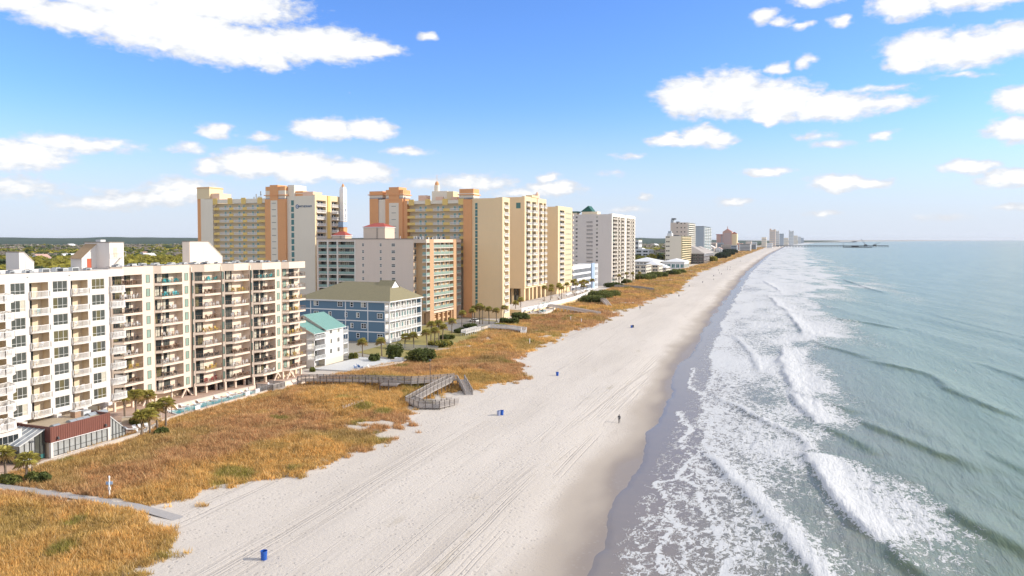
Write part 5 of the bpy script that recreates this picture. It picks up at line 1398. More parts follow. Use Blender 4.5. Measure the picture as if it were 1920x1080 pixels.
# ------------------------------------------------------------------ 8 motel
def motel():
    B = thing('motel', 'white and pale blue four-storey motel with window rows beside the yellow towers', 'motel', (-135, 455, 0))
    L, H = 66, 17.3; wl = MB(); zs = [1.0, 4.9, 8.8, 12.6]
    n = 15; bw = 46.0 / n
    holes = [(.5 + k * bw, .5 + (k + .9) * bw, z, z + 2.6, .14, 'motel_blue', 'motel_white') for k in range(n) for z in zs]
    holes += [(55 + k * 3.6, 57.4 + k * 3.6, z, z + 2.6, .14, 'motel_blue', 'motel_white') for k in range(3) for z in zs]
    facade(wl, (0, 0, 0), S90, 0, L, 0, H, holes, 'motel_white')
    wl.quad([(0, 0, 0), (-14, 0, 0), (-14, 0, H), (0, 0, H)][::-1], 'motel_white'); wl.quad([(0, L, 0), (-14, L, 0), (-14, L, H), (0, L, H)], 'motel_white'); wl.quad([(-14, 0, H - .3), (0, 0, H - .3), (0, L, H - .3), (-14, L, H - .3)], 'roof_white')
    wl.box(.01, 46.6, 0, .8, 54.2, H + .8, 'motel_blue')
    obj('wall', wl, B)
    for k in range(n):
        for z in zs: window(B, (-.10, .55 + k * bw, z + .1), S90, round(bw * .88, 2), 2.5, 2, 1, 'trim_white', 'glass_far', split=False, t=.07)
    for k in range(3):
        for z in zs: window(B, (-.10, 55.1 + k * 3.6, z + .1), S90, 2.3, 2.5, 2, 1, 'trim_white', 'glass_far', split=False, t=.07)
motel()

# ------------------------------------------------------------------ 9 grey tower
def grey_tower():
    B = thing('condo_tower', 'pale grey condominium tower with green roof gable and ribbed balcony front', 'condominium', (-130.8, 544, 0))
    W, L, H = 52, 84, 53.3; st = 2.95; wl = MB()
    zs = [H - 3.6 - st * k for k in range(17)]
    holes = [(-19.0, -14.4, z + .2, z + 2.6, 1.6, 'recess_shade', 'grey_tower') for z in zs[1:]] + [(u, u + 1.5, z + .8, z + 2.2, .15) for u in (-27.6, -11.8) for z in zs] + [(u, u + 1.7, H - 3.0, H - 1.4, .15) for u in (-17.8, -14, -8, -33)]
    facade(wl, (0, 0, 0), 0, -W, 0, 0, H, holes, 'grey_tower')
    wl.box(-W, .1, 0, -2.0, L, H - .003, 'grey_tower')
    for a, b in ((0, 3.0), (42.6, 50.5), (80.5, 84)): wl.box(-2.0, a + .002, 0, .3, b, H + .3, 'balcony_pale')
    wl.box(-2.0, 3.0, H - 1.8, .2, 42.6, H + .6, 'balcony_pale'); wl.box(-2.0, 50.5, H - 1.8, .2, 80.5, H + .8, 'balcony_pale')
    for y in (18.3, 28, 63, 70): wl.box(-2.0, y, 0, .35, y + 2.2, H - 1.8, 'balcony_pale')
    obj('wall', wl, B)
    for z in zs[1:]:
        def s_():
            m_ = MB(); m_.box(-19, -.1, 0, -14.4, .0, .2, 'grey_tower'); rail_pts(m_, [(-19, -.05), (-14.4, -.05)], 1.0, 'metal_dark', .3, .06, .08, .2); return m_.mesh('balcony')
        obj('balcony', cached('gtb', s_), B, (0, 0, z))
        window(B, (-18.6, 1.5, z + .25), 0, 3.8, 2.2, 3, 1, 'frame_dark', 'glass_teal', split=False, name='sliding_door', t=.1)
    for z in zs:
        for u in (-27.6, -11.8): window(B, (u, .06, z + .8), 0, 1.5, 1.4, 2, 1, 'grey_stucco', R.choice(['glass_dark', 'curtain', 'glass_grey']), split=False, t=.1)
        for a, b in ((3.0, 10.6), (10.7, 18.3), (20.5, 28), (30.2, 42.6), (52.7 - 2.2, 63), (65.2, 70), (72.2, 80.5)):
            w = round(b - a, 1)
            def s_():
                m_ = MB(); m_.box(-1.95, 0, 0, .9, w, .22, 'balcony_pale'); rail_pts(m_, [(.0, .05), (.82, .05), (.82, w - .05), (0, w - .05)], 1.0, 'balcony_pale', .3, .1, .1, .2); return m_.mesh('balcony')
            obj('balcony', cached(('gts', w), s_), B, (0, a, z - .2))
            window(B, (-1.96, a + .5, z + .05), S90, round(w - 1, 1), 2.2, max(2, int(w / 1.6)), 1, 'frame_dark', R.choice(['glass_far', 'glass_far', 'glass_dark', 'glass_teal']), split=False, name='sliding_door', t=.12)
    rf = MB(); rf.quad([(-25, 4, H + 2.2), (-19, 4, H + 6.6), (-19, 14, H + 6.6), (-25, 14, H + 2.2)][::-1], 'roof_green'); rf.quad([(-19, 4, H + 6.6), (-15.6, 4, H + 2.2), (-15.6, 14, H + 2.2), (-19, 14, H + 6.6)][::-1], 'roof_green'); rf.quad([(-25, 4, H + 2.2), (-15.6, 4, H + 2.2), (-19, 4, H + 6.6)], 'roof_green')
    rf.box(-24, 4.1, H, -12, 14, H + 2.2, 'tower_cream'); rf.box(-34, 5, H, -28, 12, H + 1.6, 'tower_cream'); rf.box(-35, 4.6, H + 1.6, -27, 12.4, H + 2.6, 'roof_green')
    obj('roof_house', rf, B)
grey_tower()

# ------------------------------------------------------------------ 10 buildings farther along the coast
def slab_tower(label, px, base_z, x0, y0, W, L, H, wm, st, ncols, face=None, slit=False, cat='high-rise', name='apartment_tower', glass='glass_teal', bm='balcony_pale', cap=None):
    """distant tower: blank or windowed end wall towards the camera, balcony floors towards the sea"""
    B = thing(name, label, cat, (x0, y0, base_z)); wl = MB()
    wl.box(-W, 0, 0, -1.0, L, H, wm); zs = [H - 3 - st * k for k in range(int((H - 3) / st))]
    if face:
        for u, w in face:
            for z in zs[::2]: window(B, (u, -.01, z + .8), 0, w, 1.6, 1, 1, 'frame_dark', 'glass_dark', split=False, t=.15)
    if slit: wl.box(-W * .62, -.06, 4, -W * .50, -.003, H - 1, 'far_blue')
    bw = L / ncols
    for k in range(ncols + 1): wl.box(-.998, max(0.004, k * bw - .4), 0, .3, min(L - .004, k * bw + .4), H - .004, bm)
    obj('wall', wl, B)
    for z in zs:
        def s_():
            m_ = MB(); m_.box(-.99, .01, 0, .8, L - .01, .3, bm); m_.box(.62, .02, .3, .78, L - .02, 1.15, bm); m_.box(-.99, .4, .3, -.9, L - .4, 2.6, glass); return m_.mesh('balcony_floor')
        obj('balcony_floor', cached(('st', L, bm, glass), s_), B, (0, 0, z))
    if cap:
        c = MB()
        for q in cap: c.box(*q)
        obj('roof_house', c, B)
    return B
slab_tower('tall tan condominium tower far along the coast with dark roof boxes', 0, 0, -154, 1120, 26, 77, 59.5, 'far_tan', 3.1, 5, [(-17, 1.6), (-11, 1.6), (-6, 1.6)], cap=[(-26, 2, 59.5, -22, 12, 64, 'far_blue'), (-25, 2, 64.001, -19, 10, 66, 'metal_dark'), (-18, 2, 59.5, -14, 12, 61, 'metal_dark')])
slab_tower('shorter cream hotel with balcony front standing before the tall tan tower', 0, 0, -143.7, 985, 21, 88, 39, 'tower_pale', 3.0, 6, [(-20, 1.8), (-17.5, 1.8)], cap=[(-19, 1, 39, -13, 12, 42.5, 'far_white'), (-18, 2, 42.5, -14, 8, 45.5, 'far_blue'), (-11, 2, 39, -4, 12, 40.2, 'metal_dark')], cat='hotel', name='hotel', bm='tower_lit')
slab_tower('slim blue grey glass tower right of the tall tan one far along the coast', 0, 0, -182.6, 1560, 19, 126, 60, 'far_blue', 3.2, 3, None, True, glass='glass_teal', bm='far_white', cap=[(-19, 0.1, 60, -.9, 120, 61.5, 'metal_dark')])
def low_block(name, label, cat, x0, y0, W, L, H, wm, rm, nf, nw, roof='flat', fm='trim_white', gm='glass_dark', nwf=None, group=None):
    B = thing(name, label, cat, (x0, y0, 0), 0, group); wl = MB(); wl.box(-W, 0, 0, 0, L, H, wm); obj('wall', wl, B)
    st = H / nf
    for f in range(nf):
        for k in range(nw):
            w = L / nw; window(B, (.005, k * w + w * .15, f * st + .8), S90, round(w * .7, 2), round(st * .55, 2), 2, 1, fm, gm, split=False, t=.15)
        for k in range(nwf or 0):
            w = W / nwf; window(B, (-W + k * w + w * .15, -.005, f * st + .8), 0, round(w * .7, 2), round(st * .55, 2), 2, 1, fm, gm, split=False, t=.15)
    r = MB(); e = .7
    if roof == 'flat': r.box(-W - .2, -.2, H, .2, L + .2, H + .6, rm)
    else:
        rh = min(W, L) * (.26 if roof == 'hip' else .13); a = min(W, L) / 2; x1, x2, y1, y2 = -W - e, e, -e, L + e
        if W >= L: p, q = (x1 + a, (y1 + y2) / 2, H + rh), (x2 - a, (y1 + y2) / 2, H + rh)
        else: p, q = ((x1 + x2) / 2, y1 + a, H + rh), ((x1 + x2) / 2, y2 - a, H + rh)
        if W >= L:
            r.quad([(x1, y1, H), (x2, y1, H), q, p], rm); r.quad([(x2, y1, H), (x2, y2, H), q], rm); r.quad([(x2, y2, H), (x1, y2, H), p, q], rm); r.quad([(x1, y2, H), (x1, y1, H), p], rm)
        else:
            r.quad([(x1, y1, H), (x2, y1, H), p], rm); r.quad([(x2, y1, H), (x2, y2, H), q, p], rm); r.quad([(x2, y2, H), (x1, y2, H), q], rm); r.quad([(x1, y2, H), (x1, y1, H), p, q], rm)
        r.box(x1, y1, H - .4, x2, y2, H - .003, 'trim_white')
    obj('roof', r, B); return B
low_block('motel', 'low cream motel with white balconies just past the grey tower', 'motel', -133, 690, 22, 26, 10.5, 'cream_low', 'roof_grey', 3, 4, 'flat', gm='glass_dark', nwf=4)
low_block('beach_house', 'cream beach house with white porches beside green shrubs past the grey tower', 'house', -127, 722, 14, 22, 10.0, 'cream_low', 'trim_white', 3, 3, 'hip', nwf=2)
low_block('beach_house', 'small low cottage between shrubs on the dune behind the last near motel', 'house', -126, 760, 16, 22, 6.0, 'cream_low', 'far_white', 2, 3, 'hip', nwf=3)
low_block('pavilion_hotel', 'white low hotel with pyramid roofs and blue glass hall in front of the cream hotel', 'hotel', -128, 900, 26, 40, 8.0, 'far_white', 'far_white', 1, 5, 'low', gm='glass_teal', nwf=5)
low_block('pavilion_hotel', 'long white low wing with shallow roof left of the blue glass hall', 'hotel', -156, 880, 34, 40, 8.5, 'cream_low', 'far_white', 2, 5, 'low', nwf=8)
low_block('parking_garage', 'white parking garage with dark open decks inland beyond the grey tower', 'garage', -212, 1120, 70, 40, 19, 'far_white', 'far_white', 4, 4, 'flat', nwf=7)
low_block('office_block', 'blue and white hotel block inland beside the white parking garage', 'hotel', -292, 1180, 42, 40, 30, 'far_blue', 'far_white', 4, 3, 'flat', nwf=4)
low_block('office_block', 'white and cream block with roof tower at the edge of the inland trees', 'hotel', -262, 1290, 28, 30, 33, 'far_white', 'tower_lit', 4, 3, 'flat', nwf=4)
low_block('beach_house', 'large dark brown beach house with pale hip roof behind yellow bushes', 'house', -126, 1075, 40, 70, 15, 'far_brown', 'far_roof', 3, 5, 'hip', nwf=5)
low_block('beach_house', 'second dark brown beach house with pale roof beyond the first one', 'house', -132, 1190, 36, 70, 14, 'far_brown', 'far_roof', 3, 5, 'hip', nwf=4)
# the pink resort on its own, 2 km on
PK = thing('resort_hotel', 'distant pink resort hotel with stepped gables and red roof', 'hotel', (-204, 2600, 0))
p_ = MB(); p_.box(-60, 0, 0, -44, 40, 50, 'far_pink'); p_.box(-43.99, 1, 0, -40, 40, 47, 'far_blue'); p_.box(-39.99, -3, 0, -10, 40, 60, 'far_pink'); p_.box(-9.99, 0, 0, 6, 40, 54, 'tower_lit')
for k in range(14):
    p_.box(-37, -3.4, 3 + k * 3.9, -13, -3.02, 4.2 + k * 3.9, 'far_blue')
obj('wall', p_, PK)
p_ = MB(); p_.quad([(-40, -3.5, 60), (-10, -3.5, 60), (-25, -3.5, 70)], 'far_pink'); p_.quad([(-40, -3.5, 60), (-25, -3.5, 70), (-25, 40, 70), (-40, 40, 60)], 'roof_red'); p_.quad([(-10, -3.5, 60), (-10, 40, 60), (-25, 40, 70), (-25, -3.5, 70)], 'roof_red'); p_.quad([(-12, -1, 54), (8, -1, 54), (-2, -1, 60)], 'roof_red'); p_.box(-62, -1, 50, -42, 41, 52, 'roof_red'); p_.box(-26, 10, 69, -24, 12, 78, 'far_pink'); obj('roof', p_, PK)
def DP(px, Z):
    d = ray(px, 449); k = Z / (math.cos(YAW) * d[1] - math.sin(YAW) * d[0]); return d[0] * k, d[1] * k
DT = []
# right edge px, distance, px width, depth, height, material, label
for px, Z, pw, l, h, m_, lab in ((1454, 3560, 10, 40, 80, 'far_tan', 'broad pale tower, tallest of the far cluster by the shore'), (1461, 3620, 6.5, 30, 75, 'far_white', 'narrow white tower touching the tallest one of the far cluster'), (1469.5, 4000, 7.5, 30, 66, 'far_blue', 'blue grey tower second in the far cluster by the shore'), (1478, 4200, 7.5, 30, 44, 'tower_pale', 'low cream tower between two taller ones of the far cluster'),
      (1488, 4500, 8, 30, 84, 'far_white', 'twin-topped white tower on the right of the far cluster'), (1495.5, 5200, 7, 40, 62, 'tower_pale', 'fading pale tower just right of the twin-topped far one'), (1502, 6100, 5, 40, 58, 'far_white', 'faint white block near the end of the far coast'), (1507, 7000, 4.5, 40, 50, 'far_blue', 'faint blue grey block, last on the far coast'),
      (1437, 3150, 8, 30, 44, 'tower_pale', 'cream mid-rise with a hip roof left of the far cluster'), (1448, 3050, 9, 30, 20, 'far_white', 'low white mid-rise with arches in front of the far cluster'), (1419, 3600, 11, 30, 22, 'far_white', 'long white low block midway to the far cluster'), (1409, 3300, 9, 30, 27, 'far_tan', 'tan block midway between pink hotel and far cluster'), (1392, 2500, 9, 30, 22, 'far_pink', 'red and white block right of the pink resort hotel')):
    x, y = DP(px, Z); DT.append((x, y, pw * Z / F_PX / math.cos(YAW), l, h, m_, lab))
for x, y, w, l, h, m_, lab in DT:
    t = thing('distant_tower', lab, 'high-rise', (x, y, 0)); b = MB(); b.box(-w, 0, 0, 0, l, h, m_)
    if h > 70: b.box(-w, 1, h, -w * .7, l, h + 6, m_); b.box(-w * .35, 1, h, -.2, l, h + 3, m_)
    obj('wall', b, t)
    for k in range(int(h / 9)):
        q = MB(); q.box(-w * .92, -.3, 0, -w * .08, -.02, 2.4, 'far_blue'); obj('window_band', cached(('wb_', w), lambda: q.mesh('window_band')), t, (0, 0, 5 + k * 9))
        q = MB(); q.box(.02, l * .05, 0, .5, l * .95, 2.4, 'far_blue'); obj('window_band', cached(('wbs', l), lambda: q.mesh('window_band')), t, (0, 0, 5 + k * 9))
# mid-rise blocks of the far town
for i in range(16):
    px = 1322 + i * 7.4 + R.uniform(-3, 3); x, y = DP(px, R.uniform(2000, 3800))
    t = thing('town_block', f"{['pale', 'tan', 'white', 'grey blue'][i % 4]} flat-roofed mid-rise in the distant town behind the beach", 'building', (x - 30, y, 0), 0, ['pale', 'tan', 'white', 'grey blue'][i % 4] + ' mid-rises of the distant town'); w = R.uniform(16, 34); h = R.uniform(12, 24)
    b = MB(); b.box(-w, 0, 0, 0, 24, h, ['tower_pale', 'far_tan', 'far_white', 'far_blue'][i % 4]); obj('wall', b, t)
    for k in range(int(h / 4)): q = MB(); q.box(-w * .93, -.3, 0, -w * .07, -.02, 1.7, 'glass_far'); obj('window_band', q, t, (0, 0, 2 + k * 4))
    b = MB(); b.box(-w - .5, -.5, h, .5, 24.5, h + 1, 'far_roof'); obj('roof', b, t)
# town houses behind the far beach and among the inland trees
def small_house(key, w, l, h, wm, rm):
    def a():
        m_ = MB(); m_.box(-w, 0, 0, 0, l, h, wm); return m_.mesh('wall')
    def b():
        m_ = MB(); e = .5; zr = h + w * .28
        m_.quad([(-w - e, -e, h), (-w - e, l + e, h), (-w / 2, l + e, zr), (-w / 2, -e, zr)][::-1], rm); m_.quad([(e, -e, h), (e, l + e, h), (-w / 2, l + e, zr), (-w / 2, -e, zr)], rm)
        m_.quad([(-w, -.01, h), (0, -.01, h), (-w / 2, -.01, zr)], wm); m_.quad([(-w, l, h), (0, l, h), (-w / 2, l, zr)][::-1], wm); return m_.mesh('roof')
    def c():
        m_ = MB(); m_.box(-.7, -.06, 0, .7, -.01, 1.5, 'glass_dark'); return m_.mesh('window')
    return cached((key, 'w'), a), cached((key, 'r'), b), cached('hwin', c), [(-w * (k + .5) / 3, 0, 1 + f * 3, 0) for f in range(max(1, int(h / 3))) for k in range(3)] + [(0, l * (k + .5) / 3, 1 + f * 3, S90) for f in range(max(1, int(h / 3))) for k in range(3)]
KINDS = [small_house('h1', 14, 20, 6.5, 'far_white', 'far_roof'), small_house('h2', 18, 16, 9, 'cream_low', 'far_white'), small_house('h3', 16, 24, 7, 'far_blue', 'far_roof'), small_house('h4', 20, 18, 8, 'far_white', 'far_pink'), small_house('h5', 26, 30, 12, 'far_tan', 'far_white')]
KN = ['white walled grey roofed', 'cream walled white roofed', 'blue grey walled', 'white walled pink roofed', 'tan flat looking']
def put_house(x, y, k, lab, grp, rz=0):
    t = thing('house', KN[k] + ' ' + lab, 'house', (x, y, 0), rz, KN[k] + ' ' + grp)
    obj('wall', KINDS[k][0], t); obj('roof', KINDS[k][1], t)
    for wx_, wy_, wz_, r_ in KINDS[k][3]: obj('window', KINDS[k][2], t, (wx_, wy_, wz_), r_)
rr = random.Random(5)
for i in range(90):
    y = rr.uniform(1250, 3600); x = float(inner_x(y)) - 30 - rr.random() ** 1.4 * 420
    if -260 < x + 0 and 1400 < y < 1500 and x > -215: continue
    put_house(x, y, rr.randrange(5), 'building in the low town behind the far beach', 'low buildings of the town behind the far beach', rr.uniform(-.2, .2))
for i in range(34):
    px = rr.uniform(0, 1240); Zd = rr.uniform(750, 3200)
    d = ray(px, 449); x, y = d[0] * Zd / d[1] * .93, Zd * .93
    if x > inner_x(y) - 160: continue
    put_house(x, y, rr.randrange(5), 'house half hidden in the green woods inland', 'houses in the inland woods', rr.uniform(-.6, .6))
# ------------------------------------------------------------------ woods and far hills
def leaf_mat(name):
    m = bpy.data.materials.new(name); m.use_nodes = True; MATS[name] = m
    nt = m.node_tree; b = nt.nodes['Principled BSDF']
    c = nd(nt, 'ShaderNodeAttribute', attribute_name='tint').outputs['Color']
    lk(nt, c, b.inputs['Base Color']); b.inputs['Roughness'].default_value = .7; b.inputs['Specular IOR Level'].default_value = .25
    tl = nd(nt, 'ShaderNodeBsdfTranslucent'); lk(nt, c, tl.inputs[0])
    mx = nd(nt, 'ShaderNodeMixShader'); mx.inputs[0].default_value = .42
    lk(nt, b.outputs[0], mx.inputs[1]); lk(nt, tl.outputs[0], mx.inputs[2]); lk(nt, mx.outputs[0], nt.nodes['Material Output'].inputs[0])
leaf_mat('foliage')
mat('bark', (.20, .155, .115), .9, .25, 4)
def cards(g, C, S, tint, up=.35):
    """leaf cards: one quad round each centre C with size S, random tilt leaning outwards"""
    n = len(C)
    d = g.normal(size=(n, 3)); d[:, 2] = np.abs(d[:, 2]) * (1 + up); d /= np.linalg.norm(d, axis=1, keepdims=True)
    a = np.cross(d, g.normal(size=(n, 3))); a /= np.linalg.norm(a, axis=1, keepdims=True) + 1e-9
    b = np.cross(d, a); s = np.asarray(S).reshape(-1, 1)
    V = np.stack([C - a * s - b * s * .7, C + a * s - b * s * .6, C + a * s * .8 + b * s * .7, C - a * s * .9 + b * s * .6], 1).reshape(-1, 3)
    return V, np.arange(len(V)).reshape(-1, 4), np.repeat(tint, 4, 0)
def build_woods():
    g = np.random.default_rng(11)
    n = 15000
    az = np.radians(g.uniform(-62, -8, n)); dist = 420 * (3700 / 420) ** (g.random(n) ** .8)
    x, y = np.sin(az) * dist, np.cos(az) * dist
    keep = (x < inner_x(y) - 70 - 60 * (y < 700)) & ~((x > -300) & (y < 640)) & (fbm(x * .004, y * .004, 200, 2) > .25)
    x, y, dist = x[keep], y[keep], dist[keep]; n = len(x)
    r = g.uniform(3.0, 5.4, n) * (1 + dist / 1800); h = g.uniform(7, 12.5, n) * (1 + .15 * (dist > 1500))
    kind = fbm(x * .006, y * .006, 210, 3) + g.normal(0, .09, n) + (dist - 900) / 9000
    tint = np.where((kind < .50)[:, None], np.array((.34, .30, .055)), np.where((kind < .60)[:, None], np.array((.19, .20, .05)), np.where((kind < .70)[:, None], np.array((.085, .12, .055)), np.array((.33, .285, .23)))))
    tint = tint * g.uniform(.75, 1.3, (n, 1))
    K = 26
    u = g.normal(size=(n, K, 3)); u /= np.linalg.norm(u, axis=2, keepdims=True); u[..., 2] = np.abs(u[..., 2]) * 1.0 - .15
    rr_ = g.uniform(.75, 1.05, (n, K, 1))
    C = np.stack([x, y, h * .55], 1)[:, None, :] + u * rr_ * np.stack([r, r, h * .5], 1)[:, None, :]
    S = (r[:, None] * g.uniform(.28, .46, (n, K))).reshape(-1)
    T = (np.repeat(tint[:, None, :], K, 1) * g.uniform(.7, 1.3, (n, K, 1))).reshape(-1, 3)
    V, F, TT = cards(g, C.reshape(-1, 3), S, T)
    me = np_mesh('woods', V, F, ['foliage'], cols=dict(tint=TT))
    obj('woods', me, kind='stuff', label='wide coastal wood of olive and dark green crowns inland')
    # ground cover under the trees
    mat('wood_floor', (.10, .105, .045), .95, .4, .02)
    # far tree-covered rise
    mat('hill_trees', (.035, .06, .035), .95, .35, .012)
    a = np.radians(np.linspace(-75, 2.5, 240)); rows = []
    for k, (d0, hh) in enumerate(((4200, 0), (4600, 22), (5600, 30), (6400, 44), (9000, 40))):
        hz_ = hh * (.72 + .56 * fbm(a * 14 + k, a * 0, 300 + k, 4)) * np.clip((np.radians(4.5) - a) / np.radians(16), .28, 1)
        rows.append(np.stack([np.sin(a) * d0, np.cos(a) * d0, hz_ - .1], 1))
    V = np.concatenate(rows)
    V[:, 0] = np.minimum(V[:, 0], inner_x(V[:, 1]) - 40)
    me = np_mesh('hills', V, grid_faces(5, len(a)), ['hill_trees'])
    obj('hills', me, kind='structure', label='low wooded rise along the horizon')
    # far headland beyond the piers
    yy = np.linspace(9000, 14000, 40); V = []
    for o_, z in ((0, -1), (-30, 10), (-150, 17), (-500, 15)):
        V.append(np.stack([edge_x(yy) + o_, yy, z * (.8 + .4 * fbm(yy * .004, yy * 0, 320, 3)) if z > 0 else np.full(len(yy), -1.)], 1))
    me = np_mesh('headland', np.concatenate(V), grid_faces(4, 40), ['hill_trees']); obj('headland', me, kind='structure', label='far low headland under the horizon')
build_woods()

# ------------------------------------------------------------------ palms and shrubs
def palm_meshes(seed, h, full=1.0):
    g = np.random.default_rng(seed); rq = random.Random(seed)
    t = MB(); bx, by = rq.uniform(-.3, .3), rq.uniform(-.3, .3)
    pts = [(bx * (k / 5) ** 2, by * (k / 5) ** 2, h * k / 5) for k in range(6)]
    t.tube(pts, [.24, .19, .17, .17, .18, .21], 'bark', 7)
    for k in range(10):
        z = h * (.55 + .042 * k); a = k * 2.4; t.bar((bx * (z / h) ** 2, by * (z / h) ** 2, z), (bx + .3 * math.cos(a), by + .3 * math.sin(a), z + .32), .06, .05, 'bark')
    V, F, T = [], [], []; top = Vector(pts[-1])
    nf = int(30 * full)
    for k in range(nf):
        a = k * 2.39996; e = 1.25 - 1.75 * (k / nf) + rq.uniform(-.12, .12); L = rq.uniform(1.35, 1.85)
        d0 = Vector((math.cos(a) * math.cos(e), math.sin(a) * math.cos(e), math.sin(e)))
        side = Vector((-math.sin(a), math.cos(a), 0))
        c = np.array((.50, .45, .13)) * rq.uniform(.7, 1.35) if k < nf * .72 else np.array((.44, .31, .13)) * rq.uniform(.8, 1.2)
        base = top + d0 * .55 + Vector((0, 0, .05))
        # a fan: leaflets spread from the end of the stalk, each drooping
        k0 = len(V); V += [tuple(top), tuple(base + side * .03), tuple(base - side * .03)]; F.append((k0, k0 + 1, k0 + 2)); T += [c] * 3
        for j in range(8):
            s_ = -1.15 + 2.3 * j / 7
            dj = (d0 * math.cos(s_) + side * math.sin(s_)).normalized(); l = L * (.55 + .28 * math.cos(s_)) * rq.uniform(.85, 1.1)
            mid = base + dj * l * .55; tip = base + dj * l + Vector((0, 0, -.28 * l * l))
            w = d0.cross(side) * .0 + (side * math.cos(s_) - d0 * math.sin(s_)) * .085
            k0 = len(V); V += [tuple(base), tuple(mid + w), tuple(tip), tuple(mid - w)]
            F += [(k0, k0 + 1, k0 + 2), (k0, k0 + 2, k0 + 3)]; T += [c * rq.uniform(.85, 1.15)] * 4
    me = np_mesh('crown', np.array(V), np.array(F), ['foliage'], cols=dict(tint=np.array(T)))
    return t.mesh('trunk'), me
PALMS = {}
def palm(px, py, h, label, group=None, z=None, full=1.0, wx=None):
    x, y = wx if wx else at(px, py, z if z is not None else 0.2)
    if z is None: z = max(g1(x, y) if x > inner_x(y) - 10 else 0, -.05) - .05
    key = (round(h * 2) / 2, R.randrange(3), full)
    if key not in PALMS: PALMS[key] = palm_meshes(hash(key) % 9973 if False else int(key[0] * 100 + key[1] * 7 + full * 13), key[0], full)
    t = thing('palm_tree', label, 'palm tree', (x, y, z), R.uniform(0, 6), group)
    obj('trunk', PALMS[key][0], t); obj('crown', PALMS[key][1], t)
palm(11, 893, 3.6, 'short palm at the photo\'s left edge before the white block'); palm(50, 903, 3.2, 'short palm standing next to the grey path, before the glass lean-to')
for px, py, h in ((234, 787, 4.6), (255, 783, 4.6), (274, 778, 4.0)): palm(px, py, h, 'palm tree by the white block\'s far corner', 'palms by the corner of the white block')
for px, py, h in ((266, 815, 3.6), (281, 811, 3.7), (295, 803, 3.8)): palm(px, py, h, 'small palm along the terrace edge right of the maroon pavilion', 'small palms on the pavilion terrace')
palm(311, 801, 4.7, 'palm with yellowing crown nearest the pool, at the dune edge')
palm(680, 669, 4.4, 'palm before the blue wall, nearer the teal roofed house'); palm(716, 667, 4.4, 'palm before the blue building\'s sea corner, right of the other')
palm(759, 651, 3.4, 'low palm in front of the blue building\'s white galleries', 'low palms before the white galleries'); palm(776, 651, 4.0, 'low palm in front of the blue building\'s white galleries', 'low palms before the white galleries')
for px, py, h in ((801, 652, 5.0), (815, 650, 5.5), (808, 640, 6.2), (823, 638, 5.8), (830, 640, 5.0)): palm(px, py, h, 'palm in the dense clump right of the blue building', 'palm clump right of the blue building')
for px, py, h in ((847, 624, 4.5), (866, 612, 5.6)): palm(px, py, h, 'palm at the foot of the orange condominium pier', 'palms at the foot of the condominium')
for px, py, h in ((886, 610, 6.0), (890, 607, 6.6), (899, 607, 7.4), (905, 607, 6.4)): palm(px, py, h, 'tall palm in the cluster against the blank gold tower wall', 'palm cluster against the gold wall')
palm(917, 606, 6.0, 'lone palm left of two before the gold tower wall'); palm(931, 606, 5.6, 'lone palm nearest the sea corner of the gold wall')
palm(944, 598, 5.0, 'palm before the lit balconies of the gold tower'); palm(966, 590, 5.6, 'palm by the cream terrace wall, left of a pair', None); palm(976, 587, 6.6, 'taller palm by the cream terrace wall, right of a pair')
for k in range(13):
    palm(0, 0, R.uniform(5, 7), 'palm on the resort pool terrace among umbrellas', 'palms on the resort terrace', 2.9, wx=(-122 + R.uniform(-4, 6), 362 + k * 6.5 + R.uniform(-2, 2)))
palm(1090, 553, 8.0, 'palm before the white motel windows, left of two', None); palm(1110, 550, 8.5, 'palm before the white motel windows, right of two')
for k in range(4): palm(0, 0, R.uniform(6, 8), 'palm at the foot of the grey tower balconies', 'palms by the grey tower', 0, wx=(-124 + R.uniform(-2, 2), 548 + k * 24))

def shrub_mesh(seed, rx, ry, rz_, tints, dens=1.0, cs=.30):
    g = np.random.default_rng(seed); C = []; T = []
    nb = max(4, int(rx * ry * 1.1) + 3)
    for k in range(nb):
        a = g.uniform(0, 2 * math.pi); q = math.sqrt(g.random()) * .62
        c = np.array((rx * q * math.cos(a), ry * q * math.sin(a), rz_ * g.uniform(.25, .55))); r = np.array((rx, ry, rz_)) * g.uniform(.3, .5)
        m = int(170 * dens); u = g.normal(size=(m, 3)); u /= np.linalg.norm(u, axis=1, keepdims=True)
        p = c + u * r * g.uniform(.7, 1.05, (m, 1)); p = p[p[:, 2] > .02]
        C.append(p); T.append(np.array(tints[g.integers(len(tints))])[None] * g.uniform(.65, 1.3, (len(p), 1)))
    C = np.concatenate(C); T = np.concatenate(T)
    V, F, TT = cards(g, C, g.uniform(.6, 1.2, len(C)) * cs, T)
    return np_mesh('foliage', V, F, ['foliage'], cols=dict(tint=TT))
DG, MG, YG = (.125, .15, .045), (.20, .215, .06), (.36, .32, .075)
SHN = [0]
def shrub(px, py, rx, ry, rz_, tints, label, group=None, wx=None, cat='shrub', name='shrub', cs=.3):
    x, y = wx if wx else at(px, py, .3); SHN[0] += 1
    z = max(g1(x, y), -.1) if x > inner_x(y) - 8 else -.05
    t = thing(name, label, cat, (x, y, z), 0, group)
    s_ = MB(); s_.tube([(0, 0, -.1), (0, 0, rz_ * .6)], [.14, .08], 'bark', 6); obj('stem', s_, t); obj('foliage', shrub_mesh(SHN[0], rx, ry, rz_, tints, cs=cs), t)
shrub(790, 676, 4.6, 4.0, 3.9, [DG, MG], 'big round dark shrub at the dune edge below the blue building')
shrub(742, 670, 2.9, 2.6, 4.2, [DG, (.1, .1, .045)], 'grey green bush left of the big round one by the blue building')
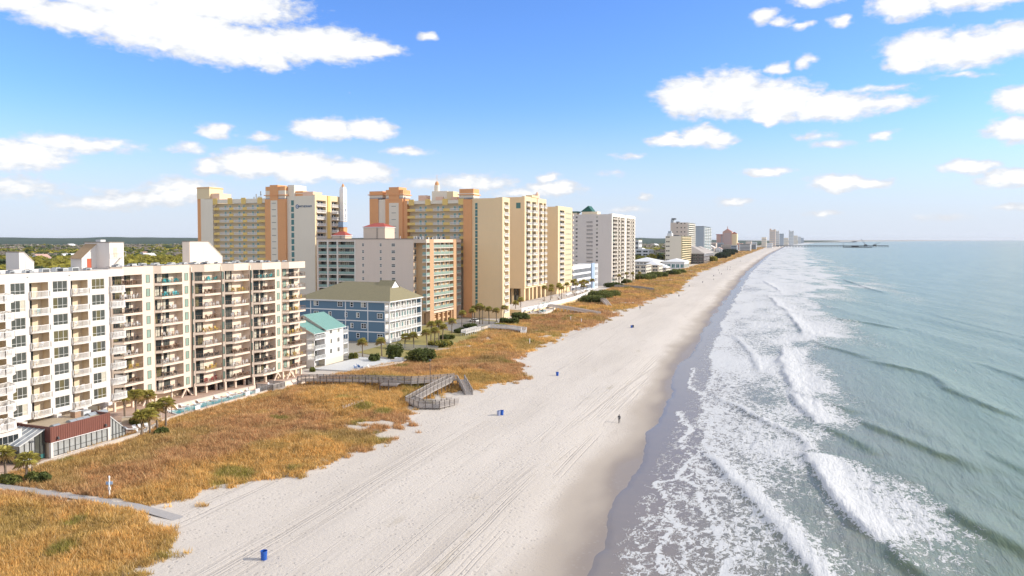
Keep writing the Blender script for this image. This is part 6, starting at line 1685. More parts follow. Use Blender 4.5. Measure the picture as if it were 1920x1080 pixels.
shrub(700, 676, 2.2, 2.0, 2.3, [DG], 'low dark bush beside the white pool deck'); shrub(664, 672, 1.7, 1.6, 2.2, [YG, MG], 'yellow green bush beside the grey house\'s balconies'); shrub(588, 694, 1.3, 1.2, 1.1, [MG], 'small bush at the corner of the grey house')
shrub(862, 622, 3.0, 2.6, 1.9, [DG], 'clipped dark hedge mound near the orange pier'); shrub(838, 634, 3.0, 2.6, 1.8, [DG, MG], 'clipped hedge mound right of the palm clump'); shrub(880, 613, 3.0, 2.4, 1.8, [DG], 'farthest of three hedge mounds before the palms')
shrub(826, 648, 4.6, 3.0, 2.2, [YG, MG], 'sprawling yellow green bush under the palm clump')
shrub(955, 606, 4.5, 3.2, 2.9, [DG], 'dark hedge at the foot of the gold tower, left part'); shrub(975, 600, 4.8, 3.4, 3.4, [DG, MG], 'dark hedge at the foot of the gold tower, right part'); shrub(940, 612, 3.2, 2.6, 1.7, [MG, YG], 'low hedge left of the dark one by the gold tower')
shrub(1110, 566, 7.5, 7, 4.2, [DG, MG], 'broad dark thicket below the white motel, seaward part'); shrub(1125, 560, 8, 7, 4.8, [DG, MG], 'broad dark thicket below the white motel, farther part'); shrub(1142, 556, 7, 7, 4.4, [DG, MG], 'thicket right of the broad one below the grey tower'); shrub(1105, 554, 4, 4, 4.2, [YG], 'yellow bush by the white motel')
shrub(1150, 538, 8, 5, 4, [DG], 'dark bush at the base of the grey wall'); shrub(1170, 530, 7, 5, 3.6, [DG, MG], 'dark bush under the grey tower\'s balconies')
for k, (px, py) in enumerate(((1206, 524), (1216, 522), (1226, 520), (1237, 519), (1262, 514), (1272, 512))): shrub(px, py, 8, 7, 4.5, [DG, MG], 'dark green bush in the row before the low cottages', 'bushes before the low cottages', cs=.5)
for k, (px, py, c) in enumerate(((1310, 494, 'first'), (1318, 492, 'second'), (1337, 490, 'third'))): shrub(px, py, 8, 8, 8.5, [YG], f'{c} yellow green tree, from the left, before the brown house', cs=.6, cat='tree', name='bushy_tree')
for k, (px, py) in enumerate(((1352, 484), (1358, 482), (1368, 478), (1364, 474), (1375, 474))): shrub(px, py, 12, 12, 10, [(.05, .07, .04)], 'dark tree beyond the brown beach houses', 'trees beyond the brown houses', cs=.8, cat='tree', name='bushy_tree')
shrub(20, 905, 2.6, 1.4, 1.2, [MG, YG], 'low bush by the path under the palm at the left edge'); shrub(72, 900, 2.2, 1.3, 1.3, [DG, MG], 'dark bush between path and pavilion wall'); shrub(300, 812, 1.4, 1.2, 1.2, [DG, MG], 'bush under the palm nearest the pool')
shrub(262, 792, 2.2, 1.5, 1.3, [MG], 'clipped green hedge on the terrace behind the pavilion')

mat('wood_white', (.62, .60, .58), .7, .1, 2)
# ------------------------------------------------------------------ boardwalks
def walkway(name, label, cat, pts, w, m, step=1.7, rh=1.05, posts=True, closed_panel=True, loc=None, stairs=None, solid=.075):
    """a raised timber walkway: deck, posts, and one railing panel between each pair of posts"""
    x0, y0, _ = pts[0]; B = thing(name, label, cat, (x0, y0, 0))
    P = [Vector((p[0] - x0, p[1] - y0, p[2])) for p in pts]
    dk = MB(); L, Rr = [], []
    for k, p in enumerate(P):
        d = Vector((0, 0, 0))
        if k > 0: d += (p - P[k - 1]).normalized()
        if k < len(P) - 1: d += (P[k + 1] - p).normalized()
        d.z = 0; d.normalize(); nrm = Vector((-d.y, d.x, 0))
        c = 1.0
        if 0 < k < len(P) - 1:
            e = (P[k + 1] - p); e.z = 0; e.normalize(); c = 1 / max(.5, abs(d.dot(e)))
        L.append(p + nrm * w / 2 * c); Rr.append(p - nrm * w / 2 * c)
    for k in range(len(P) - 1):
        n = max(1, int((P[k + 1] - P[k]).length / .28))
        for j in range(n):
            f0, f1 = j / n, (j + .88) / n
            q = [Rr[k].lerp(Rr[k + 1], f0), Rr[k].lerp(Rr[k + 1], f1), L[k].lerp(L[k + 1], f1), L[k].lerp(L[k + 1], f0)]
            dk.quad([tuple(v) for v in q], m)
        for s_ in (L, Rr):
            dk.bar(s_[k] - Vector((0, 0, .16)), s_[k + 1] - Vector((0, 0, .16)), .07, .26, m)
    do = obj('deck', dk, B); 
    for s_ in (L, Rr):
        for k in range(len(P) - 1):
            ln = (s_[k + 1] - s_[k]).length; n = max(1, round(ln / step))
            dirv = (s_[k + 1] - s_[k]) / n; rz = math.atan2(dirv.y, dirv.x); hl = math.hypot(dirv.x, dirv.y)
            for j in range(n):
                a = s_[k] + dirv * j
                key = ('rp', name, round(hl, 2), round(dirv.z, 2), m)
                def mk():
                    b = MB(); dz = dirv.z
                    b.bar((0, 0, rh), (hl, 0, rh + dz), .14, .05, m); b.bar((0, 0, .12), (hl, 0, .12 + dz), .05, .09, m); b.bar((0, 0, rh - .12), (hl, 0, rh - .12 + dz), .05, .09, m)
                    nn = max(3, int(hl / .16))
                    for q in range(nn):
                        x = hl * (q + .5) / nn; z = dz * (q + .5) / nn; b.box(x - solid / 2, -.018, z + .12, x + solid / 2, .018, z + rh - .1, m, False)
                    return b.mesh('railing_panel')
                obj('railing_panel', cached(key, mk), B, tuple(a), rz)
                gz_ = g1(a.x + x0, a.y + y0) - .4 if posts else a.z - .3
                b = MB(); b.box(-.08, -.08, 0, .08, .08, max(.3, a.z + rh + .05 - gz_), 'wood_dark' if m == 'wood_grey' else m)
                obj('post', cached(('post', m, round(max(.3, a.z + rh + .05 - gz_), 1)), lambda: b.mesh('post')), B, (a.x, a.y, gz_))
    return B
walkway('boardwalk', 'long weathered grey boardwalk crossing the dune grass to the beach', 'boardwalk', [(-110.5, 146.2, 1.2), (-106.6, 147.1, 1.4), (-94, 149.6, 1.6), (-83.2, 151.2, 1.7), (-75.4, 158.6, 1.7)], 1.9, 'wood_grey')
walkway('beach_ramp', 'grey timber ramp doubling back from the boardwalk down to the sand', 'ramp', [(-75.9, 156.2, 1.65), (-76.2, 147, 1.1), (-76.2, 138.0, .45), (-72.6, 135.9, .3), (-69.4, 137.2, .2), (-68.3, 143.5, -.25)], 1.8, 'wood_grey')
walkway('beach_stairs', 'short timber stairs from the boardwalk end down to the sand', 'stairs', [(-73.9, 158.2, 1.65), (-71.6, 155.4, .7), (-68.9, 152.0, -.45)], 1.7, 'wood_grey')
walkway('lookout_platform', 'small railed lookout platform built against the boardwalk', 'platform', [(-88.6, 147.2, 1.68), (-84.6, 148.0, 1.68)], 2.6, 'wood_grey')
walkway('access_walk', 'long pale walkway from the resort terrace to the beach', 'walkway', [(-114, 344, 2.2), (-103.9, 339.8, 1.8), (-84.5, 328.8, .7)], 2.2, 'wood_pale', 2.4, solid=.15)
walkway('access_walk', 'pale bent walkway beyond the long one, ending in stairs', 'walkway', [(-122, 412, 2.0), (-107, 405.5, 1.6), (-98, 392, 1.5), (-89.5, 369.5, -.1)], 2.2, 'wood_pale', 2.4, solid=.15)
walkway('access_walk', 'white railed walk over the dune before the palm cluster', 'walkway', [(-112, 242, 1.1), (-111.3, 254, 1.2)], 1.8, 'wood_white', 1.7, solid=.075)
walkway('access_walk', 'white railed walk with stairs ending in the grass, right of the hedge mounds', 'walkway', [(-110.4, 262, 1.2), (-101, 260.5, 1.2), (-94.6, 257.4, 1.1), (-92.4, 250.2, .2)], 1.8, 'wood_white', 1.7, solid=.075)
walkway('access_walk', 'weathered walk and deck in the dune below the grey tower', 'walkway', [(-122, 520, 1.4), (-104, 512, 1.3), (-92, 500, .8)], 2.4, 'wood_grey', 3.0, solid=.15)
for k, (px, py) in enumerate(((1170, 547), (1300, 515))):
    pass
# weathered sand fence lying in the grass
sf = thing('sand_fence', 'weathered slatted sand fence half buried in the dune grass', 'fence', (-84.7, 126.1, g1(-84.7, 126.1)))
for k in range(14):
    b = MB(); b.bar((0, 0, -.2), (R.uniform(-.25, .05), R.uniform(-.05, .05), .95), .10, .03, 'wood_pale'); obj('slat', b, sf, (k * .06, k * .48, 0))
b = MB(); b.bar((0, 0, .55), (.9, 6.4, .6), .04, .04, 'wood_pale'); obj('wire', b, sf)

# ------------------------------------------------------------------ pool, decks and walls
dk = MB(); dk.prism([(-130, 104), (-110.9, 104), (-112.6, 112), (-112.0, 122), (-111.8, 132), (-112.0, 150), (-113.5, 158), (-130, 158)], -.3, .12, 'paver_pink', 'paver_pink'); obj('pool_deck', dk, kind='structure')
dk = MB(); dk.prism([(-118, 70), (-107.9, 76), (-108.0, 80), (-108.1, 97), (-110.8, 103.9), (-118, 103.9)], -.3, .06, 'paver_pink'); obj('terrace', dk, kind='structure')
pl = thing('swimming_pool', 'narrow turquoise swimming pool between the beige building and the dune', 'pool', (-113.9, 111, .1))
ppts = [(0.2, 1.0), (1.0, 1.2), (1.1, 14), (.8, 22), (.2, 25.5), (-1.5, 25.3), (-1.6, 20), (-2.6, 13), (-3.2, 2.2)]
b = MB(); b.prism(ppts, 0, .08, 'pool_water'); obj('water', b, pl)
b = MB()
for p, q in zip(ppts, ppts[1:] + ppts[:1]): b.bar((*p, .08), (*q, .08), .34, .16, 'pool_rim')
obj('rim', b, pl)
def wall_run(label, pts, h, m, th=.3, z=0, name='retaining_wall', slope=0):
    x0, y0 = pts[0]; t = thing(name, label, 'wall', (x0, y0, z)); b = MB()
    for p, q in zip(pts[:-1], pts[1:]):
        b.bar((p[0] - x0, p[1] - y0, h / 2 - .4), (q[0] - x0, q[1] - y0, h / 2 - .4), th, h + .8, m)
        if slope: b.quad([(p[0] - x0, p[1] - y0, h - .05), (p[0] - x0 + slope, p[1] - y0, -.6), (q[0] - x0 + slope, q[1] - y0, -.6), (q[0] - x0, q[1] - y0, h - .05)], m)
    obj('wall', b, t)
    b = MB()
    for p, q in zip(pts[:-1], pts[1:]): b.bar((p[0] - x0, p[1] - y0, h + .05), (q[0] - x0, q[1] - y0, h + .05), th + .12, .1, 'concrete')
    obj('coping', b, t)
wall_run('low retaining wall between the maroon pavilion terrace and the grass', [(-107.4, 77), (-107.7, 97), (-110.4, 104)], .55, 'concrete', .5)
wall_run('long pale kerb wall below the pool fence', [(-111.6, 106), (-112.3, 113), (-111.9, 122), (-111.6, 136)], .5, 'beige_stucco')
wall_run('smooth beige sloping sea wall at the far end of the beige building', [(-111.8, 139), (-111.9, 146), (-110.8, 152.8)], 1.3, 'beige_stucco', .35, slope=2.0, name='sea_wall')
wall_run('low cream wall along the ground floor of the beige building', [(-118.5, 112), (-117.9, 121), (-117.6, 130), (-116.6, 138)], .9, 'beige_stucco', .25)
wall_run('tan garden wall behind the palms by the white block', [(-118, 103), (-115.5, 105.5), (-113, 107.5)], 1.2, 'tan_inside', .3)
# pool fence panels
pf = thing('pool_fence', 'thin metal fence with white notice boards along the pool', 'fence', (-112.0, 112, .1))
for k in range(13):
    def mk():
        b = MB(); rail_pts(b, [(0, 0), (0, 1.95)], 1.15, 'metal_grey', .3, .02, .03, 0); return b.mesh('fence_panel')
    obj('fence_panel', cached('pfp', mk), pf, (.15 if k < 5 else .3, k * 2, .4)); 
    def mk2():
        b = MB(); b.box(-.04, -.04, 0, .04, .04, 1.6, 'metal_grey'); return b.mesh('post')
    obj('post', cached('pfpo', mk2), pf, (.15 if k < 5 else .3, k * 2 - .02, .1))
for y in (2.6, 17.0, 20.2):
    b = MB(); b.box(.26, 0, .55, .3, 1.3, 1.4, 'plastic_white'); obj('notice_board', b, pf, (.12, y, 0))
def deck_fence():
    t = thing('deck', 'small raised timber deck with grey pickets and white chairs at the pool end', 'deck', (-112.6, 136.5, 0)); b = MB(); b.box(-2.6, 0, .1, 2.2, 4.4, .55, 'wood_grey'); obj('floor', b, t)
    for i, (p, q) in enumerate((((-2.5, .1), (2.1, .1)), ((2.1, .1), (2.1, 4.3)), ((2.1, 4.3), (-2.5, 4.3)))):
        b = MB(); rail_pts(b, [p, q], 1.15, 'wood_grey', .2, .1, .12, .55, post=1.4); obj('railing_panel', b, t)
deck_fence()
# white pool deck of the grey house and its fence
dk = MB(); dk.prism([(-119.5, 164), (-107.6, 165.5), (-102.5, 180), (-103.5, 184), (-119, 186)], -.4, .35, 'pool_rim'); obj('sun_deck', dk, kind='structure')
wall_run('low timber edge of the white sun deck', [(-107.4, 165.4), (-102.3, 180), (-103.3, 184.2)], .55, 'wood_pale', .2)
b = thing('storage_box', 'white storage bench on the far side of the white sun deck', 'bench', (-105.8, 182.6, .35)); m_ = MB(); m_.box(0, 0, 0, 2.4, .9, .9, 'plastic_white'); obj('body', m_, b); m_ = MB(); m_.box(-.05, -.05, .9, 2.45, .95, 1.0, 'trim_white'); obj('lid', m_, b)
pf = thing('garden_fence', 'grey lattice fence under the blue building', 'fence', (-121, 205, 0))
for k in range(9):
    def mk():
        b = MB(); rail_pts(b, [(0, 0), (1.95, .0)], 1.7, 'metal_grey', .25, .1, .1, 0, post=2); return b.mesh('fence_panel')
    obj('fence_panel', cached('gf', mk), pf, (k * 2 - .5, 0, 0))
wall_run('pale low wall below the palm clump', [(-104.5, 205), (-100.5, 209.5), (-97.5, 216)], .7, 'wood_pale', .3)
# lawn under palms and parking in front of the condominium
mat('lawn', (.30, .25, .085), .95, .3, .5)
mat('parking', (.25, .235, .22), .95, .15, .5)
b = MB(); b.prism([(-126, 195), (-106, 187), (-103.4, 217), (-105, 250), (-112, 284), (-116, 292), (-140, 298), (-140, 262), (-128, 240)], -.3, .035, 'lawn'); obj('lawn', b, kind='structure')
b = MB(); b.prism([(-136, 262), (-118, 250), (-116.5, 288), (-138, 297)], -.2, .06, 'parking'); obj('parking_lot', b, kind='structure')
wall_run('dark low wall under the palm cluster before the gold tower', [(-112.5, 250), (-113.5, 276), (-117.5, 292)], .9, 'concrete', .3, name='garden_wall')
# cars glimpsed under the condominium
def car(x, y, rz, m, label):
    t = thing('parked_car', label, 'car', (x, y, .05), rz); b = MB()
    for (xa, xb, ya, yb, za, zb) in ((-.85, .85, -2.2, 2.2, .35, .85),): b.box(xa, ya, za, xb, yb, zb, m)
    b.prism([(-.75, -1.5), (.75, -1.5), (.7, 1.0), (-.7, 1.0)], .851, 1.42, 'glass_dark', m); obj('body', b, t)
    for sx in (-.8, .8):
        for sy in (-1.4, 1.4):
            w_ = MB(); n = 10; w_.quad([(sx + (.1 if sx > 0 else -.1), sy + .33 * math.cos(2 * math.pi * k / n), .33 + .33 * math.sin(2 * math.pi * k / n)) for k in range(n)], 'plastic_dark'); w_.box(sx - .09, sy - .25, .08, sx + .09, sy + .25, .58, 'plastic_dark'); obj('wheel', w_, t)
car(-130, 262, .4, 'plastic_yellow', 'yellow car parked below the palms of the condominium'); car(-127, 285, 1.2, 'plastic_white', 'white car parked at the foot of the gold tower')
# resort terrace
tr = MB(); tr.prism([(-131.9, 318), (-116, 312), (-113.5, 345), (-112.8, 380), (-115, 412), (-120, 446), (-131.4, 452)], -.3, 2.85, 'tower_lit', 'concrete'); obj('pool_terrace', tr, kind='structure')
tr = MB(); tr.prism([(-115.9, 312), (-107.5, 316), (-109.5, 338), (-112.7, 352)], -.3, 1.2, 'balcony_pale', 'concrete'); obj('lower_terrace', tr, kind='structure')
wall_run('white parapet along the resort terrace edge', [(-115.9, 312), (-113.4, 345), (-112.7, 380), (-114.9, 412), (-119.9, 446)], 1.0, 'canvas_white', .25, 2.85, name='parapet_wall')
for k, (x, y, r1, r2, z, lab) in enumerate(((-111.3, 326, 2.2, 5, 1.2, 'small teal pool on the lower resort terrace'), (-117.5, 350, 2.0, 6, 2.86, 'long teal pool on the upper resort terrace'))):
    t = thing('resort_pool', lab, 'pool', (x, y, z)); b = MB(); n = 20; P_ = [(r1 * math.cos(2 * math.pi * i / n), r2 * math.sin(2 * math.pi * i / n)) for i in range(n)]; b.prism(P_, 0, .12, 'pool_water'); obj('water', b, t)
    b = MB()
    for p, q in zip(P_, P_[1:] + P_[:1]): b.bar((*p, .1), (*q, .1), .4, .2, 'pool_rim')
    obj('rim', b, t)
def umbrella_mesh():
    a = MB(); a.tube([(0, 0, 0), (0, 0, 2.6)], .05, 'metal_pale', 6)
    b = MB(); n = 8
    for k in range(n):
        t0, t1 = 2 * math.pi * k / n, 2 * math.pi * (k + 1) / n
        b.quad([(0, 0, 2.9), (1.5 * math.cos(t0), 1.5 * math.sin(t0), 2.2), (1.5 * math.cos(t1), 1.5 * math.sin(t1), 2.2)], 'canvas_white')
        b.quad([(1.5 * math.cos(t0), 1.5 * math.sin(t0), 2.2), (1.5 * math.cos(t0), 1.5 * math.sin(t0), 2.0), (1.5 * math.cos(t1), 1.5 * math.sin(t1), 2.0), (1.5 * math.cos(t1), 1.5 * math.sin(t1), 2.2)], 'canvas_white')
    return a.mesh('pole'), b.mesh('canopy')
um = umbrella_mesh()
for k in range(15):
    x, y, z = (-114.8 - R.uniform(.4, 3), 354 + k * 5.6, 2.86) if k > 4 else (-112.5 + R.uniform(-2, 2.5), 316 + k * 5, 1.2)
    t = thing('parasol', 'white parasol on the ' + ('upper' if k > 4 else 'lower') + ' resort pool terrace', 'parasol', (x, y, z), 0, ('upper' if k > 4 else 'lower') + ' terrace parasols'); obj('pole', um[0], t); obj('canopy', um[1], t)
def lounger_mesh(m):
    b = MB(); b.box(-.33, -.95, .28, .33, .35, .36, m); b.bar((0, .33, .34), (0, .95, .72), .62, .07, m)
    for x in (-.28, .28):
        for y in (-.85, .3): b.box(x - .03, y - .03, 0, x + .03, y + .03, .28, m)
    return b.mesh('sun_lounger')
lw = lounger_mesh('plastic_white'); lb_ = lounger_mesh('plastic_brown')
for k in range(11):
    t = obj('sun_lounger', lw, None, (-117.4 + (k % 2) * 1.0 + k * .12, 113 + k * 2.2, .13), R.uniform(1, 2.2), 'white sun lounger on the pink deck beside the narrow pool', 'sun lounger', 'white loungers by the narrow pool')
for k in range(4): obj('sun_lounger', lw, None, (-112.2 + k * .4, 99.5 + k * .9, .07), R.uniform(0, 3), 'white sun lounger behind the small palms of the pavilion terrace', 'sun lounger', 'loungers on the pavilion terrace')
for k in range(34):
    low = k < 14
    obj('sun_lounger', R.choice([lw, lb_]), None, (R.uniform(-113.5, -108.8), R.uniform(315, 336), 1.22) if low else (R.uniform(-124, -115.5), R.uniform(352, 436), 2.87), R.uniform(0, 6), 'sun lounger on the ' + ('lower' if low else 'upper') + ' resort terrace among parasols', 'sun lounger', ('lower' if low else 'upper') + ' terrace loungers')

# ------------------------------------------------------------------ balcony furniture
def chair_mesh(m):
    b = MB(); b.box(-.27, -.27, .38, .27, .27, .45, m); b.bar((0, .25, .42), (0, .38, 1.0), .5, .05, m)
    for x in (-.27, .27):
        b.box(x - .03, -.27, 0, x + .03, -.2, .62, m); b.box(x - .03, .2, 0, x + .03, .27, .62, m); b.box(x - .05, -.3, .62, x + .05, .3, .66, m)
    return b.mesh('patio_chair')
def table_mesh(m):
    b = MB(); n = 10; b.prism([(.5 * math.cos(2 * math.pi * k / n), .5 * math.sin(2 * math.pi * k / n)) for k in range(n)], .68, .74, m); b.tube([(0, 0, 0), (0, 0, .68)], .06, m, 6); b.box(-.3, -.05, 0, .3, .05, .05, m); b.box(-.05, -.3, 0.05, .05, .3, .1, m)
    return b.mesh('patio_table')
FM = {c: (chair_mesh('plastic_' + c), table_mesh('plastic_' + c)) for c in ('white', 'teal', 'brown', 'red', 'yellow', 'dark', 'blue')}
CN = dict(white='white', teal='turquoise', brown='brown', red='dark red', yellow='yellow', dark='black', blue='blue')
scheme = {('B', 8): 'teal', ('B', 7): 'teal', ('C', 8): 'teal', ('E', 8): 'teal', ('D', 8): 'white', ('D', 7): 'yellow', ('C', 6): 'white', ('D', 6): 'white', ('C', 0): 'red', ('B', 4): 'white', ('D', 5): 'white', ('C', 5): 'brown', ('D', 4): 'white', ('F', 5): 'yellow', ('D', 1): 'white', ('B', 0): 'dark', ('B', 1): 'dark', ('E', 0): 'white', ('E', 1): 'dark', ('C', 2): 'dark', ('E', 4): 'white', ('A', 7): 'white', ('A', 5): 'white'}
where = dict(A='first balcony column of the beige building', B='second balcony column of the beige building', C='third balcony column of the beige building', D='fourth balcony column of the beige building', E='fifth balcony column of the beige building', F='on the beige building\'s far end balconies')
fl_n = ['lowest', 'second', 'third', 'fourth', 'fifth', 'sixth', 'seventh', 'eighth', 'top']
for (p, rz, kind, i) in FURN:
    if kind == 'white':
        if i < .5:
            for k in range(R.choice([1, 2])):
                obj('patio_chair', FM['white'][0], None, (p[0] - .1, p[1] - .7 + k * 1.3, p[2] + .002), -S90 + R.uniform(-.5, .5), 'white patio chair on a white railed balcony of the white block', 'chair', 'chairs on the white block balconies')
        elif i > .93: obj('patio_chair', FM['teal'][0], None, (p[0] - .1, p[1], p[2] + .002), -S90, 'turquoise chair behind the white railings of the white block', 'chair', 'turquoise chairs on the white block')
        continue
    c = scheme.get((kind, i)) or R.choice(['brown', 'brown', 'white', 'dark', 'white', 'brown', 'yellow'])
    L = dict(A=4.2, B=5.0, C=4.4, D=4.6, E=4.2, F=5.6)[kind]
    n = R.choice([3, 4, 5])
    lab = f'{CN[c]} patio chair, {fl_n[i]} floor, {where[kind]}'
    for k in range(n):
        t = -.2 + L * (k + R.uniform(.2, .8)) / n
        obj('patio_chair', FM[c][0], None, (p[0] + R.uniform(-.5, .45), p[1] + t - .2, p[2] + .002), R.uniform(0, 6.28), lab, 'chair', f'{CN[c]} chairs on the {fl_n[i]} floor, column {kind.lower()}' if n > 1 else None)
    if R.random() < .75: obj('patio_table', FM[c][1], None, (p[0] - .75, p[1] + L * R.uniform(.3, .7), p[2] + .002), 0, f'{CN[c]} patio table, {fl_n[i]} floor, {where[kind]}', 'table')
for k in range(5): obj('patio_chair', FM['blue' if k < 4 else 'white'][0], None, (-110 + k * 1.0 + R.uniform(-.4, .4), 167.5 + R.uniform(0, 3.5), .352), R.uniform(0, 6), 'blue chair on the white sun deck' if k < 4 else 'white chair among blue ones on the white sun deck', 'chair', 'blue chairs on the white sun deck' if k < 4 else None)
for k in range(4): obj('patio_chair', FM['white'][0], None, (-113.6 + k * .9, 138 + R.uniform(-.5, 1.5), .552), R.uniform(0, 6), 'white chair on the raised timber deck by the pool', 'chair', 'white chairs on the timber deck')
for k in range(2): obj('patio_chair', FM['white'][0], None, (-108.6 + k * .5, 98.3 + k * .8, .062), R.uniform(0, 6), 'white chair on the terrace at the pavilion\'s sloped glass end', 'chair', 'white chairs by the pavilion')

# ------------------------------------------------------------------ roof equipment
def ac_mesh(w, d, h, m):
    b = MB(); b.box(0, 0, 0, w, d, h, m); b.box(.08, -.012, .1, w - .08, -.002, h - .12, 'metal_dark'); b.box(w + .002, .1, .12, w + .012, d - .1, h - .12, 'metal_grey')
    n = 10; b.prism([(w / 2 + .3 * w * math.cos(2 * math.pi * k / n), d / 2 + .3 * w * math.sin(2 * math.pi * k / n)) for k in range(n)], h, h + .08, 'metal_dark')
    return b.mesh('air_conditioner')
AC = [ac_mesh(.8, .8, .8, 'metal_grey'), ac_mesh(.9, .8, .75, 'metal_pale'), ac_mesh(1.3, 1.0, 1.0, 'metal_pale'), ac_mesh(.8, .8, .75, 'metal_grey')]
def acs(n, fx, fy, z, label, group):
    for k in range(n): obj('air_conditioner', AC[R.randrange(4)], None, (fx(k), fy(k), z + .01), R.choice([0, S90]) + R.uniform(-.05, .05), label, 'air conditioner', group)
acs(20, lambda k: -117 - 2.6 - (k % 3) * 1.6, lambda k: 80.8 + k * .93, 28.56, 'grey air conditioner in the row along the white block\'s roof edge', 'air conditioners on the white roof')
bx_ = {110: -125.9, 119: -124.8, 129: -122.7, 136: -120.7, 143: -118.6, 152: -117.2}
acs(46, lambda k: -128.8 + (k / 46) * 7.6 - (k % 3) * 1.1, lambda k: 111 + k * .98, 28.45, 'air conditioner in the long row on the beige building\'s roof', 'air conditioners on the beige roof')
acs(10, lambda k: -139.5 - 4 - R.uniform(0, 3), lambda k: 268 + k * 2.8, 34.6, 'small roof unit on the taupe condominium', 'roof units on the condominium')
for k in range(7):
    t = thing('vent_pipe', 'short white vent pipe on the taupe condominium roof edge', 'vent', (-139.5 - 3 - R.uniform(0, 20), 268 + R.uniform(0, 28), 34.6), 0, 'vent pipes on the condominium roof'); b = MB(); b.tube([(0, 0, 0), (0, 0, 1.3)], .12, 'plastic_white', 6); obj('pipe', b, t)
ub = thing('roof_unit', 'rusty brown ventilation box on the tan pavilion roof', 'vent', (-114.3, 89.6, 4.55)); b = MB(); b.box(0, 0, 0, 1.1, 1.1, 1.0, 'wood_deck'); obj('body', b, ub); b = MB(); b.box(-.1, -.1, 1.0, 1.2, 1.2, 1.1, 'metal_pale'); obj('lid', b, ub)
ub = thing('roof_unit', 'pale blue box beside the rusty one on the pavilion roof', 'vent', (-114.4, 91.2, 4.55)); b = MB(); b.box(0, 0, 0, 1.2, 1.4, .7, 'metal_pale'); obj('body', b, ub); b = MB(); b.box(-.05, -.05, .7, 1.25, 1.45, .78, 'metal_grey'); obj('lid', b, ub)

# ------------------------------------------------------------------ beach things
def lamp(x, y, z, h, label):
    t = thing('lamp_post', label, 'lamp post', (x, y, z)); b = MB(); b.tube([(0, 0, 0), (0, 0, h)], [.08, .06], 'metal_dark', 6); obj('pole', b, t); b = MB(); b.box(-.22, -.3, h, .22, .3, h + .22, 'metal_dark'); obj('head', b, t)
lamp(*at(322, 775, .2), .1, 5.4, 'dark lamp post standing at the near end of the narrow pool')
lamp(-79.6, 153.6, .3, 6.2, 'thin dark pole rising beside the boardwalk'); lamp(-105.6, 76.4, .0, 4.5, 'slim dark lamp post in front of the glass lean-to')
def bin_(x, y, rz, m, label):
    z = g1(x, y) - .04; t = thing('trash_barrel', label, 'trash can', (x, y, z), rz); b = MB(); n = 16
    def ring(r, zz): return [(r * math.cos(2 * math.pi * k / n), r * math.sin(2 * math.pi * k / n), zz) for k in range(n)]
    prof = [(.31, 0), (.325, .28), (.34, .3), (.335, .33), (.34, .58), (.355, .61), (.35, .64), (.365, .94), (.385, .96), (.385, 1.0), (.345, 1.0), (.335, .55), (0.3, .45)]
    rs = [ring(r, zz) for r, zz in prof]
    for a, c in zip(rs[:-1], rs[1:]):
        for k in range(n): b.quad([a[k], a[(k + 1) % n], c[(k + 1) % n], c[k]], m)
    b.quad(rs[-1], 'plastic_dark'); obj('barrel', b, t)
mat('bin_blue', (.02, .10, .42), .45, .08, 3); mat('bin_pale', (.30, .34, .50), .5, .12, 3)
bin_(*at(495, 1052, -.85), 0, 'bin_blue', 'blue trash barrel alone on the sand, nearest to the viewer'); bin_(*at(941, 779, -.85), 0, 'bin_blue', 'blue trash barrel of the pair, the taller right one'); bin_(*at(935, 780, -.85), 0, 'bin_pale', 'faded pale blue barrel left of its blue twin'); bin_(*at(1045, 706, -.85), 0, 'bin_blue', 'blue trash barrel alone in mid beach above the pair'); bin_(*at(1184, 615, -.85), 0, 'bin_blue', 'dark blue barrel on the far part of the beach'); bin_(*at(1187, 614.5, -.85), 0, 'plastic_dark', 'black barrel next to the dark blue far one')
# beach access marker
mx_, my_ = -86.0, 72.9
t = thing('access_marker', 'white and blue beach marker post beside the grey path', 'sign', (mx_, my_, g1(mx_, my_)))
b = MB(); b.tube([(0, 0, 0), (0, 0, 2.6)], [.09, .08], 'plastic_white', 8); obj('post', b, t)
b = MB(); b.box(-.17, -.06, 1.05, .17, .06, 1.45, 'plastic_white'); obj('box', b, t)
for a in (.5, 2.2): b = MB(); b.box(-.42, -.03, 1.75, .42, .03, 2.15, 'sign_pale'if 'sign_pale' in MATS else 'motel_blue'); obj('sign_board', b, t, (0, 0, 0), a)
b = MB(); b.tube([(0, 0, 2.6), (0, 0, 2.85), (0, 0, 2.95)], [.12, .12, .03], 'plastic_white', 8); obj('cap', b, t)
for k, (px, py, lab) in enumerate(((1090, 604, 'white post in the dune grass nearest the sand'), (1070, 599, 'white post in the dune grass left of the other'), (977, 628, 'white stub beside the railed walk stairs'), (993, 643, 'short white stake in the grass below the railed stairs'), (935, 607, 'white marker standing at the gold tower corner'))):
    x, y = at(px, py, .4); t = thing('marker_post', lab, 'post', (x, y, g1(x, y))); b = MB(); b.tube([(0, 0, 0), (0, 0, 1.7)], .14, 'plastic_white', 6); obj('post', b, t); b = MB(); b.box(-.2, -.2, 1.7, .2, .2, 1.85, 'plastic_white'); obj('cap', b, t)

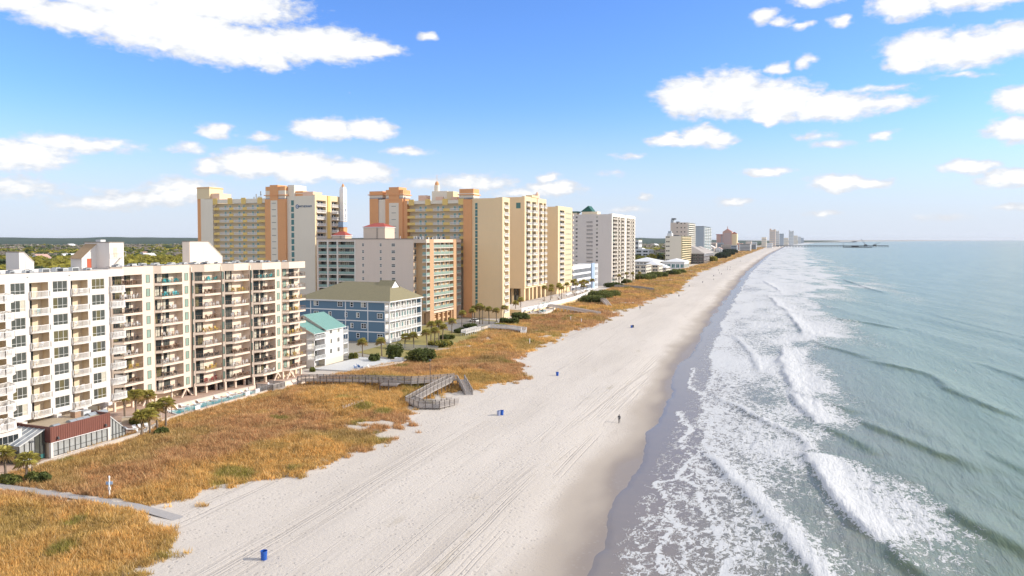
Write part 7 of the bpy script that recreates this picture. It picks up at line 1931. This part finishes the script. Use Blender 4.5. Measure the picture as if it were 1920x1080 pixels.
# people ---------------------------------------------------------------
mat('cloth_dark', (.055, .055, .06), .9, .1, 6); mat('cloth_grey', (.12, .12, .125), .9, .1, 6); mat('cloth_navy', (.03, .045, .10), .9, .1, 6); mat('cloth_red', (.30, .05, .05), .9, .1, 6); mat('skin', (.42, .25, .18), .6, .05); mat('hair', (.05, .035, .025), .8, .1); mat('cloth_pale', (.55, .52, .5), .9, .1)
def person_mesh(pose, top, leg):
    s = pose   # stride
    J = [(0, 0, .95), (0, 0, 1.12), (0, 0, 1.34), (0, .0, 1.46), (0, .01, 1.54), (0, .02, 1.64), (0, .015, 1.73),
         (.10, 0, .92), (.10, s * .22, .50), (.10, s * .10, .09), (.10, s * .10 + .15, .04),
         (-.10, 0, .92), (-.10, -s * .14, .50), (-.10, -s * .42, .13), (-.10, -s * .42 + .14, .05),
         (.19, 0, 1.41), (.25, -s * .12, 1.14), (.27, -s * .10 + .08, .90), (.27, -s * .08 + .11, .80),
         (-.19, 0, 1.41), (-.25, s * .14, 1.14), (-.27, s * .26, .92), (-.27, s * .3, .82)]
    E = [(0, 1), (1, 2), (2, 3), (3, 4), (4, 5), (5, 6), (0, 7), (7, 8), (8, 9), (9, 10), (0, 11), (11, 12), (12, 13), (13, 14), (2, 15), (15, 16), (16, 17), (17, 18), (2, 19), (19, 20), (20, 21), (21, 22)]
    Rd = [.155, .15, .17, .085, .065, .105, .08, .10, .075, .05, .045, .10, .075, .05, .045, .075, .055, .042, .035, .075, .055, .042, .035]
    me = bpy.data.meshes.new('person_cage'); me.from_pydata(J, E, []); o = bpy.data.objects.new('person_tmp', me); COL.objects.link(o)
    sk = o.modifiers.new('skin', 'SKIN'); sk.use_smooth_shade = True
    for i, v in enumerate(me.skin_vertices[0].data): v.radius = (Rd[i], Rd[i] * (.72 if i < 3 else 1)); v.use_root = (i == 0)
    o.modifiers.new('sub', 'SUBSURF').levels = 1; o.modifiers['sub'].render_levels = 1
    dg = bpy.context.evaluated_depsgraph_get(); r = bpy.data.meshes.new_from_object(o.evaluated_get(dg)); bpy.data.objects.remove(o); r.name = 'person'
    r.materials.clear()
    for m in (top, leg, 'skin', 'hair', 'plastic_dark'): r.materials.append(MATS[m])
    for p in r.polygons:
        c = p.center
        p.material_index = 3 if c.z > 1.66 or (c.z > 1.56 and c.y < -.02) else 2 if c.z > 1.5 or (abs(c.x) > .2 and c.z < .88) else 0 if c.z > .96 or abs(c.x) > .2 else 4 if c.z < .08 else 1
    return r
PM = [person_mesh(1, 'cloth_grey', 'cloth_dark'), person_mesh(.8, 'cloth_navy', 'cloth_dark'), person_mesh(.7, 'cloth_red', 'cloth_navy'), person_mesh(.9, 'cloth_pale', 'cloth_dark'), person_mesh(.4, 'cloth_dark', 'cloth_dark')]
def person(px, py, k, rz, label, group=None):
    x, y = at(px, py, -1.1); x, y = at(px, py, g1(x, y))
    obj('person', PM[k], None, (x, y, g1(x, y) - .02), rz, label, 'person', group)
person(1161, 793.5, 0, .15, 'person in grey top and dark trousers walking alone near the wet sand')
PP = [(1200, 580, 1, 'lone walker in navy nearest the dune on the far beach'), (1273, 557, 4, 'walker in black midway along the far beach'), (1292, 538, 1, 'walker in navy by the dune edge beyond the thicket'), (1317.5, 531, 4, 'walker in black nearer the open sand on the far beach'), (1338, 525.5, 3, 'walker in pale top, lower of two in line'), (1338, 518.5, 1, 'walker in navy, upper of two in line'),
      (1347, 508, 4, 'stout walker in black below the brown house'), (1349, 513, 3, 'walker in pale top under the stout one'), (1352.5, 515, 2, 'walker in red on the open sand')]
for px, py, k, lab in PP: person(px, py, k, R.uniform(-.5, .5), lab)
for px, py in ((1364, 502), (1369.5, 502), (1364, 506), (1368.5, 506.5)): person(px, py, R.randrange(5), R.uniform(-3, 3), 'one of four small figures together on the far beach', 'four small figures on the far beach')
person(1388, 490.5, 1, 0, 'tiny lone figure farthest along the beach')
# gull on the water
gx, gy = at(1792, 697, -2.2); t = thing('gull', 'white gull resting on the green water far from shore', 'bird', (gx, gy, -2.1)); b = MB(); b.tube([(0, 0, 0), (0, 0, .14), (0, 0, .26)], [.16, .2, .08], 'plastic_white', 8); b.bar((0, .1, .28), (0, .28, .44), .12, .12, 'plastic_white'); b.bar((0, -.1, .2), (0, -.42, .26), .14, .05, 'metal_grey'); obj('body', b, t)

# ------------------------------------------------------------------ piers and barges
mat('pier_dark', (.035, .045, .05), .8, .15, .3)
def pier(label, pa, pb, z, w, npile, m='pier_dark'):
    a, c = Vector((*pa, 0)), Vector((*pb, 0)); t = thing('pier', label, 'pier', (a.x, a.y, 0)); d = c - a; b = MB()
    b.bar((0, 0, z), (d.x, d.y, z), w, 2.2, m); nrm = Vector((-d.y, d.x, 0)).normalized() * w / 2
    for s_ in (1, -1): b.bar(tuple(nrm * s_ + Vector((0, 0, z + 1.6))), tuple(nrm * s_ + d + Vector((0, 0, z + 1.6))), .3, .35, m)
    obj('deck', b, t)
    pm = MB(); pm.box(-.8, -.8, -7, .8, .8, z - .6, m); pme = pm.mesh('pile')
    for k in range(npile):
        for s_ in (1, -1): q = d * (k / (npile - 1)) + nrm * s_; obj('pile', pme, t, (q.x, q.y, 0))
    return t
pa, pb = at(1448, 463.0, -1.5), at(1665, 463.4, -2.5)
pier('dark fishing pier under repair, nearer of the two far piers', pa, pb, 4.2, 9, 40)
qa, qb = at(1500, 455.6, -2.5), at(1601, 455.4, -2.5)
t2 = pier('faint second pier beyond the dark one', qa, qb, 5, 16, 24)
b = MB(); d_ = Vector(qb) - Vector(qa); b.box(d_.x - 20, d_.y - 20, 5, d_.x + 30, d_.y + 20, 11, 'pier_dark'); b.quad([(d_.x - 26, d_.y - 24, 11), (d_.x + 36, d_.y - 24, 11), (d_.x + 5, d_.y, 18)], 'pier_dark'); obj('pier_house', b, t2)
ba, bb = at(1580, 464.0, -2.4), at(1635, 464.2, -2.4)
t = thing('barge', 'long dark work barge moored along the nearer pier', 'barge', (*ba, -2.4)); d_ = Vector(bb) - Vector(ba); b = MB(); b.bar((0, 0, 1.5), (d_.x, d_.y, 1.5), 18, 5.0, 'pier_dark'); b.bar((d_.x * .3, d_.y * .3, 5.2), (d_.x * .55, d_.y * .55, 5.2), 10, 4, 'pier_dark'); obj('hull', b, t)
def crane(px, py, tip, label, boom=1.0):
    x, y = at(px, py, -2.4); t = thing('crane', label, 'crane', (x, y, 1.6)); b = MB(); b.box(-7, -5, 0, 7, 5, 8, 'pier_dark'); obj('cab', b, t)
    b = MB(); ex, ez = tip
    for s_ in (-1.2, 1.2): b.bar((0, s_, 6), (ex, 0, ez), 1.3, 1.3, 'pier_dark')
    for k in range(1, 9): f = k / 9; b.bar((ex * f, -1.2 * (1 - f), 6 + (ez - 6) * f), (ex * (f + .05), 1.2 * (1 - f), 6 + (ez - 6) * (f + .05)), .6, .6, 'pier_dark')
    obj('boom', b, t); b = MB(); b.bar((0, 0, 8), (-3 if boom > 0 else 3, 0, 16), .8, .8, 'pier_dark'); b.bar((-3 if boom > 0 else 3, 0, 16), (ex, 0, ez), .25, .25, 'pier_dark'); obj('mast', b, t)
crane(1623, 463, (-22, 36), 'crane on the barge with boom raised to the left'); crane(1640, 463, (24, 18), 'smaller crane right of the barge with low boom', -1)
b = thing('pile_driver', 'slender upright pile mast at the barge\'s shoreward end', 'mast', (*at(1581, 463, -2.4), 0)); m_ = MB(); m_.box(-.8, -.8, 0, .8, .8, 16, 'pier_dark'); obj('mast', m_, b)
# ------------------------------------------------------------------ air
hm = bpy.data.materials.new('haze'); hm.use_nodes = True
nt = hm.node_tree; nt.nodes.clear(); ho = nd(nt, 'ShaderNodeOutputMaterial'); pv = nd(nt, 'ShaderNodeVolumePrincipled')
pv.inputs['Color'].default_value = (.86, .90, .97, 1); pv.inputs['Density'].default_value = .00002; pv.inputs['Anisotropy'].default_value = .2
lk(nt, pv.outputs[0], ho.inputs['Volume'])
MATS['haze'] = hm
hb = MB(); hb.box(-41000, -400, -60, 41200, 43000, 82, 'haze')
obj('haze', hb, kind='stuff', label='thin pale sea air over the whole coast')
